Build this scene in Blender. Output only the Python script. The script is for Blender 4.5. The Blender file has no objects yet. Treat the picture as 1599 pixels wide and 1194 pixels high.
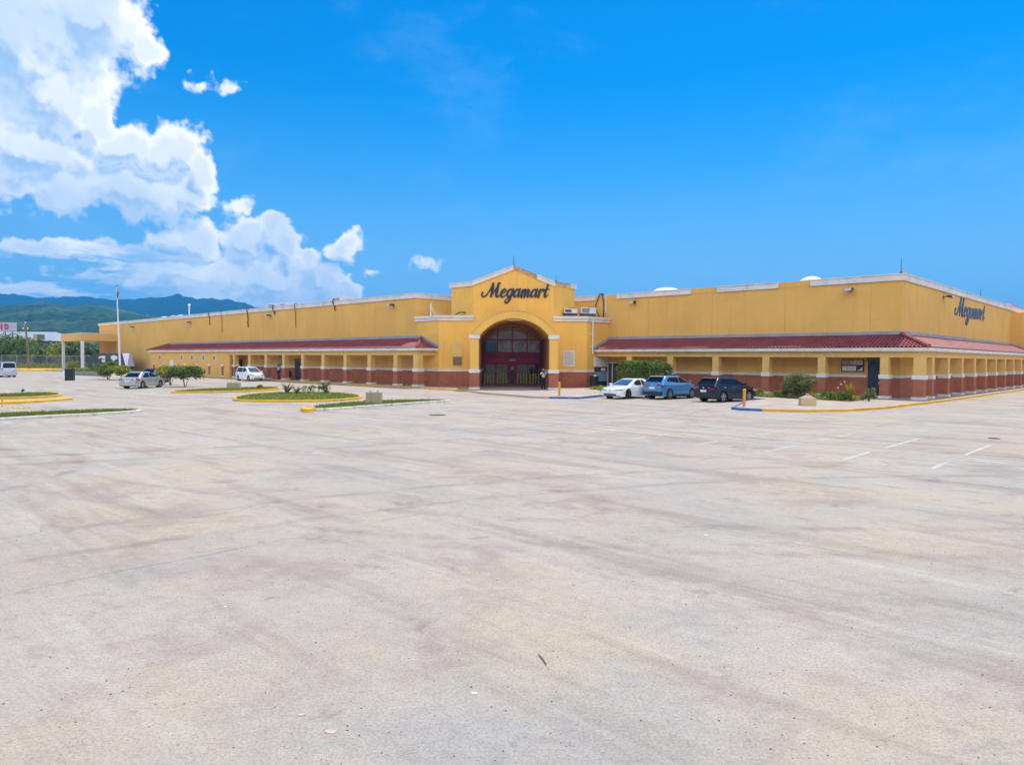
import bpy, bmesh, math, random
from mathutils import Vector, Matrix, Quaternion
random.seed(7)
SC = bpy.context.scene
COL = SC.collection
R = math.radians

# ------------------------------------------------------------------ camera
F = 1107.0 / 1599.0
HC = 2.73
PITCH = math.atan(36 / 1107.0)
ROLL = math.atan(0.0068)
fwd = Vector((0, math.cos(PITCH), -math.sin(PITCH)))
r0 = Vector((1, 0, 0))
u0 = r0.cross(fwd)
RT = r0 * math.cos(ROLL) + u0 * math.sin(ROLL)
UP = u0 * math.cos(ROLL) - r0 * math.sin(ROLL)
cd = bpy.data.cameras.new('camera')
cam = bpy.data.objects.new('camera', cd)
COL.objects.link(cam)
cd.sensor_fit = 'HORIZONTAL'
cd.sensor_width = 36.0
cd.lens = 36.0 * F
cd.clip_start = 0.1
cd.clip_end = 20000
cam.matrix_world = Matrix(((RT.x, UP.x, -fwd.x, 0), (RT.y, UP.y, -fwd.y, 0), (RT.z, UP.z, -fwd.z, HC), (0, 0, 0, 1)))
SC.camera = cam

# ------------------------------------------------------------------ light, exposure
SUN_EL, SUN_ROT = R(68), math.atan2(0.60, 0.80)
SKY_STRENGTH = 0.125
SUN_STRENGTH = 3.5
EXPOSURE = 0.33
SKY_SAT = 1.75
SC.view_settings.view_transform = 'Standard'
SC.view_settings.look = 'None'
SC.view_settings.exposure = EXPOSURE
SC.view_settings.gamma = 1.0
SC.cycles.use_denoising = True
SC.cycles.max_bounces = 8
SC.cycles.diffuse_bounces = 4
SC.cycles.glossy_bounces = 4
SC.cycles.transmission_bounces = 6
SC.cycles.transparent_max_bounces = 12
SC.cycles.volume_bounces = 0
SC.cycles.caustics_reflective = False
SC.cycles.caustics_refractive = False

ld = bpy.data.lights.new('sun', 'SUN')
ld.energy = SUN_STRENGTH
ld.angle = R(0.53)
ld.color = (1.0, 0.93, 0.82)
sun = bpy.data.objects.new('sun', ld)
COL.objects.link(sun)
sdir = Vector((math.cos(SUN_EL) * math.sin(SUN_ROT), math.cos(SUN_EL) * math.cos(SUN_ROT), math.sin(SUN_EL)))
sun.rotation_euler = sdir.to_track_quat('Z', 'Y').to_euler()
sun.location = (60, 80, 200)


class NT:
    """tiny helper for writing node trees"""
    def __init__(s, tree):
        s.t = tree
    def n(s, kind, **kw):
        nd = s.t.nodes.new(kind)
        for k, v in kw.items():
            setattr(nd, k, v)
        return nd
    def put(s, sock, v):
        if isinstance(v, bpy.types.NodeSocket):
            s.t.links.new(v, sock)
        elif v is not None:
            sock.default_value = v
    def m(s, op, a, b=None, c=None, clamp=False):
        nd = s.n('ShaderNodeMath', operation=op, use_clamp=clamp)
        for i, v in enumerate((a, b, c)):
            s.put(nd.inputs[i], v)
        return nd.outputs[0]
    def vm(s, op, a, b=None):
        nd = s.n('ShaderNodeVectorMath', operation=op)
        s.put(nd.inputs[0], a)
        if b is not None:
            s.put(nd.inputs[3 if op == 'SCALE' else 1], b)
        return nd.outputs['Value'] if op in ('LENGTH', 'DOT_PRODUCT', 'DISTANCE') else nd.outputs[0]
    def sep(s, v):
        nd = s.n('ShaderNodeSeparateXYZ')
        s.put(nd.inputs[0], v)
        return nd.outputs
    def comb(s, x, y, z=0.0):
        nd = s.n('ShaderNodeCombineXYZ')
        for i, v in enumerate((x, y, z)):
            s.put(nd.inputs[i], v)
        return nd.outputs[0]
    def smooth(s, v, lo, hi, a=0.0, b=1.0):
        nd = s.n('ShaderNodeMapRange', interpolation_type='SMOOTHSTEP')
        s.put(nd.inputs[0], v)
        for i, x in enumerate((lo, hi, a, b)):
            s.put(nd.inputs[i + 1], x)
        return nd.outputs[0]
    def noise(s, vec, scale, detail=4, rough=0.55, out=0, dim='3D'):
        nd = s.n('ShaderNodeTexNoise', noise_dimensions=dim)
        s.put(nd.inputs['Vector'], vec)
        s.put(nd.inputs['Scale'], scale)
        s.put(nd.inputs['Detail'], detail)
        s.put(nd.inputs['Roughness'], rough)
        return nd.outputs[out]
    def mix(s, f, a, b, blend='MIX'):
        nd = s.n('ShaderNodeMix', data_type='RGBA', blend_type=blend)
        s.put(nd.inputs[0], f)
        for i, v in ((6, a), (7, b)):
            if isinstance(v, tuple) and len(v) == 3:
                v = v + (1,)
            s.put(nd.inputs[i], v)
        return nd.outputs[2]


# ------------------------------------------------------------------ sky with cumulus
def build_world():
    w = bpy.data.worlds.new('World')
    SC.world = w
    w.use_nodes = True
    t = w.node_tree
    t.nodes.clear()
    k = NT(t)
    sky = k.n('ShaderNodeTexSky', sky_type='NISHITA', sun_disc=False)
    sky.sun_elevation = SUN_EL
    sky.sun_rotation = SUN_ROT
    sky.altitude = 0
    sky.air_density = 1.0
    sky.dust_density = 0.6
    sky.ozone_density = 2.2
    hs = k.n('ShaderNodeHueSaturation')
    hs.inputs['Saturation'].default_value = SKY_SAT
    hs.inputs['Hue'].default_value = 0.495
    k.put(hs.inputs['Color'], sky.outputs[0])
    tint = k.mix(1.0, hs.outputs[0], (0.80, 1.0, 1.12), 'MULTIPLY')
    tc = k.n('ShaderNodeTexCoord')
    d = tc.outputs['Generated']
    x, y, z = k.sep(d)[0:3]
    az = k.m('ARCTAN2', x, y)
    el = k.m('ARCSINE', z)
    P0 = k.comb(az, el)
    # cloud lumps: azimuth and elevation, half width, half height (all in degrees)
    lumps = []
    for (px, py, rx, ry) in ((40, 60, 190, 120), (150, 25, 95, 60), (205, 55, 50, 42), (232, 92, 40, 34), (100, 150, 100, 70), (60, 240, 150, 70), (165, 190, 36, 40),
                             (205, 232, 48, 48), (250, 238, 60, 46), (298, 238, 42, 40), (322, 268, 26, 34), (225, 300, 110, 50), (305, 312, 42, 36), (90, 305, 110, 34),
                             (300, 372, 56, 36), (370, 324, 17, 15), (385, 372, 56, 38), (432, 362, 34, 30), (458, 386, 30, 28), (484, 408, 26, 22), (430, 425, 70, 30),
                             (505, 438, 40, 26), (546, 452, 20, 22), (370, 425, 90, 30), (270, 420, 90, 30), (190, 400, 120, 24), (70, 392, 90, 20), (60, 448, 150, 18), (210, 440, 120, 20),
                             (330, 458, 170, 30), (480, 466, 80, 24), (0, 470, 60, 14), (150, 468, 130, 16), (420, 440, 90, 34), (541, 389, 33, 29), (664, 412, 21, 7), (581, 432, 10, 5), (304, 126, 9, 9), (327, 133, 18, 7), (374, 143, 19, 13), (10, 325, 15, 8)):
        dx, dz = (px - 800) / 1107.0, (561 + (px - 800) * 0.0068 - py) / 1107.0
        lumps.append((math.degrees(math.atan(dx)), math.degrees(math.atan(dz / math.sqrt(1 + dx * dx))), math.degrees(rx / 1107.0 / (1 + dx * dx)), math.degrees(ry / 1107.0 / math.sqrt(1 + dx * dx))))
    lumps += [(-60, 22, 16, 12), (-82, 14, 14, 7), (75, 9, 16, 5), (178, 30, 60, 24), (-178, 30, 60, 24), (112, 26, 26, 17), (-118, 28, 28, 18)]  # the wide ones: unseen banks behind the camera, added to fill the shaded facades
    n1 = k.n('ShaderNodeTexNoise', noise_dimensions='2D')
    k.put(n1.inputs['Vector'], P0)
    for nm, v in (('Scale', 16.0), ('Detail', 4.0), ('Roughness', 0.55)):
        n1.inputs[nm].default_value = v
    wv = k.vm('SCALE', k.vm('SUBTRACT', n1.outputs[1], (0.5, 0.5, 0.5)), 0.055)

    def density(P):
        Q = k.vm('ADD', P, wv)
        f = None
        for (a, e, ra, re) in lumps:
            v = k.vm('MULTIPLY', k.vm('SUBTRACT', Q, (R(a), R(e), 0)), (1 / R(ra), 1 / R(re), 0))
            l = k.m('SUBTRACT', 1.0, k.vm('LENGTH', v))
            l = k.m('MULTIPLY', l, min(1.0, (max(re, ra * 0.3) / 2.6) ** 0.30) * (0.5 if re < 0.9 and ra < 1.2 else 1.0))
            if f is None:
                f = l
            else:
                nd = k.n('ShaderNodeMath', operation='SMOOTH_MAX')
                k.put(nd.inputs[0], f); k.put(nd.inputs[1], l); nd.inputs[2].default_value = 0.12
                f = nd.outputs[0]
        nz = k.noise(P, 24.0, 7, 0.58, 0, '2D')
        vo = k.n('ShaderNodeTexVoronoi', feature='F1', voronoi_dimensions='2D')
        k.put(vo.inputs['Vector'], k.vm('ADD', P, k.vm('SCALE', wv, 0.5)))
        vo.inputs['Scale'].default_value = 34.0
        v2 = k.n('ShaderNodeTexVoronoi', feature='F1', voronoi_dimensions='2D')
        k.put(v2.inputs['Vector'], k.vm('ADD', P, k.vm('SCALE', wv, 0.25)))
        v2.inputs['Scale'].default_value = 92.0
        f = k.m('ADD', f, k.m('MULTIPLY', k.m('SUBTRACT', nz, 0.5), 0.62))
        f = k.m('SUBTRACT', f, k.m('MULTIPLY', v2.outputs['Distance'], 0.13))
        return k.m('SUBTRACT', f, k.m('MULTIPLY', vo.outputs['Distance'], 0.26))
    f0 = k.m('ADD', density(P0), 0.15)
    f1 = k.m('ADD', density(k.vm('ADD', P0, (0.012, 0.026, 0))), 0.15)
    frayed = k.m('ADD', f0, k.m('MULTIPLY', k.m('SUBTRACT', k.noise(P0, 120.0, 5, 0.65, 0, '2D'), 0.5), 0.22))
    mask = k.smooth(frayed, -0.06, 0.26)
    bill = k.smooth(k.m('SUBTRACT', f0, f1), -0.26, 0.24)
    rim = k.smooth(f0, 0.62, 0.06)
    big = k.noise(P0, 9.0, 4, 0.55, 0, '2D')
    lit = k.m('ADD', k.m('MULTIPLY', rim, 0.50), k.m('MULTIPLY', bill, 0.62))
    lit = k.m('MULTIPLY', lit, k.smooth(big, 0.30, 0.60, 0.62, 1.12), clamp=True)
    low = k.smooth(el, R(1.5), R(9.0), 0.35, 1.0)
    core = k.m('SUBTRACT', 1.0, lit)
    # the added banks behind the camera are whitened to fill the shaded facades
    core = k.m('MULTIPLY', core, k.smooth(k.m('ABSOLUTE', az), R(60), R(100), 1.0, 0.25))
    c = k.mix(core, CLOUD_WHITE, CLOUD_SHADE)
    c = k.vm('SCALE', c, k.smooth(k.m('ABSOLUTE', az), R(60), R(110), 1.0, 1.75))  # unseen clouds brightened further as added fill light
    # low wisps and breaks between the layers near the horizon
    st = k.noise(k.vm('MULTIPLY', P0, (7, 42, 1)), 1.0, 5, 0.6, 0, '2D')
    band = k.m('MULTIPLY', k.smooth(el, R(9.5), R(6.0)), k.smooth(az, R(-21), R(-30)))
    mask = k.m('MULTIPLY', mask, k.m('SUBTRACT', 1.0, k.m('MULTIPLY', band, k.smooth(st, 0.56, 0.40))))
    mask = k.m('MULTIPLY', mask, k.smooth(el, R(-1), R(0.8), 0.3, 1.0))
    haze_low = k.smooth(el, R(22), R(1), 0.0, 0.8)
    base = k.mix(haze_low, tint, HORIZON)
    thin = k.noise(k.vm('MULTIPLY', P0, (3.0, 7.0, 1.0)), 1.0, 7, 0.68, 0, '2D')
    base = k.mix(k.smooth(thin, 0.50, 0.80, 0.0, 0.11), base, (3.6, 5.0, 7.2))
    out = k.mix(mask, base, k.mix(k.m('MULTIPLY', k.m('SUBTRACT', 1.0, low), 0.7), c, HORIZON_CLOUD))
    bg = k.n('ShaderNodeBackground')
    k.put(bg.inputs[0], out)
    bg.inputs[1].default_value = SKY_STRENGTH
    o = k.n('ShaderNodeOutputWorld')
    t.links.new(bg.outputs[0], o.inputs[0])
    w.cycles.sampling_method = 'MANUAL'
    w.cycles.sample_map_resolution = 512


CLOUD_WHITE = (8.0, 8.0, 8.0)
CLOUD_SHADE = (2.7, 4.2, 6.2)
HORIZON = (1.5, 3.4, 6.1)
HORIZON_CLOUD = (5.4, 6.6, 7.6)
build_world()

# ------------------------------------------------------------------ frames and mesh helpers
AL = R(45.9)
A = Vector((math.sin(AL), -math.cos(AL), 0))      # along the long facades
B = Vector((math.cos(AL), math.sin(AL), 0))       # into the store
PHI = AL - R(90)
WALK = 0.13


def W(a, b, z=0.0):
    return A * a + B * b + Vector((0, 0, z))


def pix(px, py):
    return fwd + RT * ((px - 799.5) / 1107.0) - UP * ((py - 597.0) / 1107.0)


def G(px, py, z=0.0):
    d = pix(px, py)
    t = (z - HC) / d.z
    return Vector((d.x * t, d.y * t, z))


def on_b(px, py, b):
    d = pix(px, py)
    t = (b - 0.0) / d.dot(B)
    p = Vector((0, 0, HC)) + d * t
    return p.dot(A), p.z - WALK


def on_a(px, py, a):
    d = pix(px, py)
    t = a / d.dot(A)
    p = Vector((0, 0, HC)) + d * t
    return p.dot(B), p.z - WALK


def on_y(px, py, y):
    d = pix(px, py)
    t = y / d.y
    return Vector((0, 0, HC)) + d * t


class MB:
    def __init__(s):
        s.v = []
        s.f = []
        s.m = []
        s.mi = 0
    def face(s, pts):
        i = len(s.v)
        s.v.extend([tuple(p) for p in pts])
        s.f.append(tuple(range(i, i + len(pts))))
        s.m.append(s.mi)
    def add(s, vs, fs):
        i = len(s.v)
        s.v.extend([tuple(p) for p in vs])
        for f in fs:
            s.f.append(tuple(j + i for j in f))
            s.m.append(s.mi)
    def box(s, x0, x1, y0, y1, z0, z1):
        x0, x1 = min(x0, x1), max(x0, x1)
        y0, y1 = min(y0, y1), max(y0, y1)
        s.add([(x0, y0, z0), (x1, y0, z0), (x1, y1, z0), (x0, y1, z0), (x0, y0, z1), (x1, y0, z1), (x1, y1, z1), (x0, y1, z1)],
              [(3, 2, 1, 0), (4, 5, 6, 7), (0, 1, 5, 4), (1, 2, 6, 5), (2, 3, 7, 6), (3, 0, 4, 7)])
        return s
    def prism(s, poly, z0, z1, top=None):
        """poly: list of (x, y), counter clockwise; z may be a number or a function of the index"""
        n = len(poly)
        vs = [(p[0], p[1], z0) for p in poly] + [(p[0], p[1], z1) for p in (top or poly)]
        fs = [tuple(reversed(range(n))), tuple(range(n, 2 * n))]
        fs += [(i, (i + 1) % n, n + (i + 1) % n, n + i) for i in range(n)]
        s.add(vs, fs)
        return s
    def band(s, path, off0, off1, z0, z1, closed=False):
        """a strip with a rectangular section following path (list of (x, y)); off0..off1 to the right of travel"""
        n = len(path)
        P = [Vector((p[0], p[1])) for p in path]
        rows = []
        for i in range(n):
            if closed:
                a, b = P[i] - P[i - 1], P[(i + 1) % n] - P[i]
            else:
                a = P[i] - P[i - 1] if i > 0 else P[1] - P[0]
                b = P[i + 1] - P[i] if i < n - 1 else P[i] - P[i - 1]
            a.normalize(); b.normalize()
            na, nb = Vector((a.y, -a.x)), Vector((b.y, -b.x))
            m = na + nb
            m = m / max(0.2, m.dot(na)) if m.length > 1e-6 else na
            rows.append((P[i] + m * off0, P[i] + m * off1))
        vs, fs = [], []
        for (p, q) in rows:
            vs += [(p.x, p.y, z0), (q.x, q.y, z0), (q.x, q.y, z1), (p.x, p.y, z1)]
        m_ = n if closed else n - 1
        for i in range(m_):
            o, q = 4 * i, 4 * ((i + 1) % n)
            for j in range(4):
                fs.append((o + j, o + (j + 1) % 4, q + (j + 1) % 4, q + j))
        if not closed:
            fs += [(3, 2, 1, 0), (4 * n - 4, 4 * n - 3, 4 * n - 2, 4 * n - 1)]
        s.add(vs, fs)
        return s
    def tube(s, path, rad, seg=8, cap=True):
        P = [Vector(p) for p in path]
        n = len(P)
        rs = rad if isinstance(rad, (list, tuple)) else [rad] * n
        vs, fs = [], []
        ref = None
        for i in range(n):
            t = (P[min(i + 1, n - 1)] - P[max(i - 1, 0)])
            t = t.normalized() if t.length > 1e-9 else Vector((0, 0, 1))
            if ref is None:
                ref = t.orthogonal().normalized()
            ref = (ref - t * ref.dot(t))
            ref = ref.normalized() if ref.length > 1e-6 else t.orthogonal().normalized()
            bn = t.cross(ref)
            for j in range(seg):
                a = 2 * math.pi * j / seg
                vs.append(P[i] + ref * (rs[i] * math.cos(a)) + bn * (rs[i] * math.sin(a)))
        for i in range(n - 1):
            for j in range(seg):
                k2 = (j + 1) % seg
                fs.append((i * seg + j, i * seg + k2, (i + 1) * seg + k2, (i + 1) * seg + j))
        if cap:
            fs.append(tuple(reversed(range(seg))))
            fs.append(tuple(range((n - 1) * seg, n * seg)))
        s.add(vs, fs)
        return s
    def lathe(s, prof, seg=16, axis='z', c=(0, 0, 0), cap=True):
        """prof: (radius, height) pairs"""
        vs, fs = [], []
        for (r_, h) in prof:
            for j in range(seg):
                a = 2 * math.pi * j / seg
                p = (r_ * math.cos(a), r_ * math.sin(a), h)
                if axis == 'y':
                    p = (p[0], p[2], p[1])
                elif axis == 'x':
                    p = (p[2], p[0], p[1])
                vs.append((p[0] + c[0], p[1] + c[1], p[2] + c[2]))
        n = len(prof)
        for i in range(n - 1):
            for j in range(seg):
                k2 = (j + 1) % seg
                fs.append((i * seg + j, i * seg + k2, (i + 1) * seg + k2, (i + 1) * seg + j))
        if cap:
            fs.append(tuple(reversed(range(seg))))
            fs.append(tuple(range((n - 1) * seg, n * seg)))
        s.add(vs, fs)
        return s
    def xf(s, M):
        s.v = [tuple(M @ Vector(p)) for p in s.v]
        return s
    def build(s, name, mats, parent=None, loc=(0, 0, 0), rotz=0.0, smooth=None, fix=True, bevel=0):
        me = bpy.data.meshes.new(name)
        me.from_pydata(s.v, [], s.f)
        if not isinstance(mats, (list, tuple)):
            mats = [mats]
        for m in mats:
            me.materials.append(m)
        if len(mats) > 1:
            me.polygons.foreach_set('material_index', s.m)
        if fix:
            bm = bmesh.new()
            bm.from_mesh(me)
            if smooth is not None:
                bmesh.ops.remove_doubles(bm, verts=bm.verts, dist=1e-5)
            bmesh.ops.recalc_face_normals(bm, faces=bm.faces)
            bm.to_mesh(me)
            bm.free()
        if smooth is not None:
            me.polygons.foreach_set('use_smooth', [True] * len(me.polygons))
            if smooth < 180:
                me.set_sharp_from_angle(angle=R(smooth))
        me.update()
        o = bpy.data.objects.new(name, me)
        COL.objects.link(o)
        o.location = loc
        o.rotation_euler = (0, 0, rotz)
        if parent is not None:
            o.parent = parent
        if bevel:
            b = o.modifiers.new('bevel', 'BEVEL')
            b.width = bevel
            b.segments = 2
            b.limit_method = 'ANGLE'
            b.angle_limit = R(40)
        return o


def tag(o, label=None, cat=None, group=None, kind=None):
    if label: o['label'] = label
    if cat: o['category'] = cat
    if group: o['group'] = group
    if kind: o['kind'] = kind
    return o


def empty(name, loc, rotz=0.0):
    o = bpy.data.objects.new(name, None)
    COL.objects.link(o)
    o.location = loc
    o.rotation_euler = (0, 0, rotz)
    o.empty_display_size = 0.3
    return o


def copy_tree(o, parent=None):
    c = o.copy()
    COL.objects.link(c)
    if parent is not None:
        c.parent = parent
        c.matrix_parent_inverse = o.matrix_parent_inverse.copy()
    for ch in list(o.children):
        copy_tree(ch, c)
    return c


# ------------------------------------------------------------------ materials
def new_mat(name):
    m = bpy.data.materials.new(name)
    m.use_nodes = True
    t = m.node_tree
    t.nodes.clear()
    k = NT(t)
    p = k.n('ShaderNodeBsdfPrincipled')
    o = k.n('ShaderNodeOutputMaterial')
    t.links.new(p.outputs[0], o.inputs[0])
    return m, k, p


def simple(name, col, rough=0.6, var=0.12, scale=3.0, metal=0.0, bump=0.0, bscale=60.0, spec=0.4, coat=0.0, dirt=None):
    """one colour with a soft mottle, optional bump and dirt blotches"""
    m, k, p = new_mat(name)
    tc = k.n('ShaderNodeTexCoord')
    ob = tc.outputs['Object']
    n = k.noise(ob, scale, 5, 0.6)
    d = tuple(max(0.0, c * (1 - var)) for c in col)
    l = tuple(min(1.0, c * (1 + var)) for c in col)
    c = k.mix(k.smooth(n, 0.3, 0.7), d, l)
    if dirt:
        n2 = k.noise(ob, dirt[1], 6, 0.65)
        c = k.mix(k.m('MULTIPLY', k.smooth(n2, 0.5, 0.72), dirt[2]), c, dirt[0])
    k.put(p.inputs['Base Color'], c)
    p.inputs['Roughness'].default_value = rough
    p.inputs['Metallic'].default_value = metal
    p.inputs['Specular IOR Level'].default_value = spec
    p.inputs['Coat Weight'].default_value = coat
    p.inputs['Coat Roughness'].default_value = 0.04
    if bump:
        b = k.n('ShaderNodeBump')
        b.inputs['Strength'].default_value = bump
        b.inputs['Distance'].default_value = 0.02
        k.put(b.inputs['Height'], k.noise(ob, bscale, 3, 0.6))
        k.put(p.inputs['Normal'], b.outputs[0])
    return m


def facade_uv(k):
    """(along, height) on upright faces of the building, in metres"""
    tc = k.n('ShaderNodeTexCoord')
    ob = tc.outputs['Object']
    ge = k.n('ShaderNodeNewGeometry')
    vt = k.n('ShaderNodeVectorTransform', vector_type='NORMAL', convert_from='WORLD', convert_to='OBJECT')
    k.put(vt.inputs[0], ge.outputs['True Normal'])
    nx, ny, nz = k.sep(vt.outputs[0])[0:3]
    x, y, z = k.sep(ob)[0:3]
    u = k.m('ADD', k.m('MULTIPLY', x, k.m('ABSOLUTE', ny)), k.m('MULTIPLY', y, k.m('ABSOLUTE', nx)))
    return ob, u, z


def wall_paint(name, col, joints=True):
    m, k, p = new_mat(name)
    ob, u, z = facade_uv(k)
    n = k.noise(ob, 0.35, 6, 0.6)
    c = k.mix(k.smooth(n, 0.3, 0.7), tuple(x * 0.93 for x in col), tuple(min(1, x * 1.05) for x in col))
    # weather runs down the wall
    st = k.noise(k.comb(k.m('MULTIPLY', u, 2.4), k.m('MULTIPLY', z, 0.16)), 1.0, 5, 0.65)
    c = k.mix(k.m('MULTIPLY', k.smooth(st, 0.50, 0.74), 0.32), c, tuple(x * 0.62 for x in col))
    st2 = k.noise(k.comb(k.m('MULTIPLY', u, 5.5), k.m('MULTIPLY', z, 0.3)), 1.0, 4, 0.6)
    c = k.mix(k.m('MULTIPLY', k.smooth(st2, 0.6, 0.8), 0.18), c, (0.75, 0.62, 0.42))
    # old roller patches
    pn = k.noise(k.comb(k.m('MULTIPLY', u, 0.8), k.m('MULTIPLY', z, 0.9)), 1.0, 2, 0.5)
    c = k.mix(k.m('MULTIPLY', k.smooth(pn, 0.55, 0.6), 0.10), c, tuple(min(1, x * 1.15) for x in col))
    # panel joints
    fr = k.m('FRACT', k.m('DIVIDE', k.m('ADD', u, 300.0 - 0.9), 6.45))
    if joints:
        j = k.m('LESS_THAN', fr, 0.008)
        c = k.mix(k.m('MULTIPLY', j, 0.4), c, tuple(x * 0.5 for x in col))
    k.put(p.inputs['Base Color'], c)
    p.inputs['Roughness'].default_value = 0.85
    p.inputs['Specular IOR Level'].default_value = 0.2
    b = k.n('ShaderNodeBump')
    b.inputs['Strength'].default_value = 0.35
    b.inputs['Distance'].default_value = 0.015
    k.put(b.inputs['Height'], k.noise(ob, 22.0, 5, 0.7))
    k.put(p.inputs['Normal'], b.outputs[0])
    return m


def brickwork(name, c1, c2, mortar):
    m, k, p = new_mat(name)
    ob, u, z = facade_uv(k)
    br = k.n('ShaderNodeTexBrick')
    k.put(br.inputs['Vector'], k.comb(u, z))
    br.inputs['Scale'].default_value = 1.0
    br.inputs['Brick Width'].default_value = 0.24
    br.inputs['Row Height'].default_value = 0.085
    br.inputs['Mortar Size'].default_value = 0.008
    br.inputs['Color1'].default_value = c1 + (1,)
    br.inputs['Color2'].default_value = c2 + (1,)
    br.inputs['Mortar'].default_value = mortar + (1,)
    n = k.noise(ob, 1.1, 6, 0.65)
    c = k.mix(k.smooth(n, 0.45, 0.75), br.outputs[0], tuple(x * 0.7 for x in c1))
    n2 = k.noise(ob, 2.6, 5, 0.6)
    c = k.mix(k.m('MULTIPLY', k.smooth(n2, 0.6, 0.8), 0.35), c, (0.45, 0.25, 0.17))
    k.put(p.inputs['Base Color'], c)
    p.inputs['Roughness'].default_value = 0.8
    b = k.n('ShaderNodeBump')
    b.inputs['Strength'].default_value = 0.5
    b.inputs['Distance'].default_value = 0.01
    b.invert = True
    k.put(b.inputs['Height'], br.outputs[1])
    k.put(p.inputs['Normal'], b.outputs[0])
    return m


def asphalt():
    m, k, p = new_mat('worn_pale_asphalt')
    tc = k.n('ShaderNodeTexCoord')
    P = tc.outputs['Object']
    x, y, z = k.sep(P)[0:3]
    # rotate into the building's grid
    ca, sa = math.cos(PHI), math.sin(PHI)
    u = k.m('ADD', k.m('MULTIPLY', x, ca), k.m('MULTIPLY', y, sa))
    v = k.m('SUBTRACT', k.m('MULTIPLY', y, ca), k.m('MULTIPLY', x, sa))
    warp = k.vm('SCALE', k.vm('SUBTRACT', k.noise(P, 0.25, 4, 0.6, 1), (0.5, 0.5, 0.5)), 2.2)
    Pw = k.vm('ADD', P, warp)
    c = k.mix(k.smooth(k.noise(Pw, 0.16, 6, 0.62), 0.32, 0.66), G_GREY, G_PALE)
    c = k.mix(k.m('MULTIPLY', k.smooth(k.noise(Pw, 0.21, 7, 0.68), 0.44, 0.63), 0.95), c, G_TAN)
    c = k.mix(k.m('MULTIPLY', k.smooth(k.noise(k.vm('ADD', Pw, (31, 7, 0)), 0.27, 5, 0.62), 0.53, 0.72), 0.75), c, G_BLUE)
    c = k.mix(k.m('MULTIPLY', k.smooth(k.noise(k.vm('ADD', Pw, (91, 27, 0)), 0.45, 7, 0.72), 0.48, 0.68), 0.8), c, G_MAUVE)
    # drawn out wear along the driving lanes
    w1 = k.noise(k.comb(k.m('MULTIPLY', u, 0.10), k.m('MULTIPLY', v, 0.85)), 1.0, 8, 0.70)
    c = k.mix(k.m('MULTIPLY', k.smooth(w1, 0.48, 0.68), 0.62), c, G_DARK)
    w2 = k.noise(k.comb(k.m('ADD', k.m('MULTIPLY', u, 0.16), 40.0), k.m('MULTIPLY', v, 1.3)), 1.0, 7, 0.68)
    c = k.mix(k.m('MULTIPLY', k.smooth(w2, 0.52, 0.72), 0.6), c, G_LIGHT)
    # dark scuffed spots, some bare stone showing
    sp = k.noise(k.vm('ADD', Pw, (13, 53, 0)), 0.95, 8, 0.76)
    c = k.mix(k.m('MULTIPLY', k.smooth(sp, 0.56, 0.70), 0.6), c, (0.20, 0.17, 0.15))
    sp2 = k.noise(k.vm('ADD', P, (3, 71, 0)), 2.6, 7, 0.78)
    c = k.mix(k.m('MULTIPLY', k.smooth(sp2, 0.60, 0.70), 0.5), c, (0.19, 0.16, 0.14))
    # fine patchiness at hand size
    c = k.mix(k.smooth(k.noise(P, 6.0, 6, 0.75), 0.35, 0.65, 0.0, 0.5), c, k.mix(1.0, c, (0.80, 0.79, 0.78), 'MULTIPLY'))
    # tyre tracks: curved thin bands
    def ring(cx, cy, r_, wdt, s):
        q = k.vm('LENGTH', k.vm('SUBTRACT', k.comb(x, y), (cx, cy, 0)))
        q = k.m('ADD', q, k.m('MULTIPLY', k.m('SUBTRACT', k.noise(P, 0.6, 4, 0.6), 0.5), 0.5))
        b_ = k.m('SUBTRACT', 1.0, k.m('DIVIDE', k.m('ABSOLUTE', k.m('SUBTRACT', q, r_)), wdt), clamp=True)
        return k.m('MULTIPLY', k.m('MULTIPLY', b_, s), k.smooth(k.noise(P, 0.8, 4, 0.7), 0.35, 0.65))
    for (cx, cy, r_, wdt, s) in ((-13.6, 7.2, 5.6, 0.35, 0.9), (-15.5, 15.5, 5.2, 0.3, 0.8), (12, -9, 26.0, 0.22, 0.55), (12, -9, 27.7, 0.22, 0.5),
                                 (-30, 60, 44.0, 0.25, 0.5), (-30, 60, 45.7, 0.25, 0.5), (40, 60, 47, 0.3, 0.5), (6, 40, 28.5, 0.25, 0.45), (6, 40, 30.1, 0.25, 0.45)):
        c = k.mix(ring(cx, cy, r_, wdt, s), c, (0.205, 0.172, 0.145))
    # construction seams and thin cracks
    for (q, period, off) in ((v, 11.5, 2.2), (u, 17.0, 5.3)):
        qq = k.m('ADD', q, k.m('MULTIPLY', k.m('SUBTRACT', k.noise(P, 0.7, 4, 0.6), 0.5), 0.22))
        fr = k.m('ABSOLUTE', k.m('SUBTRACT', k.m('FRACT', k.m('DIVIDE', k.m('ADD', qq, 200.0 + off), period)), 0.5))
        c = k.mix(k.m('MULTIPLY', k.m('LESS_THAN', fr, 0.0016), k.smooth(k.noise(P, 0.4, 3, 0.6), 0.4, 0.6, 0.0, 0.45)), c, (0.16, 0.15, 0.145))
    # aggregate
    ag = k.noise(P, 38.0, 3, 0.75)
    ag2 = k.noise(P, 120.0, 2, 0.7)
    c = k.mix(k.smooth(ag, 0.30, 0.60, 0.0, 0.9), k.mix(1.0, c, (0.84, 0.83, 0.82), 'MULTIPLY'), k.mix(1.0, c, (1.22, 1.215, 1.21), 'MULTIPLY'))
    c = k.mix(k.smooth(ag2, 0.52, 0.68, 0.0, 0.8), c, k.mix(1.0, c, (0.62, 0.60, 0.59), 'MULTIPLY'))
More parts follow.
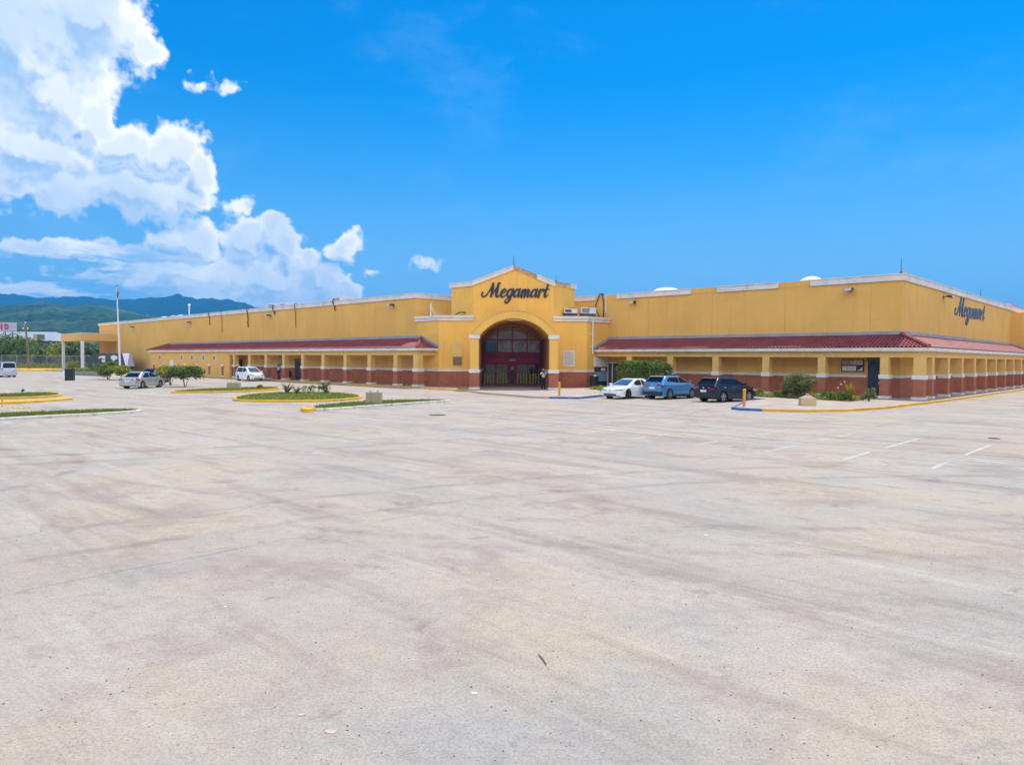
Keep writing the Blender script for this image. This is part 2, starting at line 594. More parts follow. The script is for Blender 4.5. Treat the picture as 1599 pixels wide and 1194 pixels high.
    ag3 = k.noise(P, 17.0, 4, 0.8)
    c = k.mix(k.smooth(ag3, 0.60, 0.72, 0.0, 0.5), c, k.mix(1.0, c, (0.55, 0.52, 0.50), 'MULTIPLY'))
    k.put(p.inputs['Base Color'], c)
    p.inputs['Roughness'].default_value = 0.9
    p.inputs['Specular IOR Level'].default_value = 0.25
    b = k.n('ShaderNodeBump')
    b.inputs['Strength'].default_value = 0.7
    b.inputs['Distance'].default_value = 0.012
    k.put(b.inputs['Height'], k.m('ADD', k.noise(P, 40.0, 4, 0.75), k.m('MULTIPLY', k.noise(P, 2.0, 4, 0.6), 1.2)))
    k.put(p.inputs['Normal'], b.outputs[0])
    return m


G_GREY = (0.388, 0.341, 0.292)
G_PALE = (0.452, 0.400, 0.340)
G_TAN = (0.458, 0.380, 0.285)
G_BLUE = (0.345, 0.332, 0.312)
G_MAUVE = (0.330, 0.268, 0.230)
G_DARK = (0.275, 0.228, 0.190)
G_LIGHT = (0.520, 0.472, 0.408)


def leafy(name, cols, trans=0.35):
    """foliage: colour varies from leaf to leaf"""
    m, k, p = new_mat(name)
    ge = k.n('ShaderNodeNewGeometry')
    rp = k.n('ShaderNodeValToRGB')
    k.put(rp.inputs[0], ge.outputs['Random Per Island'])
    el = rp.color_ramp.elements
    el[0].color = cols[0] + (1,)
    el[1].color = cols[-1] + (1,)
    for i, c in enumerate(cols[1:-1]):
        e = el.new((i + 1) / (len(cols) - 1))
        e.color = c + (1,)
    k.put(p.inputs['Base Color'], rp.outputs[0])
    p.inputs['Roughness'].default_value = 0.5
    p.inputs['Specular IOR Level'].default_value = 0.35
    tr = k.n('ShaderNodeBsdfTranslucent')
    k.put(tr.inputs[0], k.mix(1.0, rp.outputs[0], (1.3, 1.5, 0.5), 'MULTIPLY'))
    mx = k.n('ShaderNodeMixShader')
    mx.inputs[0].default_value = trans
    o = [n for n in k.t.nodes if n.type == 'OUTPUT_MATERIAL'][0]
    k.t.links.new(p.outputs[0], mx.inputs[1])
    k.t.links.new(tr.outputs[0], mx.inputs[2])
    k.t.links.new(mx.outputs[0], o.inputs[0])
    return m


def glass(name, tint, dark=0.5, rough=0.03):
    """window glass: mirror-like film over a partly see-through tint"""
    m, k, p = new_mat(name)
    p.inputs['Base Color'].default_value = tint + (1,)
    p.inputs['Roughness'].default_value = rough
    p.inputs['Specular IOR Level'].default_value = 0.8
    p.inputs['Coat Weight'].default_value = 0.6
    tr = k.n('ShaderNodeBsdfTransparent')
    tr.inputs[0].default_value = (0.55, 0.58, 0.56, 1)
    mx = k.n('ShaderNodeMixShader')
    mx.inputs[0].default_value = dark
    o = [n for n in k.t.nodes if n.type == 'OUTPUT_MATERIAL'][0]
    k.t.links.new(tr.outputs[0], mx.inputs[1])
    k.t.links.new(p.outputs[0], mx.inputs[2])
    k.t.links.new(mx.outputs[0], o.inputs[0])
    return m


YEL = (0.79, 0.455, 0.118)
M = {}
M['wall'] = wall_paint('yellow_wall_paint', YEL)
M['tower'] = wall_paint('golden_tower_paint', (0.88, 0.50, 0.11), False)
M['column'] = simple('yellow_column_paint', (0.74, 0.46, 0.14), 0.8, 0.06, 2.0, bump=0.2, bscale=30, dirt=((0.5, 0.33, 0.14), 1.4, 0.3))
M['brick'] = brickwork('red_brown_brick', (0.45, 0.125, 0.048), (0.37, 0.097, 0.038), (0.40, 0.21, 0.135))
M['trim'] = simple('weathered_white_trim', (0.72, 0.69, 0.66), 0.7, 0.08, 1.2, bump=0.15, dirt=((0.42, 0.38, 0.34), 1.1, 0.45))
M['tile'] = simple('dusty_red_roof_tile', (0.325, 0.080, 0.080), 0.55, 0.14, 0.9, bump=0.2, bscale=18, spec=0.3, dirt=((0.24, 0.085, 0.08), 1.1, 0.55))
M['flash'] = simple('grey_blue_flashing', (0.34, 0.34, 0.40), 0.55, 0.12, 1.0, dirt=((0.22, 0.20, 0.22), 1.8, 0.4))
M['soffit'] = simple('yellow_soffit', (0.74, 0.50, 0.18), 0.85, 0.08, 1.0)
M['roof'] = simple('pale_roof_membrane', (0.5, 0.49, 0.47), 0.8, 0.2, 0.3)
M['bare'] = simple('bare_cornice_substrate', (0.60, 0.38, 0.17), 0.9, 0.3, 3.0, bump=0.6, bscale=14, dirt=((0.74, 0.58, 0.40), 4.0, 0.7))
M['red'] = simple('dark_red_frame_paint', (0.62, 0.02, 0.045), 0.4, 0.12, 2.0)
M['redb'] = simple('crimson_fascia_paint', (0.72, 0.02, 0.06), 0.38, 0.12, 1.0)
M['glass'] = glass('shop_glass', (0.09, 0.095, 0.095), 0.6)
M['panerefl'] = simple('pane_reflection_tint', (0.74, 0.76, 0.64), 0.25, 0.4, 1.3, spec=0.6, dirt=((0.34, 0.36, 0.31), 1.2, 0.7))  # reflection of the outside painted into a pale, blotchy pane colour
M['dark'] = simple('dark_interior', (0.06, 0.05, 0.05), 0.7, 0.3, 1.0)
M['black'] = simple('black_plastic', (0.02, 0.02, 0.023), 0.45, 0.2, 4.0)
M['navy'] = simple('dark_blue_door_paint', (0.028, 0.03, 0.05), 0.45, 0.15, 2.0, bump=0.1)
M['maroon'] = simple('maroon_door_paint', (0.075, 0.016, 0.02), 0.4, 0.2, 2.0)
M['sign'] = simple('navy_letter_face', (0.022, 0.032, 0.060), 0.4, 0.25, 2.5)
M['signside'] = simple('worn_blue_grey_letter', (0.07, 0.10, 0.17), 0.5, 0.6, 3.0, dirt=((0.30, 0.32, 0.36), 3.0, 0.7))
M['metal'] = simple('grey_metal', (0.42, 0.42, 0.43), 0.4, 0.15, 3.0, metal=0.6)
M['acw'] = simple('off_white_sheet_metal', (0.62, 0.60, 0.60), 0.5, 0.12, 2.0, dirt=((0.4, 0.33, 0.26), 2.0, 0.3))
M['dmetal'] = simple('dark_bronze_metal', (0.11, 0.09, 0.075), 0.5, 0.2, 5.0, metal=0.3)
M['white'] = simple('white_paint', (0.78, 0.77, 0.75), 0.5, 0.05, 2.0, dirt=((0.55, 0.5, 0.45), 2.0, 0.25))
M['lens'] = simple('lamp_lens', (0.55, 0.55, 0.52), 0.15, 0.1, 4.0)
M['kyel'] = simple('worn_yellow_kerb_paint', (0.70, 0.40, 0.02), 0.75, 0.12, 1.2, bump=0.2, dirt=((0.34, 0.27, 0.20), 2.2, 0.85))
M['kblue'] = simple('worn_blue_kerb_paint', (0.045, 0.13, 0.34), 0.75, 0.2, 1.2, bump=0.2, dirt=((0.36, 0.35, 0.35), 2.2, 0.95))
M['kwhite'] = simple('worn_white_kerb_paint', (0.66, 0.62, 0.57), 0.8, 0.1, 1.2, bump=0.2, dirt=((0.30, 0.27, 0.24), 2.2, 1.0))
M['conc'] = simple('pale_pink_concrete', (0.44, 0.355, 0.295), 0.9, 0.12, 0.7, bump=0.2, bscale=40, dirt=((0.28, 0.23, 0.20), 0.9, 0.5))
M['paver'] = simple('worn_entrance_pavers', (0.46, 0.39, 0.36), 0.85, 0.12, 1.0, bump=0.2, dirt=((0.2, 0.17, 0.16), 1.2, 0.5))
M['block'] = simple('stained_cast_block', (0.40, 0.33, 0.20), 0.9, 0.15, 2.2, bump=0.4, bscale=30, dirt=((0.20, 0.19, 0.10), 2.4, 0.7))
M['cream'] = simple('cream_cast_block', (0.60, 0.43, 0.23), 0.9, 0.1, 2.2, bump=0.3, bscale=30, dirt=((0.42, 0.27, 0.15), 2.4, 0.5))
M['orange'] = simple('faded_orange_bollard', (0.75, 0.33, 0.02), 0.55, 0.12, 4.0, dirt=((0.45, 0.25, 0.08), 5.0, 0.5))
M['byel'] = simple('bright_yellow_guard_post', (0.85, 0.82, 0.12), 0.45, 0.1, 3.0)
M['line'] = simple('faded_white_marking', (0.53, 0.50, 0.46), 0.85, 0.1, 2.0, dirt=((0.42, 0.38, 0.335), 2.6, 1.0))
M['soil'] = simple('dry_soil', (0.17, 0.115, 0.07), 0.95, 0.3, 3.0, bump=0.6, bscale=20)
M['turf'] = simple('turf_ground', (0.17, 0.18, 0.035), 0.95, 0.4, 2.0, bump=0.8, bscale=50, dirt=((0.30, 0.23, 0.13), 0.9, 0.8))
M['bark'] = simple('grey_brown_bark', (0.16, 0.115, 0.08), 0.9, 0.3, 5.0, bump=0.8, bscale=25)
M['wood'] = simple('old_timber_pole', (0.21, 0.15, 0.10), 0.9, 0.25, 3.0, bump=0.5, bscale=20)
M['grass'] = leafy('grass_blades', [(0.13, 0.165, 0.02), (0.19, 0.215, 0.03), (0.27, 0.27, 0.05)], 0.35)
M['leaf'] = leafy('mid_green_leaves', [(0.05, 0.09, 0.012), (0.09, 0.15, 0.018), (0.16, 0.22, 0.03), (0.26, 0.30, 0.06)])
M['leafy'] = leafy('yellow_green_leaves', [(0.08, 0.12, 0.012), (0.17, 0.21, 0.015), (0.32, 0.33, 0.025), (0.46, 0.40, 0.03)])
M['leafo'] = leafy('olive_leaves', [(0.07, 0.09, 0.024), (0.13, 0.145, 0.038), (0.22, 0.22, 0.07), (0.33, 0.31, 0.12)])
M['leafd'] = leafy('deep_green_leaves', [(0.035, 0.07, 0.010), (0.065, 0.115, 0.016), (0.11, 0.165, 0.025), (0.18, 0.22, 0.045)])
M['sword'] = leafy('amber_sword_leaves', [(0.16, 0.13, 0.01), (0.30, 0.20, 0.02), (0.38, 0.24, 0.03)])
M['agave'] = leafy('grey_green_sword_leaves', [(0.08, 0.10, 0.05), (0.15, 0.17, 0.08), (0.30, 0.28, 0.14)])
M['petal'] = simple('pale_pink_flower', (0.58, 0.44, 0.39), 0.7, 0.2, 8.0)
M['asphalt'] = asphalt()

# ------------------------------------------------------------------ ground, walks, kerbs
def build_ground():
    b = MB()
    b.box(-2500, 2500, -400, 3600, -0.6, 0.0)
    tag(b.build('parking_lot', M['asphalt']), kind='structure')


def smooth_loop(pts, n=8, closed=True):
    out = []
    N = len(pts)
    for i in range(N if closed else N - 1):
        p0, p1, p2, p3 = [Vector(pts[(i + j) % N] if closed else pts[max(0, min(N - 1, i + j))]) for j in (-1, 0, 1, 2)]
        for s in range(n):
            t = s / n
            out.append(0.5 * ((2 * p1) + (p2 - p0) * t + (2 * p0 - 5 * p1 + 4 * p2 - p3) * t * t + (3 * p1 - p0 - 3 * p2 + p3) * t ** 3))
    if not closed:
        out.append(Vector(pts[-1]))
    return [(p.x, p.y) for p in out]


def inset(poly, d):
    """move a counter clockwise outline inwards"""
    n = len(poly)
    out = []
    for i in range(n):
        p, a, b = Vector(poly[i]), Vector(poly[i - 1]), Vector(poly[(i + 1) % n])
        e1, e2 = (p - a), (b - p)
        e1.normalize(); e2.normalize()
        m = Vector((-e1.y, e1.x)) + Vector((-e2.y, e2.x))
        m = m.normalized() if m.length > 1e-6 else Vector((-e1.y, e1.x))
        out.append(tuple(p + m * d))
    return out


def area(poly):
    return sum(poly[i - 1][0] * poly[i][1] - poly[i][0] * poly[i - 1][1] for i in range(len(poly))) / 2


def ccw(poly):
    return poly if area(poly) > 0 else poly[::-1]


def inside(poly, x, y):
    c = False
    n = len(poly)
    for i in range(n):
        (x1, y1), (x2, y2) = poly[i - 1], poly[i]
        if (y1 > y) != (y2 > y) and x < (x2 - x1) * (y - y1) / (y2 - y1) + x1:
            c = not c
    return c


def kerb_ring(poly, w, h, mat, name='kerb'):
    """a kerb of width w standing along the closed outline"""
    poly = ccw(poly)
    q = inset(poly, w)
    n = len(poly)
    b = MB()
    for i in range(n):
        j = (i + 1) % n
        o1, o2, i1, i2 = poly[i], poly[j], q[i], q[j]
        b.face([(o1[0], o1[1], -0.02), (o2[0], o2[1], -0.02), (o2[0], o2[1], h - 0.02), (o1[0], o1[1], h - 0.02)])
        c1 = (o1[0] * 0.8 + i1[0] * 0.2, o1[1] * 0.8 + i1[1] * 0.2)
        c2 = (o2[0] * 0.8 + i2[0] * 0.2, o2[1] * 0.8 + i2[1] * 0.2)
        b.face([(o1[0], o1[1], h - 0.02), (o2[0], o2[1], h - 0.02), (c2[0], c2[1], h), (c1[0], c1[1], h)])
        b.face([(c1[0], c1[1], h), (c2[0], c2[1], h), (i2[0], i2[1], h), (i1[0], i1[1], h)])
        b.face([(i1[0], i1[1], h), (i2[0], i2[1], h), (i2[0], i2[1], -0.02), (i1[0], i1[1], -0.02)])
    tag(b.build(name, mat), kind='structure')
    return q


def grass_patch(poly, z, n, hmin=0.05, hmax=0.12, name='grass'):
    poly = ccw(poly)
    xs, ys = [p[0] for p in poly], [p[1] for p in poly]
    b = MB()
    c = 0
    rnd = random.Random(int(abs(xs[0] * 1000)))
    while c < n:
        x, y = rnd.uniform(min(xs), max(xs)), rnd.uniform(min(ys), max(ys))
        if not inside(poly, x, y):
            continue
        c += 1
        a = rnd.uniform(0, 2 * math.pi)
        h = rnd.uniform(hmin, hmax)
        w = rnd.uniform(0.02, 0.05)
        lx, ly = rnd.uniform(-0.06, 0.06), rnd.uniform(-0.06, 0.06)
        dx, dy = math.cos(a) * w, math.sin(a) * w
        b.face([(x - dx, y - dy, z), (x + dx, y + dy, z), (x + lx, y + ly, z + h)])
    tag(b.build(name, M['grass'], fix=False), kind='stuff')


def island(px_pts, w=0.18, h=0.14, kerb='kyel', n=3000, fill='turf', close=8, gz=None):
    pts = [G(x, y, h) for (x, y) in px_pts]
    loop = ccw(smooth_loop([(p.x, p.y) for p in pts], close))
    q = kerb_ring(loop, w, h, M[kerb])
    b = MB()
    b.prism(q, -0.02, h - 0.03)
    tag(b.build('turf', M[fill]), kind='structure')
    if n:
        grass_patch(inset(q, 0.05), h - 0.035, int(n * 0.8))
    return q


def build_islands():
    # oval island with the agaves
    island([(364, 621), (375, 623.5), (440, 624.5), (500, 624), (540, 622), (566, 618.5), (552, 614.5), (520, 612), (450, 611.5), (400, 614), (372, 617.5)], n=5000)
    # long thin island behind it
    island([(270, 611), (330, 610.5), (400, 608.5), (437, 605.6), (425, 603.6), (370, 604.6), (310, 606.8), (280, 609)], n=4000)
    # island with the grey-green block: white painted kerb, yellow nose
    q = island([(474, 637), (500, 637.5), (540, 635.4), (600, 631), (688, 625.2), (700, 623.6), (640, 623.4), (560, 626), (510, 630), (482, 634)], kerb='kwhite', n=4200)
    nose = [G(x, y, 0.15) for (x, y) in ((470, 636), (474, 638.5), (483, 639.2), (492, 637.4), (490, 635.2), (480, 634.4))]
    b = MB()
    b.prism(ccw(smooth_loop([(p.x, p.y) for p in nose], 5)), -0.02, 0.165)
    tag(b.build('kerb', M['kyel']), kind='structure')
    # near left island, white kerb
    island([(-60, 655), (0, 652.2), (80, 647.8), (150, 644.6), (214, 640.4), (216, 638.4), (160, 638.6), (100, 640.8), (0, 644.5), (-60, 648)], kerb='kwhite', n=7000)
    # far left island with a double yellow kerb
    island([(-40, 622.5), (0, 620.4), (60, 618.4), (94, 615.6), (92, 613.4), (60, 612.2), (0, 614.5), (-40, 617)], n=4000)
    pts = [G(x, y, 0.12) for (x, y) in ((-40, 629), (0, 627.8), (60, 625.4), (114, 621.2), (112, 619.6), (60, 623), (0, 625.6), (-40, 627))]
    b = MB()
    b.prism(ccw([(p.x, p.y) for p in pts]), -0.02, 0.12)
    tag(b.build('kerb', M['kyel'], bevel=0.02), kind='structure')
    # raised verge along the back fence, and the hedge planter
    pts = [G(x, y) for (x, y) in ((-60, 581), (30, 579), (60, 579.5), (110, 577), (112, 574), (30, 574.5), (-60, 576))]
    b = MB()
    b.prism(ccw([(p.x, p.y) for p in pts]), -0.02, 0.2)
    tag(b.build('kerb', M['kyel']), kind='structure')


def build_walks():
    kz = WALK
    def wpoly(ab):
        return [(W(a, b_).x, W(a, b_).y) for (a, b_) in ab]
    # walk under the left canopy, running into the entrance apron
    apron = [(-91.4, 43.0), (-91.4, 40.55), (-53, 40.55), (-50.97, 40.48), (-45.44, 40.17)]
    curve = [G(x, y, kz) for (x, y) in ((714, 608), (735, 609.6), (752, 612.5), (775, 614.2), (800, 616), (830, 618.5), (858, 619.5), (905, 620), (943, 616.2))]
    apron += [(p.dot(A), p.dot(B)) for p in curve[1:]]
    apron += [(-32.2, 47.5), (-21.6, 47.4)]
    right = [G(x, y, kz) for (x, y) in ((1150, 633), (1143, 635.5), (1155, 637), (1190, 638.5), (1250, 639.8), (1320, 639.2), (1389, 634.5))]
    pts_r = [(p.dot(A), p.dot(B)) for p in right]
    apron += [(-21.4, 44.2)] + pts_r + [(-13.0, 46.0), (-12.85, 50.0), (-12.7, 52.0), (-12.55, 60.0), (-12.5, 99), (-15.6, 99), (-15.6, 56.4), (-41.6, 56.4), (-55, 56.4), (-56, 43.0)]
    b = MB()
    poly = wpoly(apron)
    bm = bmesh.new()
    vs = [bm.verts.new((x, y, kz)) for (x, y) in poly]
    f = bm.faces.new(vs)
    bm.normal_update()
    if f.normal.z < 0:
        f.normal_flip()
    bmesh.ops.triangulate(bm, faces=[f])
    ex = bmesh.ops.extrude_face_region(bm, geom=bm.faces[:])
    for v in [g for g in ex['geom'] if isinstance(g, bmesh.types.BMVert)]:
        v.co.z = -0.05
    bmesh.ops.recalc_face_normals(bm, faces=bm.faces)
    me = bpy.data.meshes.new('sidewalk')
    bm.to_mesh(me)
    bm.free()
    me.materials.append(M['conc'])
    o = bpy.data.objects.new('sidewalk', me)
    COL.objects.link(o)
    tag(o, kind='structure')
    # painted kerbs standing 2 cm proud along the edges
    def kerb(path, mat, z0=-0.03, z1=kz + 0.012, w=0.16):
        m_ = MB().band(path, -w, 0.03, z0, z1)
        tag(m_.build('kerb', M[mat], bevel=0.015), kind='structure')
    kerb(wpoly(apron[1:5]) + [(curve[1].x, curve[1].y)], 'kyel')
    nose = [(p.x, p.y) for p in curve[1:5]]
    q = MB()
    q.band(nose, -0.14, 0.03, -0.03, 0.05)
    tag(q.build('kerb', M['kyel']), kind='structure')
    kerb([(p.x, p.y) for p in curve[6:]] , 'kblue')
    kerb([(p.x, p.y) for p in [W(-21.4, 47.0), W(-21.4, 44.2)]] + [(p.x, p.y) for p in right[:4]], 'kblue')
    kerb([(p.x, p.y) for p in right[3:]], 'kyel')
    kerb([(right[-1].x, right[-1].y)] + wpoly([(-13.0, 46.0), (-12.85, 50.0), (-12.7, 52.0), (-12.55, 60.0), (-12.5, 98.9)]), 'kyel')
    # kerb face at the head of the parking bays
    kerb(wpoly([(-32.2, 47.5), (-21.6, 47.4)]), 'kblue')
    # darker pavers under the arch
    b = MB()
    b.prism([tuple(W(*EN(u, v)).xy) for (u, v) in ((-3.0, -7.6), (3.0, -7.6), (3.0, 6.2), (-3.0, 6.2))][::-1], kz - 0.01, kz + 0.006)
    tag(b.build('pavement', M['paver']), kind='structure')
    # blue painted no-parking patch beside the black car
    b = MB()
    pp = [G(x, y, 0.006) for (x, y) in ((1166, 629.3), (1196, 628.4), (1178, 626.4), (1166, 626.4))]


E0 = (-46.53, 48.13)
S2 = math.sqrt(0.5)


def EN(u, v):
    """entrance frame: u along the chamfered face, v out towards the lot"""
    return (E0[0] + (u + v) * S2, E0[1] + (u - v) * S2)


def build_markings():
    b = MB()
    z = 0.004
    def stripe(a0, b0, a1, b1, w=0.13):
        p, q = W(a0, b0), W(a1, b1)
        d = (q - p).normalized()
        n = Vector((-d.y, d.x, 0)) * (w / 2)
        L = (q - p).length
        k_ = max(1, int(L / 0.7))
        rnd = random.Random(int(abs(a0 * 77 + b0 * 13)))
        for i in range(k_):
            if rnd.random() < 0.2:
                continue
            s, e = p + d * (L * i / k_), p + d * (L * (i + 1) / k_)
            wn = n * rnd.uniform(0.55, 1.1)
            b.face([(s - wn).to_tuple()[:2] + (z,), (e - wn).to_tuple()[:2] + (z,), (e + wn).to_tuple()[:2] + (z,), (s + wn).to_tuple()[:2] + (z,)])
    for off in (0.0, 0.42):
        stripe(-46 + off, 23.5 + off, 0.5, 23.1 + off)
    for i, a in enumerate([-2.6, -4.9, -7.1, -9.35, -11.7, -14.1, -16.5, -18.9, -21.3, -23.7]):
        stripe(a, 22.9, a + 0.04, 20.6, 0.12)
        stripe(a, 24.3, a - 0.02, 28.1, 0.12)
    for a in (-29.9, -27.3, -24.7, -22.2):
        stripe(a, 41.0, a, 46.8, 0.1)
    for bb in (34.0,):
        stripe(-52, bb, -40, bb - 0.3, 0.09)
    o = b.build('parking_markings', M['line'])
    tag(o, kind='structure')


# ------------------------------------------------------------------ the store
A0, B0 = -54.0, 50.0
store = empty('store_building', W(A0, B0, WALK), PHI)
tag(store, 'long low yellow store with red tile canopies and an arched gabled entrance', 'store')


def bp(mb, name, mat, parent=None, smooth=None, bevel=0):
    mb.v = [(p[0] - A0, p[1] - B0, p[2]) for p in mb.v]
    return mb.build(name, mat, parent or store, smooth=smooth, bevel=bevel)


def bp_split(mb, name, mat, parent=None, bevel=0):
    """every separate piece of mb becomes a part of its own"""
    par = list(range(len(mb.v)))
    def find(i):
        while par[i] != i:
            par[i] = par[par[i]]
            i = par[i]
        return i
    for f in mb.f:
        r_ = find(f[0])
        for j in f[1:]:
            par[find(j)] = r_
    groups = {}
    for f in mb.f:
        groups.setdefault(find(f[0]), []).append(f)
    out = []
    for fs in groups.values():
        q = MB()
        idx = {}
        for f in fs:
            for j in f:
                if j not in idx:
                    idx[j] = len(q.v)
                    q.v.append(mb.v[j])
            q.f.append(tuple(idx[j] for j in f))
            q.m.append(0)
        out.append(bp(q, name, mat, parent, bevel=bevel))
    return out


def bt(mb, name, mat, anchor, label=None, cat=None, group=None, smooth=None, bevel=0):
    """a thing of its own fixed to the building; built in (a, b, z)"""
    a, b, z = anchor
    mb.v = [(p[0] - a, p[1] - b, p[2] - z) for p in mb.v]
    o = mb.build(name, mat, None, loc=W(a, b, WALK + z), rotz=PHI, smooth=smooth, bevel=bevel)
    return tag(o, label, cat, group)


def tile_roof(name, origin, e1, e2, L, depth, z0, z1, u0, u1, rows=8):
    """barrel tiles: origin = eave point (a, b); e1 along, e2 up the slope; u0(v), u1(v) give the hip limits"""
    b = MB()
    step = 0.065
    n = int(L / step) + 1
    lines = []
    for r_ in range(rows):
        lines.append((r_ / rows, 0.075))
        lines.append((min(1.0, (r_ + 1.12) / rows), 0.012))
    vs, rowsidx = [], []
    for (v, h) in lines:
        lo, hi = u0(v), u1(v)
        idx = []
        for i in range(n + 1):
            u = min(max(i * step, lo), hi)
            wv = 0.038 * math.cos(2 * math.pi * u / 0.26)
            zz = z0 + (z1 - z0) * v + h + wv
            vs.append((origin[0] + e1[0] * u + e2[0] * depth * v, origin[1] + e1[1] * u + e2[1] * depth * v, zz))
            idx.append((len(vs) - 1, u))
        rowsidx.append(idx)
    fs = []
    for li in range(len(lines) - 1):
        p, q = rowsidx[li], rowsidx[li + 1]
        for i in range(n):
            if p[i][1] == p[i + 1][1] and q[i][1] == q[i + 1][1]:
                continue
            fs.append((p[i][0], p[i + 1][0], q[i + 1][0], q[i][0]))
    b.add(vs, fs)
    # flat end under the lowest tiles
    return bp(b, name, M['tile'], smooth=50)


def hip_tiles(p, q, name='hip_tiles', seg=9):
    b = MB()
    P, Q = Vector(p), Vector(q)
    for i in range(seg):
        s, e = P.lerp(Q, i / seg), P.lerp(Q, (i + 1.15) / seg)
        b.tube([s, e], [0.15, 0.125], 8)
    bp(b, name, M['tile'], smooth=60)


def rect_wall(b, plane, at, u0, u1, z0, z1, t):
    if plane == 'b':
        b.box(u0, u1, at - t, at, z0, z1)
    else:
        b.box(at, at + t, u0, u1, z0, z1)


def build_store():
    # main mass
    b = MB()
    b.prism([(-153.5, 43.2), (-54.9, 43.2), (-54.9, 56.5), (-15.6, 56.5), (-15.6, 128), (-153.5, 128)], -0.15, 8.9)
    bp(b, 'wall', M['wall'])
    b = MB()
    b.prism([(-153.2, 43.5), (-55.2, 43.5), (-55.2, 56.8), (-15.9, 56.8), (-15.9, 127.7), (-153.2, 127.7)], 8.9, 8.93)
    bp(b, 'roof', M['roof'])
    # main cornice
    b = MB()
    b.band([(-153.5, 60), (-153.5, 43.2), (-54.9, 43.2), (-54.9, 56.3)], -0.3, 0.16, 8.50, 8.92)
    b.band([(-153.5, 60), (-153.5, 43.2), (-54.9, 43.2), (-54.9, 56.3)], -0.3, 0.23, 8.92, 8.99)
    def seg(x0, x1):
        return on_b(x0, 460, 56.5)[0], on_b(x1, 460, 56.5)[0]
    for (x0, x1) in ((897, 931), (964, 1080), (1121, 1216.5)):
        a0, a1 = seg(x0, x1)
        b.box(a0, a1, 56.5 - 0.16, 56.8, 8.50, 8.92)
        b.box(a0, a1, 56.5 - 0.23, 56.8, 8.92, 8.99)
    ac = seg(1266, 1267)[0]
    for (o_, z0, z1) in ((0.16, 8.50, 8.92), (0.23, 8.92, 8.99)):
        b.band([(ac, 56.5), (-15.6, 56.5), (-15.6, 112)], -0.3, o_, z0, z1)
    bp_split(b, 'cornice', M['trim'])
    b = MB()
    for (x0, x1) in ((931, 964), (1080, 1121), (1216.5, 1266)):
        a0, a1 = seg(x0, x1)
        b.box(a0 + 0.01, a1 - 0.01, 56.5 - 0.03, 56.8, 8.52, 8.97)
    for o_ in bp_split(b, 'bare_cornice', M['wall']):
        tag(o_, 'bare stretch of wall top where the white cornice is missing')
    # entrance shoulders
    b = MB()
    b.prism([(-54.88, 43.2), (-51.47, 43.2), EN(-3.8, 0), EN(-3.8, -7.4), (-54.88, 50.4)], -0.15, 6.45)
    b.prism([EN(3.8, 0), (-41.6, 53.06), (-41.6, 56.48), (-48.8, 56.48), EN(3.8, -7.4)], -0.15, 6.45)
    bp_split(b, 'entrance_wall', M['tower'])
    b = MB()
    for path in ([(-54.92, 43.2), (-51.47, 43.2), EN(-3.72, 0)], [EN(3.72, 0), (-41.6, 53.06), (-41.6, 56.47)]):
        b.band(path, -0.3, 0.14, 6.20, 6.46)
        b.band(path, -0.3, 0.24, 6.46, 6.70)
    bp_split(b, 'shoulder_cornice', M['trim'])
    b = MB()
    b.prism([(-54.8, 43.4), (-51.6, 43.4), EN(-3.8, -0.4), EN(-3.8, -7.2), (-54.8, 50.2)], 6.45, 6.62)
    b.prism([EN(3.8, -0.4), (-41.8, 53.2), (-41.8, 56.4), (-48.6, 56.4), EN(3.8, -7.2)], 6.45, 6.62)
    bp_split(b, 'shoulder_roof', M['roof'])
    # tower
    T = [EN(-3.8, 0), EN(3.8, 0), (-43.84, 53.9), (-52.3, 53.9), (-52.3, 45.44)]
    b = MB()
    b.prism(T, 6.3, 9.85)
    def z_ext(u):
        r_ = 4.42
        return 2.42 + math.sqrt(max(0, r_ * r_ - u * u))
    N = 28
    for i in range(N):
        u_0, u_1 = -3.8 + 7.6 * i / N, -3.8 + 7.6 * (i + 1) / N
        za, zb = min(6.3, z_ext(u_0)) - 0.15, min(6.3, z_ext(u_1)) - 0.15
        p, q = EN(u_0, 0), EN(u_1, 0)
        if max(za, zb) < 6.3:
            b.face([(p[0], p[1], za), (q[0], q[1], zb), (q[0], q[1], 6.3), (p[0], p[1], 6.3)])
    # gable
    v0, v1 = 0.0, -5.0
    tri = [(-3.8, 9.85), (3.8, 9.85), (0, 11.33)]
    f_ = [(*EN(u, v0), z) for (u, z) in tri]
    k_ = [(*EN(u, v1), z) for (u, z) in tri]
    b.face(f_)
    b.face(k_[::-1])
    bp(b, 'tower_wall', M['tower'])
    b = MB()
    for (i, j) in ((1, 2), (2, 0)):
        b.face([f_[i], k_[i], k_[j], f_[j]])
    bp(b, 'gable_roof', M['roof'])
    def slope(b_, ua, ub, lo, hi, va, vb):
        def zt(u):
            return 11.33 - abs(u) * (1.48 / 3.8)
        pr = []
        for (u, z) in ((ua, zt(ua) - lo), (ub, zt(ub) - lo), (ub, zt(ub) + hi), (ua, zt(ua) + hi)):
            pr.append((u, z))
        vs = [(*EN(u, va), z) for (u, z) in pr] + [(*EN(u, vb), z) for (u, z) in pr]
        b_.add(vs, [(0, 1, 2, 3), (7, 6, 5, 4), (0, 4, 5, 1), (1, 5, 6, 2), (2, 6, 7, 3), (3, 7, 4, 0)])
    b = MB()
    slope(b, -3.9, 0.0, 0.34, 0.03, 0.15, -0.4)
    slope(b, -3.9, 0.0, -0.03, 0.11, 0.22, -0.4)
    slope(b, 2.2, 3.9, 0.34, 0.03, 0.15, -0.4)
    slope(b, 2.2, 3.9, -0.03, 0.11, 0.22, -0.4)
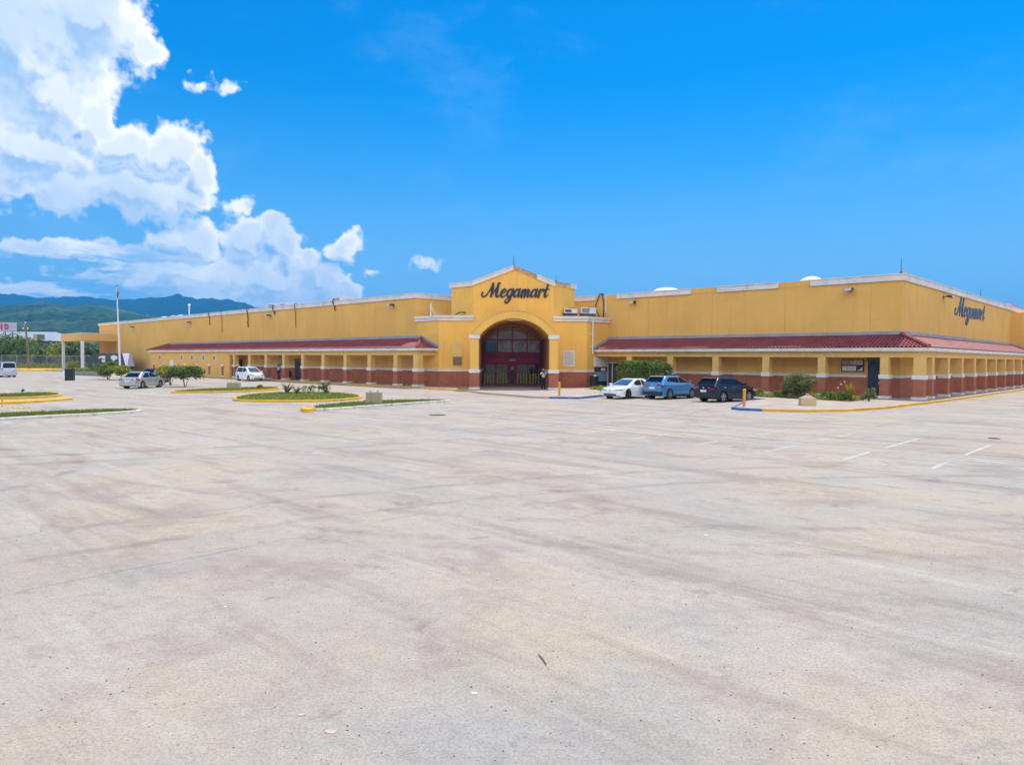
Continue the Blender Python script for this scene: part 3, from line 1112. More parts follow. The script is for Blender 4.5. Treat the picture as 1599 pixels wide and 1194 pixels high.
    b.band([(-52.3, 46.4), (-52.3, 45.44), EN(-3.86, -0.04)], -0.3, 0.15, 9.46, 9.84)
    b.band([(-52.3, 46.4), (-52.3, 45.44), EN(-3.86, -0.04)], -0.3, 0.22, 9.84, 9.92)
    b.band([(-43.84, 53.1), (-43.84, 53.9), (-44.4, 53.9)], -0.3, 0.16, 9.46, 9.92)
    bp_split(b, 'tower_cornice', M['trim'])
    b = MB()
    slope(b, 0.01, 2.19, 0.30, 0.05, 0.05, -0.3)
    rnd = random.Random(3)
    for i in range(9):
        u = 0.1 + i * 0.23
        slope(b, u, u + rnd.uniform(0.08, 0.2), rnd.uniform(0.2, 0.32), -rnd.uniform(0.05, 0.12), rnd.uniform(0.07, 0.12), -0.1)
    b.band([EN(3.82, -0.1), (-43.84, 53.08)], -0.3, 0.05, 9.46, 9.88)
    tag(bp(b, 'bare_cornice', M['bare']), 'broken strip of gable edge where the white cornice has fallen')
    b = MB()
    slope(b, 0.0, 2.2, -0.05, 0.10, 0.10, -0.4)
    b.band([EN(3.84, -0.1), (-43.84, 53.1)], -0.3, 0.09, 9.88, 9.93)
    bp_split(b, 'coping', M['flash'])
    # arch portico
    IW, OW = 3.05, 3.8
    prof = [(-OW, -IW, 0, 0), (-OW, -IW, 4.68, 4.55)]
    K = 28
    for i in range(1, K):
        t = -1 + 2 * i / K
        uo, ui = OW * math.sin(t * math.asin(OW / 4.42)) / (OW / 4.42), None
        ang_o = t * math.asin(OW / 4.42)
        ang_i = t * math.asin(IW / 3.734)
        prof.append((4.42 * math.sin(ang_o), 3.734 * math.sin(ang_i), 2.42 + 4.42 * math.cos(ang_o), 2.396 + 3.734 * math.cos(ang_i)))
    prof += [(OW, IW, 4.68, 4.55), (OW, IW, 0, 0)]
    b = MB()
    vf, vb = 5.8, -0.2
    for i in range(len(prof) - 1):
        (o0, i0, zo0, zi0), (o1, i1, zo1, zi1) = prof[i], prof[i + 1]
        def P_(u, v, z):
            return (*EN(u, v), z)
        b.face([P_(o0, vf, zo0), P_(i0, vf, zi0), P_(i1, vf, zi1), P_(o1, vf, zo1)])
        b.face([P_(o0, vf, zo0), P_(o1, vf, zo1), P_(o1, vb, zo1), P_(o0, vb, zo0)])
        b.face([P_(i0, vf, zi0), P_(i0, -7.6, zi0), P_(i1, -7.6, zi1), P_(i1, vf, zi1)])
    bp(b, 'portico', M['tower'], smooth=30)
    # a raised rim on the arch face
    b = MB()
    for i in range(1, len(prof) - 2):
        (o0, i0, zo0, zi0), (o1, i1, zo1, zi1) = prof[i], prof[i + 1]
        vs = []
        for (o_, z_, c) in ((o0, zo0, 0.0), (o1, zo1, 0.0)):
            vs += [(*EN(o_, 5.80), z_ + 0.02), (*EN(o_, 5.86), z_ + 0.02), (*EN(o_ * 0.985, 5.86), z_ - 0.07), (*EN(o_ * 0.985, 5.80), z_ - 0.07)]
        b.add(vs, [(0, 1, 5, 4), (1, 2, 6, 5), (2, 3, 7, 6)])
    bp(b, 'arch_rim', M['column'], smooth=40)
    # pillar dressings: brick foot, white band, capital, plinth
    for s in (-1, 1):
        u_0, u_1 = sorted((s * 3.84, s * 3.01))
        def ubox(bb, ua, ub, va, vb_, z0, z1):
            bb.prism([EN(ua, vb_), EN(ub, vb_), EN(ub, va), EN(ua, va)][::-1], z0, z1)
        b = MB()
        ubox(b, u_0, u_1, 5.83, 5.1, 0.18, 1.42)
        pil = bp(b, 'pillar', M['brick'])
        b = MB(); ubox(b, u_0 - 0.05, u_1 + 0.05, 5.89, 5.05, 1.42, 1.72); bp(b, 'pillar_band', M['trim'], pil, bevel=0.015)
        b = MB(); ubox(b, u_0 - 0.05, u_1 + 0.05, 5.90, 5.05, 4.36, 4.69); bp(b, 'capital', M['trim'], pil, bevel=0.015)
        b = MB(); ubox(b, u_0 - 0.06, u_1 + 0.06, 5.93, 5.05, 0.0, 0.18); bp(b, 'plinth', M['trim'], pil, bevel=0.015)
        b = MB(); ubox(b, *sorted((s * 3.045, s * 3.005)), 5.05, -7.5, 0.0, 4.54); bp(b, 'passage_wall', M['brick'])
        b = MB(); ubox(b, *sorted((s * 3.04, s * 2.95)), 5.04, -7.5, 1.44, 1.68); bp(b, 'passage_band', M['trim'])
    b = MB()
    b.prism([EN(-0.62, 5.4), EN(0.62, 5.4), EN(0.62, 5.1), EN(-0.62, 5.1)], 5.98, 6.05)
    bp(b, 'arch_lamp', M['white'])
    build_entrance_screen()
    # wainscot
    b, w = MB(), MB()
    for path in ([(-91.4, 43.2), (-51.47, 43.2), EN(-3.81, 0)], [EN(3.81, 0), (-41.6, 53.06), (-41.6, 54.15)],
                 [(-39.9, 56.5), (on_b(1354, 600, 56.5)[0], 56.5)], [(on_b(1378, 600, 56.5)[0], 56.5), (-15.6, 56.5), (-15.6, 97.9)]):
        b.band(path, -0.05, 0.05, -0.1, 1.43)
        w.band(path, -0.05, 0.10, 1.43, 1.64)
    bp_split(b, 'brick_dado', M['brick'])
    bp_split(w, 'dado_band', M['trim'], bevel=0.01)
    build_canopies()
    # far right chamfered block and turret with a pink roof
    b = MB()
    b.prism([(-15.6, 98), (-12.9, 98), (-8, 103), (-8, 116), (-15.6, 116)], -0.15, 8.3)
    bp(b, 'far_entrance_block', M['wall'])
    b = MB()
    b.prism([(-30, 118), (-18.2, 118), (-18.2, 128), (-30, 128)], 8.9, 9.9)
    bp(b, 'turret_wall', M['wall'])
    b = MB()
    b.add([(-30.3, 117.7, 9.9), (-17.9, 117.7, 9.9), (-17.9, 128.3, 9.9), (-30.3, 128.3, 9.9), (-24, 119.5, 11.3), (-24, 126.5, 11.3), (-19.4, 119.5, 10.9), (-19.4, 126.5, 10.9)],
          [(0, 1, 6, 4), (1, 2, 7, 6), (2, 3, 5, 7), (3, 0, 4, 5), (4, 6, 7, 5)])
    bp(b, 'turret_roof', M['tile'])


def build_entrance_screen():
    V = -7.55
    root = empty('entrance_screen', (0, 0, 0))
    root.parent = store
    def ubox(bb, ua, ub, va, vb_, z0, z1):
        bb.prism([EN(ua, vb_), EN(ub, vb_), EN(ub, va), EN(ua, va)][::-1], z0, z1)
    def arch(u):
        return 2.396 + math.sqrt(max(0, 3.734 ** 2 - u * u)) - 0.03
    us = [-3.02, -1.5, 0.05, 1.6, 3.02]
    fr = MB()
    for u in us[1:-1]:
        ubox(fr, u - 0.055, u + 0.055, V + 0.07, V - 0.07, 3.3, arch(u) - 0.02)
    for s in (-1, 1):
        ubox(fr, *sorted((s * 3.0, s * 2.9)), V + 0.07, V - 0.07, 0, 4.55)
    ubox(fr, -2.9, 2.9, V + 0.06, V - 0.06, 4.57, 4.69)
    ubox(fr, -2.9, 2.9, V + 0.06, V - 0.06, 3.22, 3.36)
    # curved head
    K = 24
    for i in range(K):
        a0, a1 = -3.0 + 6.0 * i / K, -3.0 + 6.0 * (i + 1) / K
        vs = []
        for u in (a0, a1):
            z = arch(u)
            vs += [(*EN(u, V + 0.07), z), (*EN(u, V + 0.07), z - 0.11), (*EN(u, V - 0.07), z - 0.11), (*EN(u, V - 0.07), z)]
        fr.add(vs, [(0, 1, 5, 4), (1, 2, 6, 5), (2, 3, 7, 6), (3, 0, 4, 7)])
    bp(fr, 'frame', M['red'], root)
    for r_ in range(2):
        for i in range(4):
            p = MB()
            ua, ub = us[i] + 0.05, us[i + 1] - 0.05
            if r_ == 0:
                pts = [(ua, 3.36), (ub, 3.36), (ub, 4.57), (ua, 4.57)]
            else:
                pts = [(ua, 4.69), (ub, 4.69)] + [(ub + (ua - ub) * j / 8, max(4.7, arch(ub + (ua - ub) * j / 8) - 0.05)) for j in range(9)]
            p.face([(*EN(u, V), z) for (u, z) in pts])
            bp(p, 'pane', M['panerefl'] if (r_ == 0 and i > 0) else M['glass'], root)
    # fascia and its faded lettering
    b = MB(); ubox(b, -2.99, 2.99, V + 0.22, V - 0.1, 2.16, 3.22)
    bp(b, 'fascia', M['redb'], root, bevel=0.02)
    b = MB()
    rnd = random.Random(11)
    u = -2.85
    while u < 2.75:
        w = rnd.uniform(0.09, 0.17)
        if rnd.random() > 0.16:
            h = rnd.choice((0.2, 0.24, 0.28))
            ubox(b, u, u + 0.045, V + 0.236, V + 0.222, 2.74, 2.74 + h)
            if rnd.random() < 0.7:
                ubox(b, u + w - 0.045, u + w, V + 0.236, V + 0.222, 2.74, 2.74 + 0.2)
            z = 2.74 + rnd.choice((0.0, 0.08, 0.16))
            ubox(b, u + 0.045, u + w - 0.045, V + 0.235, V + 0.222, z, z + 0.045)
        u += w + 0.035
    tag(bp(b, 'lettering', simple('faded_grey_lettering', (0.10, 0.09, 0.11), 0.6), root), 'row of faded grey letters along the crimson fascia')
    b = MB(); ubox(b, -0.28, 0.36, V + 0.25, V + 0.222, 2.40, 2.66)
    bp(b, 'notice', M['white'], root)
    # doors
    for (ua, ub) in ((-2.9, -0.42), (0.55, 2.9)):
        mid = (ua + ub) / 2
        for (p, q) in ((ua, mid), (mid, ub)):
            d = MB()
            ubox(d, p, p + 0.07, V + 0.05, V - 0.05, 0.0, 2.16)
            ubox(d, q - 0.07, q, V + 0.05, V - 0.05, 0.0, 2.16)
            ubox(d, p + 0.07, q - 0.07, V + 0.05, V - 0.05, 0.0, 0.16)
            ubox(d, p + 0.07, q - 0.07, V + 0.05, V - 0.05, 2.06, 2.16)
            dd = bp(d, 'door', M['red'], root)
            g = MB()
            g.face([(*EN(p + 0.06, V), 0.15), (*EN(q - 0.06, V), 0.15), (*EN(q - 0.06, V), 2.07), (*EN(p + 0.06, V), 2.07)])
            bp(g, 'door_pane', M['glass'], root)
    b = MB(); ubox(b, -0.42, 0.55, V + 0.08, V - 0.08, 0.0, 2.16)
    bp(b, 'door_post', M['red'], root)
    b = MB(); ubox(b, -0.18, 0.32, V + 0.11, V + 0.082, 0.15, 1.9)
    bp(b, 'post_panel', simple('grey_post_panel', (0.12, 0.10, 0.11), 0.4, 0.3, 3.0), root)
    b = MB(); ubox(b, -0.08, 0.2, V + 0.13, V + 0.112, 1.5, 1.86)
    bp(b, 'notice', M['white'], root)
    b = MB(); ubox(b, -1.05, -0.66, V + 0.06, V + 0.03, 1.52, 1.70)
    bp(b, 'door_notice', simple('white_red_notice', (0.6, 0.42, 0.4), 0.5, 0.4, 9.0), root)
    # lobby behind the glass
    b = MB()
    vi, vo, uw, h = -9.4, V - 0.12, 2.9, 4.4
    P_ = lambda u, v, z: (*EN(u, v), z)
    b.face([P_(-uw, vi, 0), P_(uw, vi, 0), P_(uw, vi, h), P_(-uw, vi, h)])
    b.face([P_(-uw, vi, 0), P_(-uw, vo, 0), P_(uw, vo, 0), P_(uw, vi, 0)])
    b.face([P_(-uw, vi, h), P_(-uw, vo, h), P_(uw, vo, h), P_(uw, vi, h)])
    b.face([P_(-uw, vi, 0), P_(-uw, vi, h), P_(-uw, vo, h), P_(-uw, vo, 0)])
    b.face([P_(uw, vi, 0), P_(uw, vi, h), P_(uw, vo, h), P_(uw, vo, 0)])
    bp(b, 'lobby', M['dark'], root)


def build_column():
    c = MB()
    c.box(-0.28, 0.28, -0.28, 0.28, 1.68, 2.94)
    o = c.build('column', M['column'], store)
    for (nm, mt, h, z0, z1) in (('brick_base', 'brick', 0.29, 0.18, 1.42), ('cap_band', 'trim', 0.35, 1.40, 1.70), ('plinth', 'trim', 0.36, 0.0, 0.19)):
        MB().box(-h, h, -h, h, z0, z1).build(nm, M[mt], o, bevel=0.012 if mt == 'trim' else 0)
    return o


def build_canopies():
    proto = build_column()
    spots = [(-52.2, 41.3, 1.15)] + [(-55.35 - 4.35 * i, 41.3, 1.0) for i in range(9)]
    spots += [(-13.85, 54.75, 1.15)] + [(-16.05 - 4.35 * i, 54.75, 1.0) for i in range(6)]
    spots += [(-13.85, 57.05, 1.0)] + [(-13.85, 61.4 + 4.35 * i, 1.0) for i in range(9)]
    for i, (a, b_, s) in enumerate(spots):
        o = proto if i == 0 else copy_tree(proto, store)
        o.location = (a - A0, b_ - B0, 0)
        o.scale = (s, s, 1)
    pathL = [(-91.4, 41.3), (-52.2, 41.3), (-52.2, 43.2)]
    pathR = [(-41.58, 54.75), (-13.85, 54.75), (-13.85, 98.0)]
    pathE = [(-119.6, 43.2), (-119.6, 41.3), (-52.2, 41.3), (-52.2, 43.2)]
    b = MB()
    b.band(pathL, -0.24, 0.26, 2.93, 3.36)
    b.band(pathR, -0.24, 0.26, 2.93, 3.36)
    bp_split(b, 'canopy_beam', M['column'])
    b = MB()
    for p in (pathE, pathR):
        b.band(p, 0.10, 0.62, 3.36, 3.41)
        b.band(p, 0.50, 0.64, 3.41, 3.60)
    bp_split(b, 'eave', M['trim'])
    b = MB()
    b.prism([(-91.3, 41.4), (-52.3, 41.4), (-52.3, 43.18), (-91.3, 43.18)], 2.98, 3.02)
    b.prism([(-41.5, 54.85), (-13.95, 54.85), (-13.95, 97.9), (-15.58, 97.9), (-15.58, 56.48), (-41.5, 56.48)], 2.98, 3.02)
    bp_split(b, 'soffit', M['soffit'])
    # roofs
    ze, zr = 3.60, 4.58
    eL, eR = 0.70, 0.70
    dL, dR = 43.2 - (41.3 - eL), 56.5 - (54.75 - eR)
    a0, a1 = -119.6 - eL, -52.2 + eL
    LL = a1 - a0
    tile_roof('tile_roof', (a0, 41.3 - eL), (1, 0), (0, 1), LL, dL, ze, zr, lambda v: v * dL, lambda v: LL - v * dL)
    tile_roof('tile_roof', (a1, 41.3 - eL), (0, 1), (-1, 0), dL, dL, ze, zr, lambda v: v * dL, lambda v: dL)
    hip_tiles((a1, 41.3 - eL, ze + 0.1), (a1 - dL, 43.15, zr + 0.1))
    hip_tiles((a0, 41.3 - eL, ze + 0.1), (a0 + dL, 43.15, zr + 0.1))
    LR = (-13.85 + eR) + 41.58
    tile_roof('tile_roof', (-41.58, 54.75 - eR), (1, 0), (0, 1), LR, dR, ze, zr, lambda v: 0.0, lambda v: LR - v * dR)
    dS = 15.6 - 13.85 + eR
    LS = 98 - (54.75 - eR)
    tile_roof('tile_roof', (-13.85 + eR, 54.75 - eR), (0, 1), (-1, 0), LS, dS, ze, zr, lambda v: v * dS, lambda v: LS)
    hip_tiles((-13.85 + eR, 54.75 - eR, ze + 0.1), (-15.6, 56.5, zr + 0.1))
    # flashing against the wall
    b = MB()
    b.band([(a0 + dL, 43.2), (a1 - dL + 0.1, 43.2)], -0.02, 0.14, 4.60, 4.84)
    b.band([(-41.6, 56.5), (-15.6, 56.5), (-15.6, 96.6)], -0.02, 0.14, 4.60, 4.84)
    def rake(p, q, off):
        P, Q = Vector(p), Vector(q)
        o_ = Vector(off)
        vs = [P, Q, Q + Vector((0, 0, 0.26)), P + Vector((0, 0, 0.26))]
        vs = vs + [v + o_ for v in vs]
        b.add(vs, [(0, 1, 2, 3), (7, 6, 5, 4), (0, 4, 5, 1), (1, 5, 6, 2), (2, 6, 7, 3), (3, 7, 4, 0)])
    rake((a1 - dL + 0.1, 43.2, 4.58), (a1, 43.2, 3.6), (0, -0.14, 0))
    rake((-41.6, 56.5, 4.58), (-41.6, 54.05, 3.6), (0.14, 0, 0))
    rake((-15.6, 98, 4.58), (-13.15, 98, 3.6), (0, -0.14, 0))
    bp_split(b, 'flashing', M['flash'])
    # closed room at the left end of the walk
    b = MB()
    b.box(-119.4, -91.4, 41.02, 43.2, -0.15, 3.36)
    bp(b, 'room_wall', M['wall'])
    for i, px in enumerate((347.7, 327, 307.6, 290, 272.6, 256.8, 240.6)):
        a = on_b(px, 575, 41.0)[0]
        b = MB(); b.box(a - 0.24, a + 0.24, 40.94, 41.04, 0.2, 1.42)
        p = bp(b, 'pilaster', M['brick'])
        b = MB(); b.box(a - 0.3, a + 0.3, 40.90, 41.04, 1.42, 1.72); bp(b, 'cap_band', M['trim'], p)
        b = MB(); b.box(a - 0.3, a + 0.3, 40.90, 41.04, 0.0, 0.2); bp(b, 'plinth', M['trim'], p)
    for px in (335, 318, 300, 284, 250):
        a, z = on_b(px, 558.3 + (px - 300) * 0.012, 41.0)
        b = MB()
        b.box(a - 0.42, a + 0.42, 40.96, 41.03, z - 0.42, z + 0.42)
        v = bp(b, 'vent', M['white'])
        b = MB(); b.box(a - 0.30, a + 0.30, 40.94, 40.965, z - 0.30, z + 0.30)
        bp(b, 'grille', simple('vent_grille', (0.20, 0.20, 0.23), 0.6, 0.3, 6.0) if 'ventg' not in M else M['ventg'], v)
    a = on_b(268, 570, 41.0)[0]
    b = MB(); b.box(a - 0.55, a + 0.55, 40.95, 41.03, 0.0, 2.15)
    d = bp(b, 'white_door', M['white'])
    b = MB(); b.box(a + 0.36, a + 0.42, 40.90, 40.955, 0.95, 1.1); bp(b, 'handle', M['metal'], d)
    b = MB(); b.box(-91.42, -91.32, 41.35, 42.75, 0.0, 2.4); bp(b, 'end_door', M['maroon'])
    # red door on the left walk, dark blue door near the right corner
    def wall_door(x0, x1, bpl, z1, mat, name):
        a_0, a_1 = on_b(x0, 580, bpl)[0], on_b(x1, 580, bpl)[0]
        q = MB()
        q.box(a_0, a_1, bpl - 0.12, bpl, 0.0, z1)
        d_ = bp(q, name, M[mat])
        q = MB()
        for (lo, hi) in ((0.18, 0.92), (1.05, z1 - 0.2)):
            q.box(a_0 + 0.13, a_1 - 0.13, bpl - 0.135, bpl - 0.118, lo, hi)
        bp(q, 'door_panel', M['dark'] if mat == 'maroon' else M['navy'], d_, bevel=0.01)
        q = MB(); q.box(a_1 - 0.14, a_1 - 0.08, bpl - 0.18, bpl - 0.12, 0.95, 1.12)
        bp(q, 'handle', M['metal'], d_)
        q = MB(); q.box(a_0 - 0.12, a_1 + 0.1, bpl - 0.16, bpl, z1, z1 + 0.22)
        bp(q, 'door_head', M['dmetal'], d_)
    wall_door(462, 471.5, 43.2, 2.25, 'maroon', 'maroon_door')
    wall_door(1356, 1376, 56.5, 2.66, 'navy', 'dark_blue_door')
    # shopfront with a white surround under the right canopy
    b = MB()
    b.box(-41.62, -41.5, 54.2, 56.45, 1.95, 2.9)
    b.box(-41.62, -41.5, 56.2, 56.45, 0, 1.95)
    s = bp(b, 'shopfront', M['white'])
    b = MB(); b.box(-41.62, -41.53, 54.2, 56.2, 1.45, 1.95); bp(b, 'shop_window', M['dark'], s)
    b = MB(); b.box(-41.62, -41.53, 54.2, 56.2, 0.55, 1.45); bp(b, 'blue_panel', simple('pale_blue_panel', (0.20, 0.33, 0.48), 0.3, 0.2, 1.5), s)
    b = MB(); b.box(-41.62, -41.53, 54.2, 56.2, 0, 0.55); bp(b, 'kick_panel', M['black'], s)
    b = MB(); b.box(-41.53, -41.515, 55.2, 55.9, 1.55, 1.82); bp(b, 'notice', M['white'], s)
    a_0 = on_b(951, 580, 56.5)[0]; a_1 = on_b(966, 580, 56.5)[0]
    b = MB(); b.box(a_0, a_1, 56.38, 56.5, 0, 2.3); g = bp(b, 'glass_door', M['dark'])
    b = MB(); b.box(a_0 + 0.45, a_0 + 0.55, 56.33, 56.385, 0, 2.3); b.box(a_0, a_1, 56.33, 56.385, 2.3, 2.42); bp(b, 'door_frame', M['white'], g)
    # rainwater pipes
    for (px, y0, y1, pl) in ((926, 495, 552, 'a'), (946.5, 461, 489, 'b')):
        b = MB()
        if pl == 'a':
            bb, z1 = on_a(px, y0, -41.42); z0 = on_a(px, y1, -41.42)[1]
            b.tube([(-41.42, bb, z0), (-41.42, bb, z1)], 0.065, 8)
            for zz in (z0 + 0.6, z0 + 1.8):
                b.box(-41.6, -41.34, bb - 0.09, bb + 0.09, zz, zz + 0.06)
        else:
            aa, z1 = on_b(px, y0, 56.4); z0 = on_b(px, y1, 56.4)[1]
            b.tube([(aa, 56.4, z0), (aa, 56.4, z1)], 0.06, 8)
        bp(b, 'rainwater_pipe', M['white'], smooth=40)
    # ghost of a removed sign and the grey panel beneath it
    def on_ch(px, py):
        p = on_y(px, py, 66.85)
        return (p.x - W(*E0).x), p.z - WALK
    (ua, zt), (ub, zb) = on_ch(707.5, 533), on_ch(721.5, 556)
    b = MB(); b.prism([EN(ua, 0), EN(ub, 0), EN(ub, 0.02), EN(ua, 0.02)], zb, zt)
    bp(b, 'sign_ghost', simple('paler_yellow_patch', (0.74, 0.50, 0.17), 0.85, 0.05, 1.0))
    # loading canopy at the far left end
    b = MB()
    b.prism([(-155.5, 37.2), (-142.7, 37.2), (-142.7, 43.2), (-155.5, 43.2)], 5.4, 6.7)
    lc = bp(b, 'loading_canopy', M['wall'])
    b = MB()
    b.band([(-155.5, 43.2), (-155.5, 37.2), (-142.7, 37.2), (-142.7, 43.2)], -0.1, 0.06, 6.7, 6.82)
    bp(b, 'canopy_coping', M['trim'], lc)
    for (a, b_) in ((-143.0, 37.5), (-155.2, 37.5)):
        q = MB(); q.box(a - 0.22, a + 0.22, b_ - 0.22, b_ + 0.22, -0.15, 5.4); bp(q, 'canopy_post', M['white'], lc)


M['ventg'] = simple('vent_grille', (0.20, 0.20, 0.23), 0.6, 0.3, 6.0)
build_ground()
build_walks()
build_islands()
build_markings()
build_store()

# ------------------------------------------------------------------ lettering
def catmull(pts, n=6):
    out = []
    N = len(pts)
    for i in range(N - 1):
        p = [pts[max(0, min(N - 1, i + j))] for j in (-1, 0, 1, 2)]
        for s in range(n):
            t = s / n
            out.append(tuple(0.5 * (2 * p[1][c] + (p[2][c] - p[0][c]) * t + (2 * p[0][c] - 5 * p[1][c] + 4 * p[2][c] - p[3][c]) * t * t
                             + (3 * p[1][c] - p[0][c] - 3 * p[2][c] + p[3][c]) * t ** 3) for c in range(len(p[0]))))
    out.append(tuple(pts[-1]))
    return out


GLYPH = {
    'M': (1.92, [[(-0.62, 0.62, .17), (-0.70, 0.30, .19), (-0.42, 0.02, .20), (-0.05, 0.22, .17), (0.28, 0.95, .15), (0.50, 1.72, .20)],
                 [(0.46, 1.70, .28), (0.58, 1.0, .33), (0.66, 0.06, .26)], [(0.68, 0.12, .13), (0.98, 0.9, .13), (1.24, 1.66, .18)],
                 [(1.20, 1.72, .30), (1.26, 0.9, .35), (1.32, 0.25, .31), (1.50, 0.02, .20), (1.82, 0.28, .12)], [(1.16, 1.66, .2), (1.40, 1.78, .16)]]),
    'e': (0.80, [[(0.02, 0.40, .12), (0.34, 0.54, .13), (0.54, 0.80, .17), (0.36, 1.02, .17), (0.10, 0.82, .26), (0.02, 0.42, .30), (0.20, 0.03, .24), (0.48, 0.08, .14), (0.80, 0.36, .11)]]),
    'g': (0.95, [[(0.64, 0.86, .15), (0.38, 1.01, .18), (0.10, 0.72, .28), (0.08, 0.28, .28), (0.30, 0.05, .18), (0.58, 0.36, .13)],
                 [(0.72, 1.02, .24), (0.68, 0.35, .28), (0.58, -0.42, .26), (0.30, -0.74, .20), (0.00, -0.56, .16), (0.22, -0.22, .11), (0.95, 0.30, .11)]]),
    'a': (0.98, [[(0.62, 0.86, .15), (0.36, 1.01, .18), (0.08, 0.68, .28), (0.08, 0.24, .28), (0.30, 0.03, .18), (0.56, 0.34, .13)],
                 [(0.70, 1.02, .24), (0.66, 0.35, .29), (0.74, 0.06, .20), (0.98, 0.34, .11)]]),
    'm': (1.38, [[(0.0, 0.66, .12), (0.16, 1.0, .18), (0.18, 0.5, .29), (0.16, 0.02, .27)], [(0.18, 0.40, .13), (0.42, 0.98, .18), (0.58, 0.80, .28), (0.58, 0.02, .28)],
                 [(0.60, 0.40, .13), (0.84, 0.98, .18), (1.00, 0.80, .28), (0.98, 0.24, .28), (1.10, 0.03, .18), (1.38, 0.34, .11)]]),
    'r': (0.74, [[(0.0, 0.66, .12), (0.16, 1.02, .20), (0.18, 0.5, .29), (0.16, 0.02, .27)], [(0.18, 0.45, .13), (0.40, 0.98, .20), (0.66, 0.92, .24), (0.64, 0.76, .17)]]),
    't': (0.66, [[(0.30, 1.55, .22), (0.24, 0.9, .28), (0.22, 0.28, .28), (0.36, 0.03, .18), (0.68, 0.34, .11)], [(-0.06, 0.98, .13), (0.25, 1.0, .15), (0.62, 1.05, .12)]]),
}


def letter_mesh(ch, unit, thick=0.09, slant=0.30, bold=0.62):
    b = MB()
    for si, st in enumerate(GLYPH[ch][1]):
        pts = catmull(st, 6)
        P = [Vector((x + slant * y, y)) for (x, y, w) in pts]
        n = len(P)
        d0 = 0.003 * si
        rings = []
        for i in range(n):
            t = (P[min(n - 1, i + 1)] - P[max(0, i - 1)])
            t = t.normalized() if t.length > 1e-9 else Vector((1, 0))
            nn = Vector((-t.y, t.x)) * pts[i][2] * bold
            l, r_ = (P[i] + nn) * unit, (P[i] - nn) * unit
            rings.append((l, r_))
        # rounded ends
        for (i, sgn) in ((0, -1), (n - 1, 1)):
            pass
        vs = []
        for (l, r_) in rings:
            vs += [(l.x, -thick - d0, l.y), (r_.x, -thick - d0, r_.y), (r_.x, 0.0, r_.y), (l.x, 0.0, l.y)]
        fs = []
        for i in range(n - 1):
            o = 4 * i
            for j in range(4):
                fs.append((o + j, o + (j + 1) % 4, o + 4 + (j + 1) % 4, o + 4 + j))
        fs += [(3, 2, 1, 0), (4 * n - 4, 4 * n - 3, 4 * n - 2, 4 * n - 1)]
        b.add(vs, fs)
        for i in (0, n - 1):
            c = P[i] * unit
            r_ = pts[i][2] * bold * unit
            vs = []
            for y in (-thick - d0 - 0.0015, 0.0):
                vs += [(c.x + r_ * math.cos(a * math.pi / 5), y, c.y + r_ * math.sin(a * math.pi / 5)) for a in range(10)]
            b.add(vs, [tuple(range(10)), tuple(reversed(range(10, 20)))] + [(a, (a + 1) % 10, 10 + (a + 1) % 10, 10 + a) for a in range(10)])
    return b


def wall_sign(loc, rotz, width, unit, mat, label, wob=0.0):
    word = 'Megamart'
    total = sum(GLYPH[c][0] for c in word)
    ux = width / (total + 0.75)
    root = empty('wall_sign', loc, rotz)
    tag(root, label, 'sign')
    x = -width / 2 + 0.62 * ux
    rnd = random.Random(5)
    for i, c in enumerate(word):
        b = letter_mesh(c, 1.0, (0.09 if not wob else 0.05) / unit, bold=0.55 if not wob else 0.42)
        b.v = [(p[0] * ux, p[1] * unit, p[2] * unit) for p in b.v]
        o = b.build('letter', M[mat], root)
        o.location = (x, 0, -0.4 * unit + (rnd.uniform(-1, 1) * wob))
        if wob:
            o.rotation_euler = (0, rnd.uniform(-0.05, 0.05), 0)
        x += GLYPH[c][0] * ux
    return root


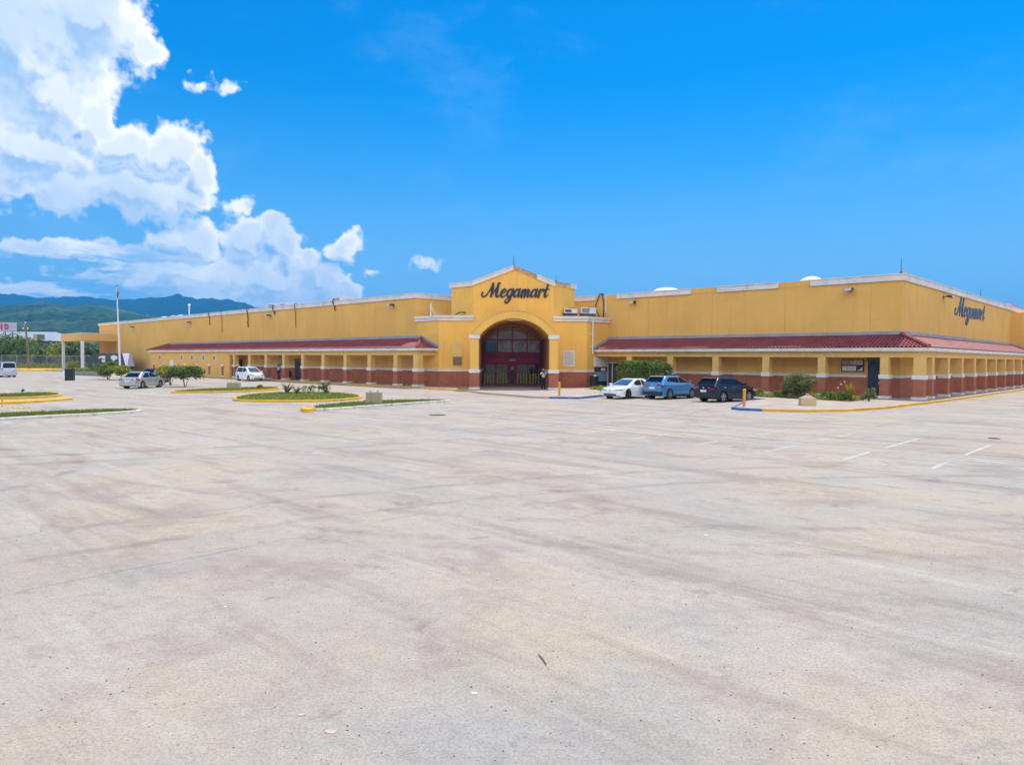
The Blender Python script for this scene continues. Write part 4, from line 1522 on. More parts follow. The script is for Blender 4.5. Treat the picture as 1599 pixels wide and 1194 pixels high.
# ------------------------------------------------------------------ things fixed to the store
def build_fixtures():
    # lettering on the gable and on the right-hand wall
    p = on_y(804, 459, 66.85)
    q = W(*EN((p - W(*E0)).dot(W(*EN(1, 0)) - W(*E0)), 0.0), p.z)
    wall_sign(q, PHI + R(45), 6.25, 0.74, 'sign', 'dark navy script lettering on the gable above the entrance arch')
    b0, z0 = on_a(1490.5, 486, -15.6)
    b1, z1 = on_a(1536.5, 494, -15.6)
    zc = (z0 + z1) / 2
    wall_sign(W(-15.585, (b0 + b1) / 2, WALK + zc), PHI + R(90), abs(b1 - b0), 0.92, 'signside', 'weathered blue grey script lettering high on the right side wall', 0.05)
    # floodlights
    def flood():
        r_ = empty('floodlight', (0, 0, 0))
        b = MB(); b.box(-0.09, 0.09, -0.05, 0.0, -0.12, 0.12); b.tube([(0, -0.02, 0), (0, -0.42, 0.06)], 0.035, 6)
        b.build('bracket', M['dmetal'], r_)
        b = MB()
        b.add([(-0.32, -0.75, -0.12), (0.32, -0.75, -0.12), (0.32, -0.28, -0.02), (-0.32, -0.28, -0.02), (-0.32, -0.66, 0.12), (0.32, -0.66, 0.12), (0.32, -0.28, 0.16), (-0.32, -0.28, 0.16)],
              [(3, 2, 1, 0), (4, 5, 6, 7), (0, 1, 5, 4), (1, 2, 6, 5), (2, 3, 7, 6), (3, 0, 4, 7)])
        b.build('lamp_housing', M['dmetal'], r_, bevel=0.02)
        b = MB()
        b.add([(-0.27, -0.765, -0.10), (0.27, -0.765, -0.10), (0.27, -0.69, 0.10), (-0.27, -0.69, 0.10)], [(0, 1, 2, 3)])
        b.build('lens', M['lens'], r_)
        return r_
    pr = flood()
    sp = [(209, 510.5, 'b', 43.2, 'leftmost floodlight, high on the long wall above the dark trailer'),
          (298, 503.5, 'b', 43.2, 'floodlight high on the left wall above the small square vents'),
          (423, 493, 'b', 43.2, 'floodlight beside a drooping black cable on the left wall'),
          (615, 477, 'b', 43.2, 'floodlight on the left wall near the entrance tower'),
          (991.5, 472.5, 'b', 56.5, 'wide floodlight on the right wall above the clipped hedge'),
          (1328.5, 453, 'b', 56.5, 'floodlight on the right wall above the orange notice board'),
          (1473, 464, 'a', -15.6, 'floodlight on the side wall just before the weathered lettering'),
          (1593, 495, 'a', -15.6, 'floodlight at the far end of the side wall past the lettering')]
    for i, (px, py, pl, v, lab) in enumerate(sp):
        o = pr if i == 0 else copy_tree(pr)
        if pl == 'b':
            a, z = on_b(px, py, v)
            o.location = W(a, v, z + WALK); o.rotation_euler = (0, 0, PHI)
        else:
            b_, z = on_a(px, py, v)
            o.location = W(v, b_, z + WALK); o.rotation_euler = (0, 0, PHI + R(90))
        tag(o, lab, 'floodlight', 'floodlights along the tops of the walls')
    # cables hanging over the parapet
    for (x0, y0, x1, y1, w, lab) in ((327, 494.5, 327.5, 507.5, 0.05, 'short black cable hanging from the left parapet'),
                                     (346.6, 493, 346.8, 518.5, 0.03, 'thin long black cable hanging down the left wall'),
                                     (387, 484.5, 387.4, 511, 0.06, 'thick looped black cable hanging on the left wall'),
                                     (427, 480.5, 429, 491, 0.07, 'black cable drooping over the parapet by a floodlight'),
                                     (461.5, 476, 462, 512, 0.035, 'thin cable running down the left wall near two roof vents'),
                                     (521, 470.5, 523.5, 485, 0.06, 'black cable end bent over the left parapet near the tower')):
        a, z1 = on_b(x0, y0, 43.1)
        a2, z2 = on_b(x1, y1, 43.1)
        b = MB()
        pts = [(a, 43.4, 9.02), (a, 43.02, 9.08), (a, 42.92, 8.9)]
        n = 7
        for i in range(1, n + 1):
            t = i / n
            pts.append((a + (a2 - a) * t + 0.08 * math.sin(i * 2.2) * (1 if w > 0.05 else 0.3), 43.08 if i > 1 else 42.98, 8.8 + (z2 - 8.8) * t))
        b.tube(pts, w, 6)
        bt(b, 'hanging_cable', M['black'], (a, 43.2, 8.5), lab, 'cable', 'cables hanging over the left parapet', smooth=60)
    # two cables on the shoulder roof, right of the tower
    for (x0, dx, lab) in ((937, -0.5, 'left one of two black cables sagging down the wall beside the roof units'), (940, 0.25, 'right one of two black cables dropping beside the white roof pipe')):
        a, z1 = on_b(x0, 460, 56.4)
        b = MB()
        pts = [(a, 56.7, 9.02), (a, 56.38, 9.12)]
        for i in range(1, 9):
            t = i / 8
            pts.append((a + dx * math.sin(t * math.pi) + 0.12 * t, 56.42 - 0.12 * math.sin(t * math.pi), 9.0 - 2.35 * t))
        b.tube(catmull(pts, 3), 0.05, 6)
        bt(b, 'wall_cable', M['black'], (a, 56.4, 6.6), lab, 'cable', smooth=60)
    # roof-top air conditioners on the right shoulder
    def ac(w, d, h):
        r_ = empty('air_conditioner', (0, 0, 0))
        b = MB(); b.box(-w / 2, w / 2, -d / 2, d / 2, 0.42, h); b.build('housing', M['acw'], r_, bevel=0.03)
        b = MB()
        for sx in (-1, 1):
            for sy in (-1, 1):
                b.box(sx * w * 0.44 - 0.05, sx * w * 0.44 + 0.05, sy * d * 0.42 - 0.05, sy * d * 0.42 + 0.05, 0, 0.42)
        b.box(-w * 0.48, w * 0.48, -d * 0.46, d * 0.46, 0.14, 0.4)
        b.build('stand', M['dark'], r_)
        b = MB()
        for i in range(7):
            z = 0.5 + (h - 0.62) * i / 6
            b.box(-w * 0.42, w * 0.05, -d / 2 - 0.02, -d / 2 - 0.003, z, z + 0.03)
        b.build('grille', M['dmetal'], r_)
        b = MB(); b.lathe([(0.02, 0.0), (0.36, 0.0), (0.38, 0.06), (0.30, 0.07), (0.02, 0.05)], 20, c=(w * 0.18, 0, h + 0.002)); b.build('fan_guard', M['dmetal'], r_)
        return r_
    for (px, yy, w, d, h, lab) in ((890, 68.1, 1.30, 0.9, 0.84, 'smaller left roof air conditioner next to the tower wall'), (917.5, 68.7, 1.5, 0.95, 1.0, 'larger right roof air conditioner with pale louvred side')):
        p = on_y(px, 490, yy)
        o = ac(w, d, h)
        o.location = (p.x, p.y, WALK + 6.62)
        o.rotation_euler = (0, 0, R(6))
        tag(o, lab, 'air conditioner')
    # pole with stays and a bent pipe on the left shoulder
    p = on_y(672.5, 489, 70.0)
    r_ = empty('roof_pole', (p.x, p.y, WALK + 6.62))
    MB().tube([(0, 0, 0), (0, 0, 1.45)], 0.08, 8).build('pole', M['white'], r_, smooth=60)
    MB().tube([(0.05, 0, 1.2), (0.75, 0.2, 0.02)], 0.018, 5).build('stay', M['white'], r_)
    MB().tube([(0.05, 0, 1.0), (0.5, -0.3, 0.02)], 0.018, 5).build('stay', M['white'], r_)
    MB().box(-0.28, 0.28, -0.28, 0.28, 0, 0.12).build('foot', M['black'], r_)
    tag(r_, 'short white pole with two stays on the left shoulder roof', 'pole')
    p = on_y(719, 489, 67.6)
    b = MB(); b.tube(catmull([(-0.55, 0, 0.0), (-0.35, 0, 0.28), (0.1, 0, 0.42), (0.55, 0, 0.36), (0.75, 0, 0.3)], 5), 0.05, 8)
    tag(b.build('bent_pipe', M['dmetal'], None, loc=(p.x, p.y, WALK + 6.62), smooth=60), 'rusty bent pipe lying on the ledge left of the tower', 'pipe')
    # boxes and vents on the long left roof
    def roofbox(px, py, w, h, b_, lab):
        a, z = on_b(px, py, b_)
        r_ = empty('roof_vent', W(a, b_, WALK + 8.93), PHI)
        MB().box(-w / 2, w / 2, -w / 2, w / 2, 0, max(0.5, z - 8.93)).build('housing', M['acw'], r_, bevel=0.03)
        z2 = max(0.5, z - 8.93)
        m_ = MB()
        for i in range(4):
            m_.box(-w * 0.4, w * 0.4, -w / 2 - 0.02, -w / 2 - 0.003, z2 * (0.2 + 0.18 * i), z2 * (0.28 + 0.18 * i))
        m_.build('louvre', M['dmetal'], r_)
        tag(r_, lab, 'roof vent', 'vents on the left roof')
    roofbox(432, 474.5, 1.7, 0, 47.0, 'boxy roof vent on the left roof, left one of the middle pair')
    roofbox(448, 473.5, 1.3, 0, 47.0, 'boxy roof vent on the left roof, right one of the middle pair')
    roofbox(535.5, 464.5, 1.9, 0, 47.5, 'lone pale roof vent nearest the entrance tower')
    def dome(px, py, w, b_, lab, grp):
        a, z = on_b(px, py, b_)
        z0 = z - 8.93
        m_ = MB()
        prof = [(w * 0.5, 0.0), (w * 0.5, z0 * 0.35), (w * 0.46, z0 * 0.62), (w * 0.34, z0 * 0.85), (w * 0.15, z0 * 0.98), (0.01, z0)]
        m_.lathe(prof, 20)
        o = m_.build('skylight_dome', M['white'], None, loc=W(a, b_, WALK + 8.93), smooth=50)
        tag(o, lab, 'skylight', grp)
    dome(1041, 448.8, 2.9, 61.5, 'white domed skylight on the right roof nearer the tower', 'domed skylights')
    dome(1267, 431.6, 2.0, 61.5, 'white domed skylight on the right roof behind the missing cornice', 'domed skylights')
    for i, (px, lab) in enumerate(((258, 'low white skylight farthest left on the long roof'), (272, 'low white skylight second along the long left roof'), (283, 'low white skylight third along the long left roof'))):
        dome(px, 494 - i * 1.2, 2.6, 52.0, lab, 'low skylights on the left roof')
    p = W(*[on_b(295.5, 490, 46)[0], 46], WALK + 8.93)
    b = MB(); b.tube([(0, 0, 0), (0, 0, 2.0)], 0.1, 8); b.lathe([(0.2, 2.0), (0.24, 2.1), (0.05, 2.25)], 10)
    tag(b.build('roof_flue', M['white'], None, loc=p, smooth=40), 'thin white flue standing on the left roof', 'flue')
    # lightning rods
    def rod(p, h, lab):
        b = MB(); b.tube([(0, 0, 0), (0, 0, h * 0.7), (0, 0, h)], [0.03, 0.022, 0.01], 6); b.box(-0.08, 0.08, -0.08, 0.08, 0, 0.12)
        tag(b.build('lightning_rod', M['dmetal'], None, loc=p), lab, 'lightning rod', 'lightning rods on the parapets')
    rod(W(*EN(0, -0.15), WALK + 11.40), 1.0, 'lightning rod on the gable peak above the arch')
    rod(W(-43.9, 51.2, WALK + 9.92), 0.75, 'short lightning rod at the right shoulder of the tower')
    rod(W(-15.7, 56.6, WALK + 8.99), 1.15, 'lightning rod on the right-hand corner of the roof')
    rod(W(-15.7, on_a(1531, 470, -15.7)[0], WALK + 8.99), 1.0, 'lightning rod on the side parapet above the weathered lettering')
    b = MB()
    for (y0, y1, z) in ((0, 1.6, 0.28), (0.4, 3.0, 0.2)):
        b.tube([(0, y0, 0), (0, y0, z), (0, y1, z), (0, y1, 0)], 0.025, 5)
    tag(b.build('roof_rail', M['metal'], None, loc=W(-15.75, 57.2, WALK + 8.99), rotz=PHI), 'bent metal rail on the roof edge behind the corner rod', 'rail')
    # wall-mounted boxes under the left canopy
    for (px, py, w, h, lab) in ((411, 557.5, 0.75, 0.45, 'grey wall box under the left canopy, right of the white minivan'), (437, 557, 0.7, 0.45, 'grey wall box above the standing man on the left walk'),
                                (440, 568, 0.5, 0.5, 'small round-cornered fitting on the wall beside the standing man')):
        a, z = on_b(px, py, 43.2)
        r_ = empty('wall_box', W(a, 43.2, WALK + z), PHI)
        MB().box(-w / 2, w / 2, -0.25, 0, -h / 2, h / 2).build('housing', M['acw'] if h < 0.5 else M['metal'], r_, bevel=0.02)
        m_ = MB()
        for i in range(4):
            m_.box(-w * 0.42, w * 0.42, -0.27, -0.252, -h * 0.38 + i * h * 0.2, -h * 0.3 + i * h * 0.2)
        m_.build('louvre', M['dmetal'], r_)
        tag(r_, lab, 'wall box')
    # grey panel left of the arch
    def on_ch(px, py):
        p = on_y(px, py, 66.85)
        return (p.x - W(*E0).x), p.z - WALK
    def panel(x0, y0, x1, y1, name, lab, cat, face, frame, marks):
        (ua, zt), (ub, zb) = on_ch(x0, y0), on_ch(x1, y1)
        uc, zc = (ua + ub) / 2, (zt + zb) / 2
        w, h = (ub - ua) / 2, (zt - zb) / 2
        r_ = empty(name, W(*EN(uc, 0.0), WALK + zc), PHI + R(45))
        MB().box(-w, w, -0.04, 0, -h, h).build('board', face, r_)
        m_ = MB()
        for (xa, xb, za, zb_) in ((-w - .03, w + .03, h, h + .06), (-w - .03, w + .03, -h - .06, -h), (-w - .06, -w, -h - .06, h + .06), (w, w + .06, -h - .06, h + .06)):
            m_.box(xa, xb, -0.06, 0, za, zb_)
        m_.build('frame', frame, r_)
        if marks:
            m_ = MB()
            rnd = random.Random(4)
            for i in range(9):
                z = h * 0.8 - i * h * 0.19
                x = -w * 0.8
                while x < w * 0.75:
                    l = rnd.uniform(0.04, 0.14)
                    m_.box(x, min(x + l, w * 0.8), -0.046, -0.041, z - 0.018, z + 0.018)
                    x += l + 0.035
            m_.build('print', simple('faint_grey_print', (0.36, 0.34, 0.36), 0.6), r_)
        tag(r_, lab, cat)
    panel(707.5, 557, 721.5, 570.5, 'grey_panel', 'dull brown-grey panel on the wall left of the arch', 'panel', simple('brown_grey_mesh', (0.20, 0.15, 0.10), 0.7, 0.2, 5.0), M['wall'], False)
    panel(881, 548.5, 896.5, 571, 'notice_board', 'pale notice board with faint print right of the arch', 'notice board', simple('pale_board', (0.62, 0.58, 0.57), 0.5, 0.08, 2.0), M['white'], True)
    # framed sign under the right canopy
    (a0, z1), (a1, z0) = on_b(1314.5, 560.5, 56.45), on_b(1349, 580.5, 56.45)
    w, h = (a1 - a0) / 2, (z1 - z0) / 2
    r_ = empty('framed_sign', W((a0 + a1) / 2, 56.44, WALK + (z0 + z1) / 2), PHI)
    MB().box(-w, w, -0.05, 0.04, -h, h).build('frame', simple('dark_brown_frame', (0.05, 0.018, 0.012), 0.5), r_)
    MB().box(-w + .07, w - .07, -0.065, -0.052, 0.05, h - .07).build('upper_board', simple('cream_sign_board', (0.62, 0.50, 0.40), 0.5, 0.08, 3.0), r_)
    MB().box(-w + .07, w * 0.32, -0.065, -0.052, -h + .07, -0.04).build('lower_board', M['white'], r_)
    m_ = MB()
    m_.add([(w * 0.36, -0.056, -h + .06), (w - .07, -0.056, -h + .06), (w - .07, -0.056, -h * 0.2)], [(0, 1, 2)])
    m_.build('corner_board', simple('pale_grey_board', (0.5, 0.5, 0.5), 0.5), r_)
    rnd = random.Random(21)
    def glyphs(x0, x1, z0_, hgt, mat, name, dense):
        m2 = MB()
        x = x0
        while x < x1 - 0.08:
            lw = rnd.uniform(0.10, 0.16) * dense
            s = 0.035 * dense
            yy = (-0.072, -0.066)
            if rnd.random() < 0.9: m2.box(x, x + s, yy[0], yy[1], z0_, z0_ + hgt)
            if rnd.random() < 0.6: m2.box(x + lw - s, x + lw, yy[0], yy[1], z0_, z0_ + hgt)
            for zz in (0.0, 0.45, 0.85):
                if rnd.random() < 0.6: m2.box(x + s, x + lw - s, yy[0] + 0.001, yy[1], z0_ + hgt * zz, z0_ + hgt * zz + s)
            x += lw + 0.03
        m2.build(name, mat, r_)
    glyphs(-w + .16, w * 0.28, 0.14, h * 0.62, simple('rust_red_print', (0.34, 0.07, 0.03), 0.6), 'lettering', 1.3)
    glyphs(w * 0.34, w - .16, 0.14, h * 0.66, simple('faded_orange_print', (0.55, 0.22, 0.12), 0.6), 'lettering', 1.2)
    for i in range(3):
        glyphs(-w + .14, w * 0.26, -h + .16 + i * 0.17, 0.09, simple('blue_grey_print', (0.22, 0.22, 0.27), 0.6), 'lettering', 0.55)
    tag(r_, 'framed notice with rust red lettering beside the dark blue door', 'sign')
    # yellow guard posts at the doors
    k = 0
    post = None
    for grp_i, (u0, n) in enumerate(((-2.82, 4), (-1.48, 4), (0.62, 4), (1.92, 4))):
        for i in range(n):
            u = u0 + i * 0.30
            if post is None:
                post = empty('guard_post', (0, 0, 0))
                MB().lathe([(0.075, 0.0), (0.075, 1.08), (0.06, 1.13), (0.01, 1.15)], 12).build('post', M['byel'], post, smooth=40)
                MB().lathe([(0.13, 0.0), (0.13, 0.025), (0.08, 0.03)], 12).build('base_plate', M['dmetal'], post)
                o = post
            else:
                o = copy_tree(post)
            o.location = W(*EN(u, -7.1), WALK + 0.006)
            tag(o, ('yellow guard post before the entrance, outer left four', 'yellow guard post before the entrance, inner left four',
                    'yellow guard post before the entrance, inner right four', 'yellow guard post before the entrance, outer right four')[grp_i], 'guard post',
                'yellow guard posts at the entrance doors: ' + ('outer left four', 'inner left four', 'inner right four', 'outer right four')[grp_i])
    # bin beside the shopfront
    p = on_y(927, 604, 62.0); p = G(927.5, 605.5, WALK)
    r_ = empty('litter_bin', (p.x, p.y, WALK))
    MB().lathe([(0.36, 0.0), (0.40, 0.1), (0.42, 1.05), (0.36, 1.08)], 18).build('drum', M['black'], r_, smooth=40)
    MB().lathe([(0.43, 1.03), (0.44, 1.10), (0.30, 1.22), (0.05, 1.25)], 18).build('lid', M['black'], r_, smooth=40)
    tag(r_, 'black drum-shaped litter bin by the white shopfront', 'bin')


# ------------------------------------------------------------------ cars
PAINT = {}


def car_paint(name, col, metal=0.0, coat=0.9):
    if name not in PAINT:
        PAINT[name] = simple(name, col, 0.28, 0.05, 1.5, metal=metal, coat=coat, spec=0.4, dirt=(tuple(min(1, c * 0.8 + 0.006) for c in col), 2.0, 0.25))
    return PAINT[name]


M['tyre'] = simple('tyre_rubber', (0.022, 0.021, 0.021), 0.85, 0.2, 8.0)
M['rim'] = simple('alloy_rim', (0.50, 0.50, 0.52), 0.3, 0.1, 5.0, metal=0.85)
M['rimd'] = simple('dark_alloy_rim', (0.09, 0.08, 0.085), 0.35, 0.1, 5.0, metal=0.7)
M['cglass'] = simple('tinted_car_glass', (0.008, 0.010, 0.014), 0.08, 0.1, 2.0, spec=0.28)
M['wglass'] = simple('windscreen_glass', (0.05, 0.09, 0.12), 0.03, 0.2, 1.2, spec=1.0, coat=1.0)
M['tail'] = simple('red_lamp_lens', (0.42, 0.015, 0.03), 0.15, 0.15, 6.0, spec=0.7, coat=0.8)
M['head'] = simple('clear_lamp_lens', (0.34, 0.36, 0.40), 0.1, 0.3, 9.0, metal=0.4, coat=1.0)
M['plate'] = simple('number_plate', (0.72, 0.72, 0.70), 0.4, 0.06, 8.0)
M['chrome'] = simple('chrome', (0.7, 0.7, 0.72), 0.12, 0.05, 5.0, metal=1.0)
M['trimb'] = simple('black_car_trim', (0.025, 0.025, 0.028), 0.5, 0.15, 4.0)


def lin(pts, x):
    for (x0, z0), (x1, z1) in zip(pts, pts[1:]):
        if x1 <= x <= x0:
            t = (x0 - x) / (x0 - x1) if x0 != x1 else 0
            t = t * t * (3 - 2 * t) * 0.35 + t * 0.65
            return z0 + (z1 - z0) * t
    return pts[-1][1] if x < pts[-1][0] else pts[0][1]


def make_car(loc, head, sp, label, group=None):
    """sp: sizes of one kind of car; x forwards, y to the left"""
    L, Wd, H, wb, rw = sp['L'], sp['W'], sp['H'], sp['wb'], sp['rw']
    root = empty('parked_car', loc, math.atan2(head[1], head[0]))
    tag(root, label, sp.get('cat', 'car'), group)
    paint = sp['paint']
    h = Wd / 2
    fo = sp.get('fo', (L - wb) / 2 - 0.02)
    xf, xr = L / 2 - fo, L / 2 - fo - wb
    top = sp['top']
    zf = 0.20 if sp.get('suv') else 0.17
    ra = rw * 1.17
    xs = set([L / 2, L / 2 - 0.03, L / 2 - 0.12, L / 2 - 0.3, -L / 2, -L / 2 + 0.03, -L / 2 + 0.12, -L / 2 + 0.3])
    for c in (xf, xr):
        for i in range(13):
            xs.add(round(c + ra * math.cos(math.pi * i / 12), 4))
        xs.add(c + ra + 0.012); xs.add(c - ra - 0.012)
    for (x, z) in top:
        xs.add(x)
    for i in range(20):
        xs.add(round(-L / 2 + L * (i + 0.5) / 20, 4))
    xs = sorted(x for x in xs if -L / 2 <= x <= L / 2)
    secs = []
    for x in xs:
        q = abs(x) / (L / 2)
        w = h * (1 - sp.get('taper', 0.13) * max(0, (q - 0.55) / 0.45) ** 2.2)
        zt = lin(top, x)
        zb = zf + (0.10 * max(0, (q - 0.86) / 0.14) ** 1.5)
        for c in (xf, xr):
            if abs(x - c) < ra:
                zb = max(zb, rw + math.sqrt(max(0, ra * ra - (x - c) ** 2)))
        zb = min(zb, zt - 0.14)
        zs = zb + (zt - zb)
        mid = max(zb + 0.04, min(zt - 0.1, 0.58 * zt))
        half = [(0.0, zb), (w * 0.80, zb), (w * 0.985, zb + 0.012), (w * 1.0, max(zb + 0.03, 0.40 * zt)), (w * 1.0, max(zb + 0.05, mid)), (w * 0.985, max(zb + 0.07, zt - 0.13)), (w * 0.955, zt - 0.05), (w * 0.86, zt - 0.008), (w * 0.45, zt + 0.012), (0.0, zt + 0.018)]
        secs.append([(x, y, z) for (y, z) in half])
    b = MB()
    n = len(secs[0])
    vs, fs = [], []
    for s in secs:
        vs += s
        vs += [(p[0], -p[1], p[2]) for p in s]
    st = 2 * n
    for i in range(len(secs) - 1):
        for j in range(n - 1):
            a_, b_ = i * st + j, (i + 1) * st + j
            fs.append((a_, a_ + 1, b_ + 1, b_))
            fs.append((a_ + n, b_ + n, b_ + n + 1, a_ + n + 1))
    for i in (0, len(secs) - 1):
        fs.append(tuple(i * st + j for j in range(n)) + tuple(i * st + n + j for j in range(n - 2, 0, -1)))
    b.add(vs, fs)
    # cabin
    zb_, zr = sp['belt'], H
    (bx0, bx1, bw), (tx0, tx1, tw) = sp['base'], sp['roof']
    bx0_, zlow = bx0, zb_ - 0.12
    def side(z):
        t = (z - zb_) / (zr - 0.05 - zb_)
        return bx0 + (tx0 - bx0) * t, bx1 + (tx1 - bx1) * t, bw + (tw - bw) * t
    rings = []
    for z in (zlow, zb_, zb_ + (zr - 0.05 - zb_) * 0.5, zr - 0.07):
        x0, x1, w = side(z)
        rings.append((x0, x1, w, z))
    x0, x1, w = side(zr - 0.05)
    rings.append((x0 + 0.05, x1 - 0.09, w - 0.05, zr - 0.022))
    rings.append((x0 + 0.30, x1 - 0.40, w * 0.72, zr - 0.002))
    rings.append((x0 + 0.65, x1 - 0.75, w * 0.30, zr + 0.004))
    def ring(x0, x1, w, z):
        pts = []
        rc = min(0.16, w * 0.35)
        for (cx, cy, a0) in ((x1 - rc, w - rc, 0), (x0 + rc, w - rc, 90), (x0 + rc, -w + rc, 180), (x1 - rc, -w + rc, 270)):
            for k_ in range(5):
                a = R(a0 + 90 * k_ / 4)
                pts.append((cx + rc * math.cos(a), cy + rc * math.sin(a), z))
        return pts
    vs, fs = [], []
    for r_ in rings:
        vs += ring(*r_)
    m_ = 20
    for i in range(len(rings) - 1):
        for j in range(m_):
            fs.append((i * m_ + j, i * m_ + (j + 1) % m_, (i + 1) * m_ + (j + 1) % m_, (i + 1) * m_ + j))
    fs.append(tuple(range((len(rings) - 1) * m_, len(rings) * m_)))
    b.add(vs, fs)
    b.build('body', paint, root, smooth=38)
    if sp.get('roofpaint'):
        q = MB()
        vs, fs = [], []
        for r_ in rings[4:]:
            vs += [(p[0], p[1], p[2] + 0.006) for p in ring(*r_)]
        for i in range(len(rings) - 5):
            for j in range(m_):
                fs.append((i * m_ + j, i * m_ + (j + 1) % m_, (i + 1) * m_ + (j + 1) % m_, (i + 1) * m_ + j))
        fs.append(tuple(range((len(rings) - 5) * m_, (len(rings) - 4) * m_)))
        q.add(vs, fs)
        q.build('roof_panel', sp['roofpaint'], root, smooth=40)
    # glass, 8 mm proud of the cabin
    za, zc = zb_ + 0.03, zr - 0.11
    def sidepatch(name, pts, s, mat):
        q = MB()
        P = [(x, s * (side(z)[2] + 0.008), z) for (x, z) in pts]
        q.face(P if s > 0 else P[::-1])
        o = q.build(name, mat, root, fix=False)
    xm = sp['bpillar']
    a0, a1, _ = side(za)
    t0, t1, _ = side(zc)
    rp, fp = sp.get('rp', 0.30), 0.20
    gap = 0.035
    for s in (-1, 1):
        sidepatch('side_window', [(xm + gap, za), (a1 - fp, za), (t1 - fp + 0.02, zc), (xm + gap, zc)], s, M['cglass'])
        sidepatch('side_window', [(a0 + rp + sp.get('kick', 0.0), za + sp.get('rise', 0.0)), (xm - gap, za), (xm - gap, zc), (t0 + rp * 1.05, zc - 0.015 * (sp.get('rise', 0) > 0))], s, M['cglass'])
        if sp.get('quarter'):
            sidepatch('quarter_window', [(a0 + 0.2, za + 0.10), (a0 + rp - 0.05, za + 0.03), (t0 + rp * 0.85 - 0.05, zc), (t0 + 0.22, zc - 0.02)], s, M['cglass'])
    for (nm, k_, e, lo, hi, mat) in (('windscreen', 1, 0.012, 0.02, 0.10, M['wglass']), ('rear_window', 0, -0.012, sp.get('rw_lo', 0.10), 0.12, sp.get('rglass', M['cglass']))):
        q = MB()
        z0_, z1_ = zb_ + lo, zr - hi
        s0, s1 = side(z0_), side(z1_)
        y0_, y1_ = s0[2] - 0.15, s1[2] - 0.15
        dz = -0.0
        q.face([(s0[k_] + e, -y0_, z0_), (s0[k_] + e, y0_, z0_), (s1[k_] + e, y1_, z1_), (s1[k_] + e, -y1_, z1_)])
        o = q.build(nm, mat, root, fix=False)
    # wheels
    def wheel(x, s):
        t = MB()
        wt = 0.215
        y0_ = h - 0.02 - wt
        prof = [(rw * 0.62, 0.0), (rw * 0.93, 0.0), (rw, 0.035), (rw, wt - 0.035), (rw * 0.93, wt), (rw * 0.66, wt), (rw * 0.64, wt - 0.03), (rw * 0.3, wt - 0.06)]
        pr = [(r_, y0_ + y) for (r_, y) in prof]
        t.lathe([(r_, s * y) for (r_, y) in pr], 28, axis='y', c=(x, 0, rw))
        w = t.build('wheel', M['tyre'], root, smooth=35)
        q = MB()
        yo = y0_ + wt - 0.018
        rim = [(rw * 0.66, yo), (rw * 0.60, yo - 0.005), (rw * 0.57, yo - 0.035)]
        q.lathe([(r_, s * y) for (r_, y) in rim] + [(rw * 0.54, s * (yo - 0.04)), (rw * 0.65, s * (yo - 0.03))], 28, axis='y', c=(x, 0, rw), cap=False)
        for i in range(5):
            a = 2 * math.pi * i / 5 + 0.3
            ca, sa = math.cos(a), math.sin(a)
            for da in (-0.16, 0.16):
                c2, s2_ = math.cos(a + da), math.sin(a + da)
                r1, r2 = rw * 0.10, rw * 0.60
                n2 = (-sa * 0.030, ca * 0.030)
                yy0, yy1 = s * (yo - 0.03), s * (yo - 0.004)
                vs = []
                for (yy) in (yy0, yy1):
                    vs += [(x + ca * r1 - n2[0], yy, rw + sa * r1 - n2[1]), (x + c2 * r2 - n2[0], yy, rw + s2_ * r2 - n2[1]), (x + c2 * r2 + n2[0], yy, rw + s2_ * r2 + n2[1]), (x + ca * r1 + n2[0], yy, rw + sa * r1 + n2[1])]
                q.add(vs, [(0, 1, 2, 3), (7, 6, 5, 4), (0, 4, 5, 1), (1, 5, 6, 2), (2, 6, 7, 3), (3, 7, 4, 0)])
        q.lathe([(rw * 0.16, s * (yo - 0.02)), (rw * 0.15, s * (yo - 0.002)), (0.005, s * yo)], 14, axis='y', c=(x, 0, rw))
        q.build('rim', sp.get('rim', M['rim']), w)
        # dark liner behind the wheel
        k2 = MB()
        k2.lathe([(ra * 0.985, s * (h - 0.30)), (ra * 0.985, s * (h - 0.26)), (0.01, s * (h - 0.26))], 24, axis='y', c=(x, 0, rw))
        k2.build('wheel_arch', M['trimb'], root)
    for x in (xf, xr):
        for s in (-1, 1):
            wheel(x, s)
    # lamps, bumpers, plates, mirrors, handles
    zl = sp.get('ztail', 0.92)
    tl = sp.get('tail', (0.34, 0.16))
    for s in (-1, 1):
        q = MB()
        xe = -L / 2
        yo = h * 0.925
        yi = yo - tl[0]
        z0_, z1_ = zl - tl[1] / 2, zl + tl[1] / 2
        pts = [(xe - 0.012, yi, z0_ + tl[1] * 0.35), (xe - 0.012, yo - 0.10, z0_), (xe + 0.05, yo + 0.005, z0_), (xe + 0.34, h * 0.995 + 0.012, z0_ + tl[1] * 0.55), (xe + 0.30, h * 0.995 + 0.008, z1_), (xe + 0.04, yo + 0.005, z1_), (xe - 0.012, yo - 0.10, z1_), (xe - 0.012, yi, z1_ - 0.01)]
        inner = [(p[0] + 0.10, p[1] - 0.06 if k_ not in (0, 7) else p[1] + 0.01, p[2]) for k_, p in enumerate(pts)]
        vs = [(p[0], s * p[1], p[2]) for p in pts + inner]
        N_ = len(pts)
        fs = [tuple(range(N_)), tuple(reversed(range(N_, 2 * N_)))] + [(i, (i + 1) % N_, N_ + (i + 1) % N_, N_ + i) for i in range(N_)]
        q.add(vs, fs)
        q.build('tail_light', M['tail'], root)
        q = MB()
        xe = L / 2
        hl = sp.get('headl', (0.42, 0.13))
        zh = sp.get('zhead', 0.72)
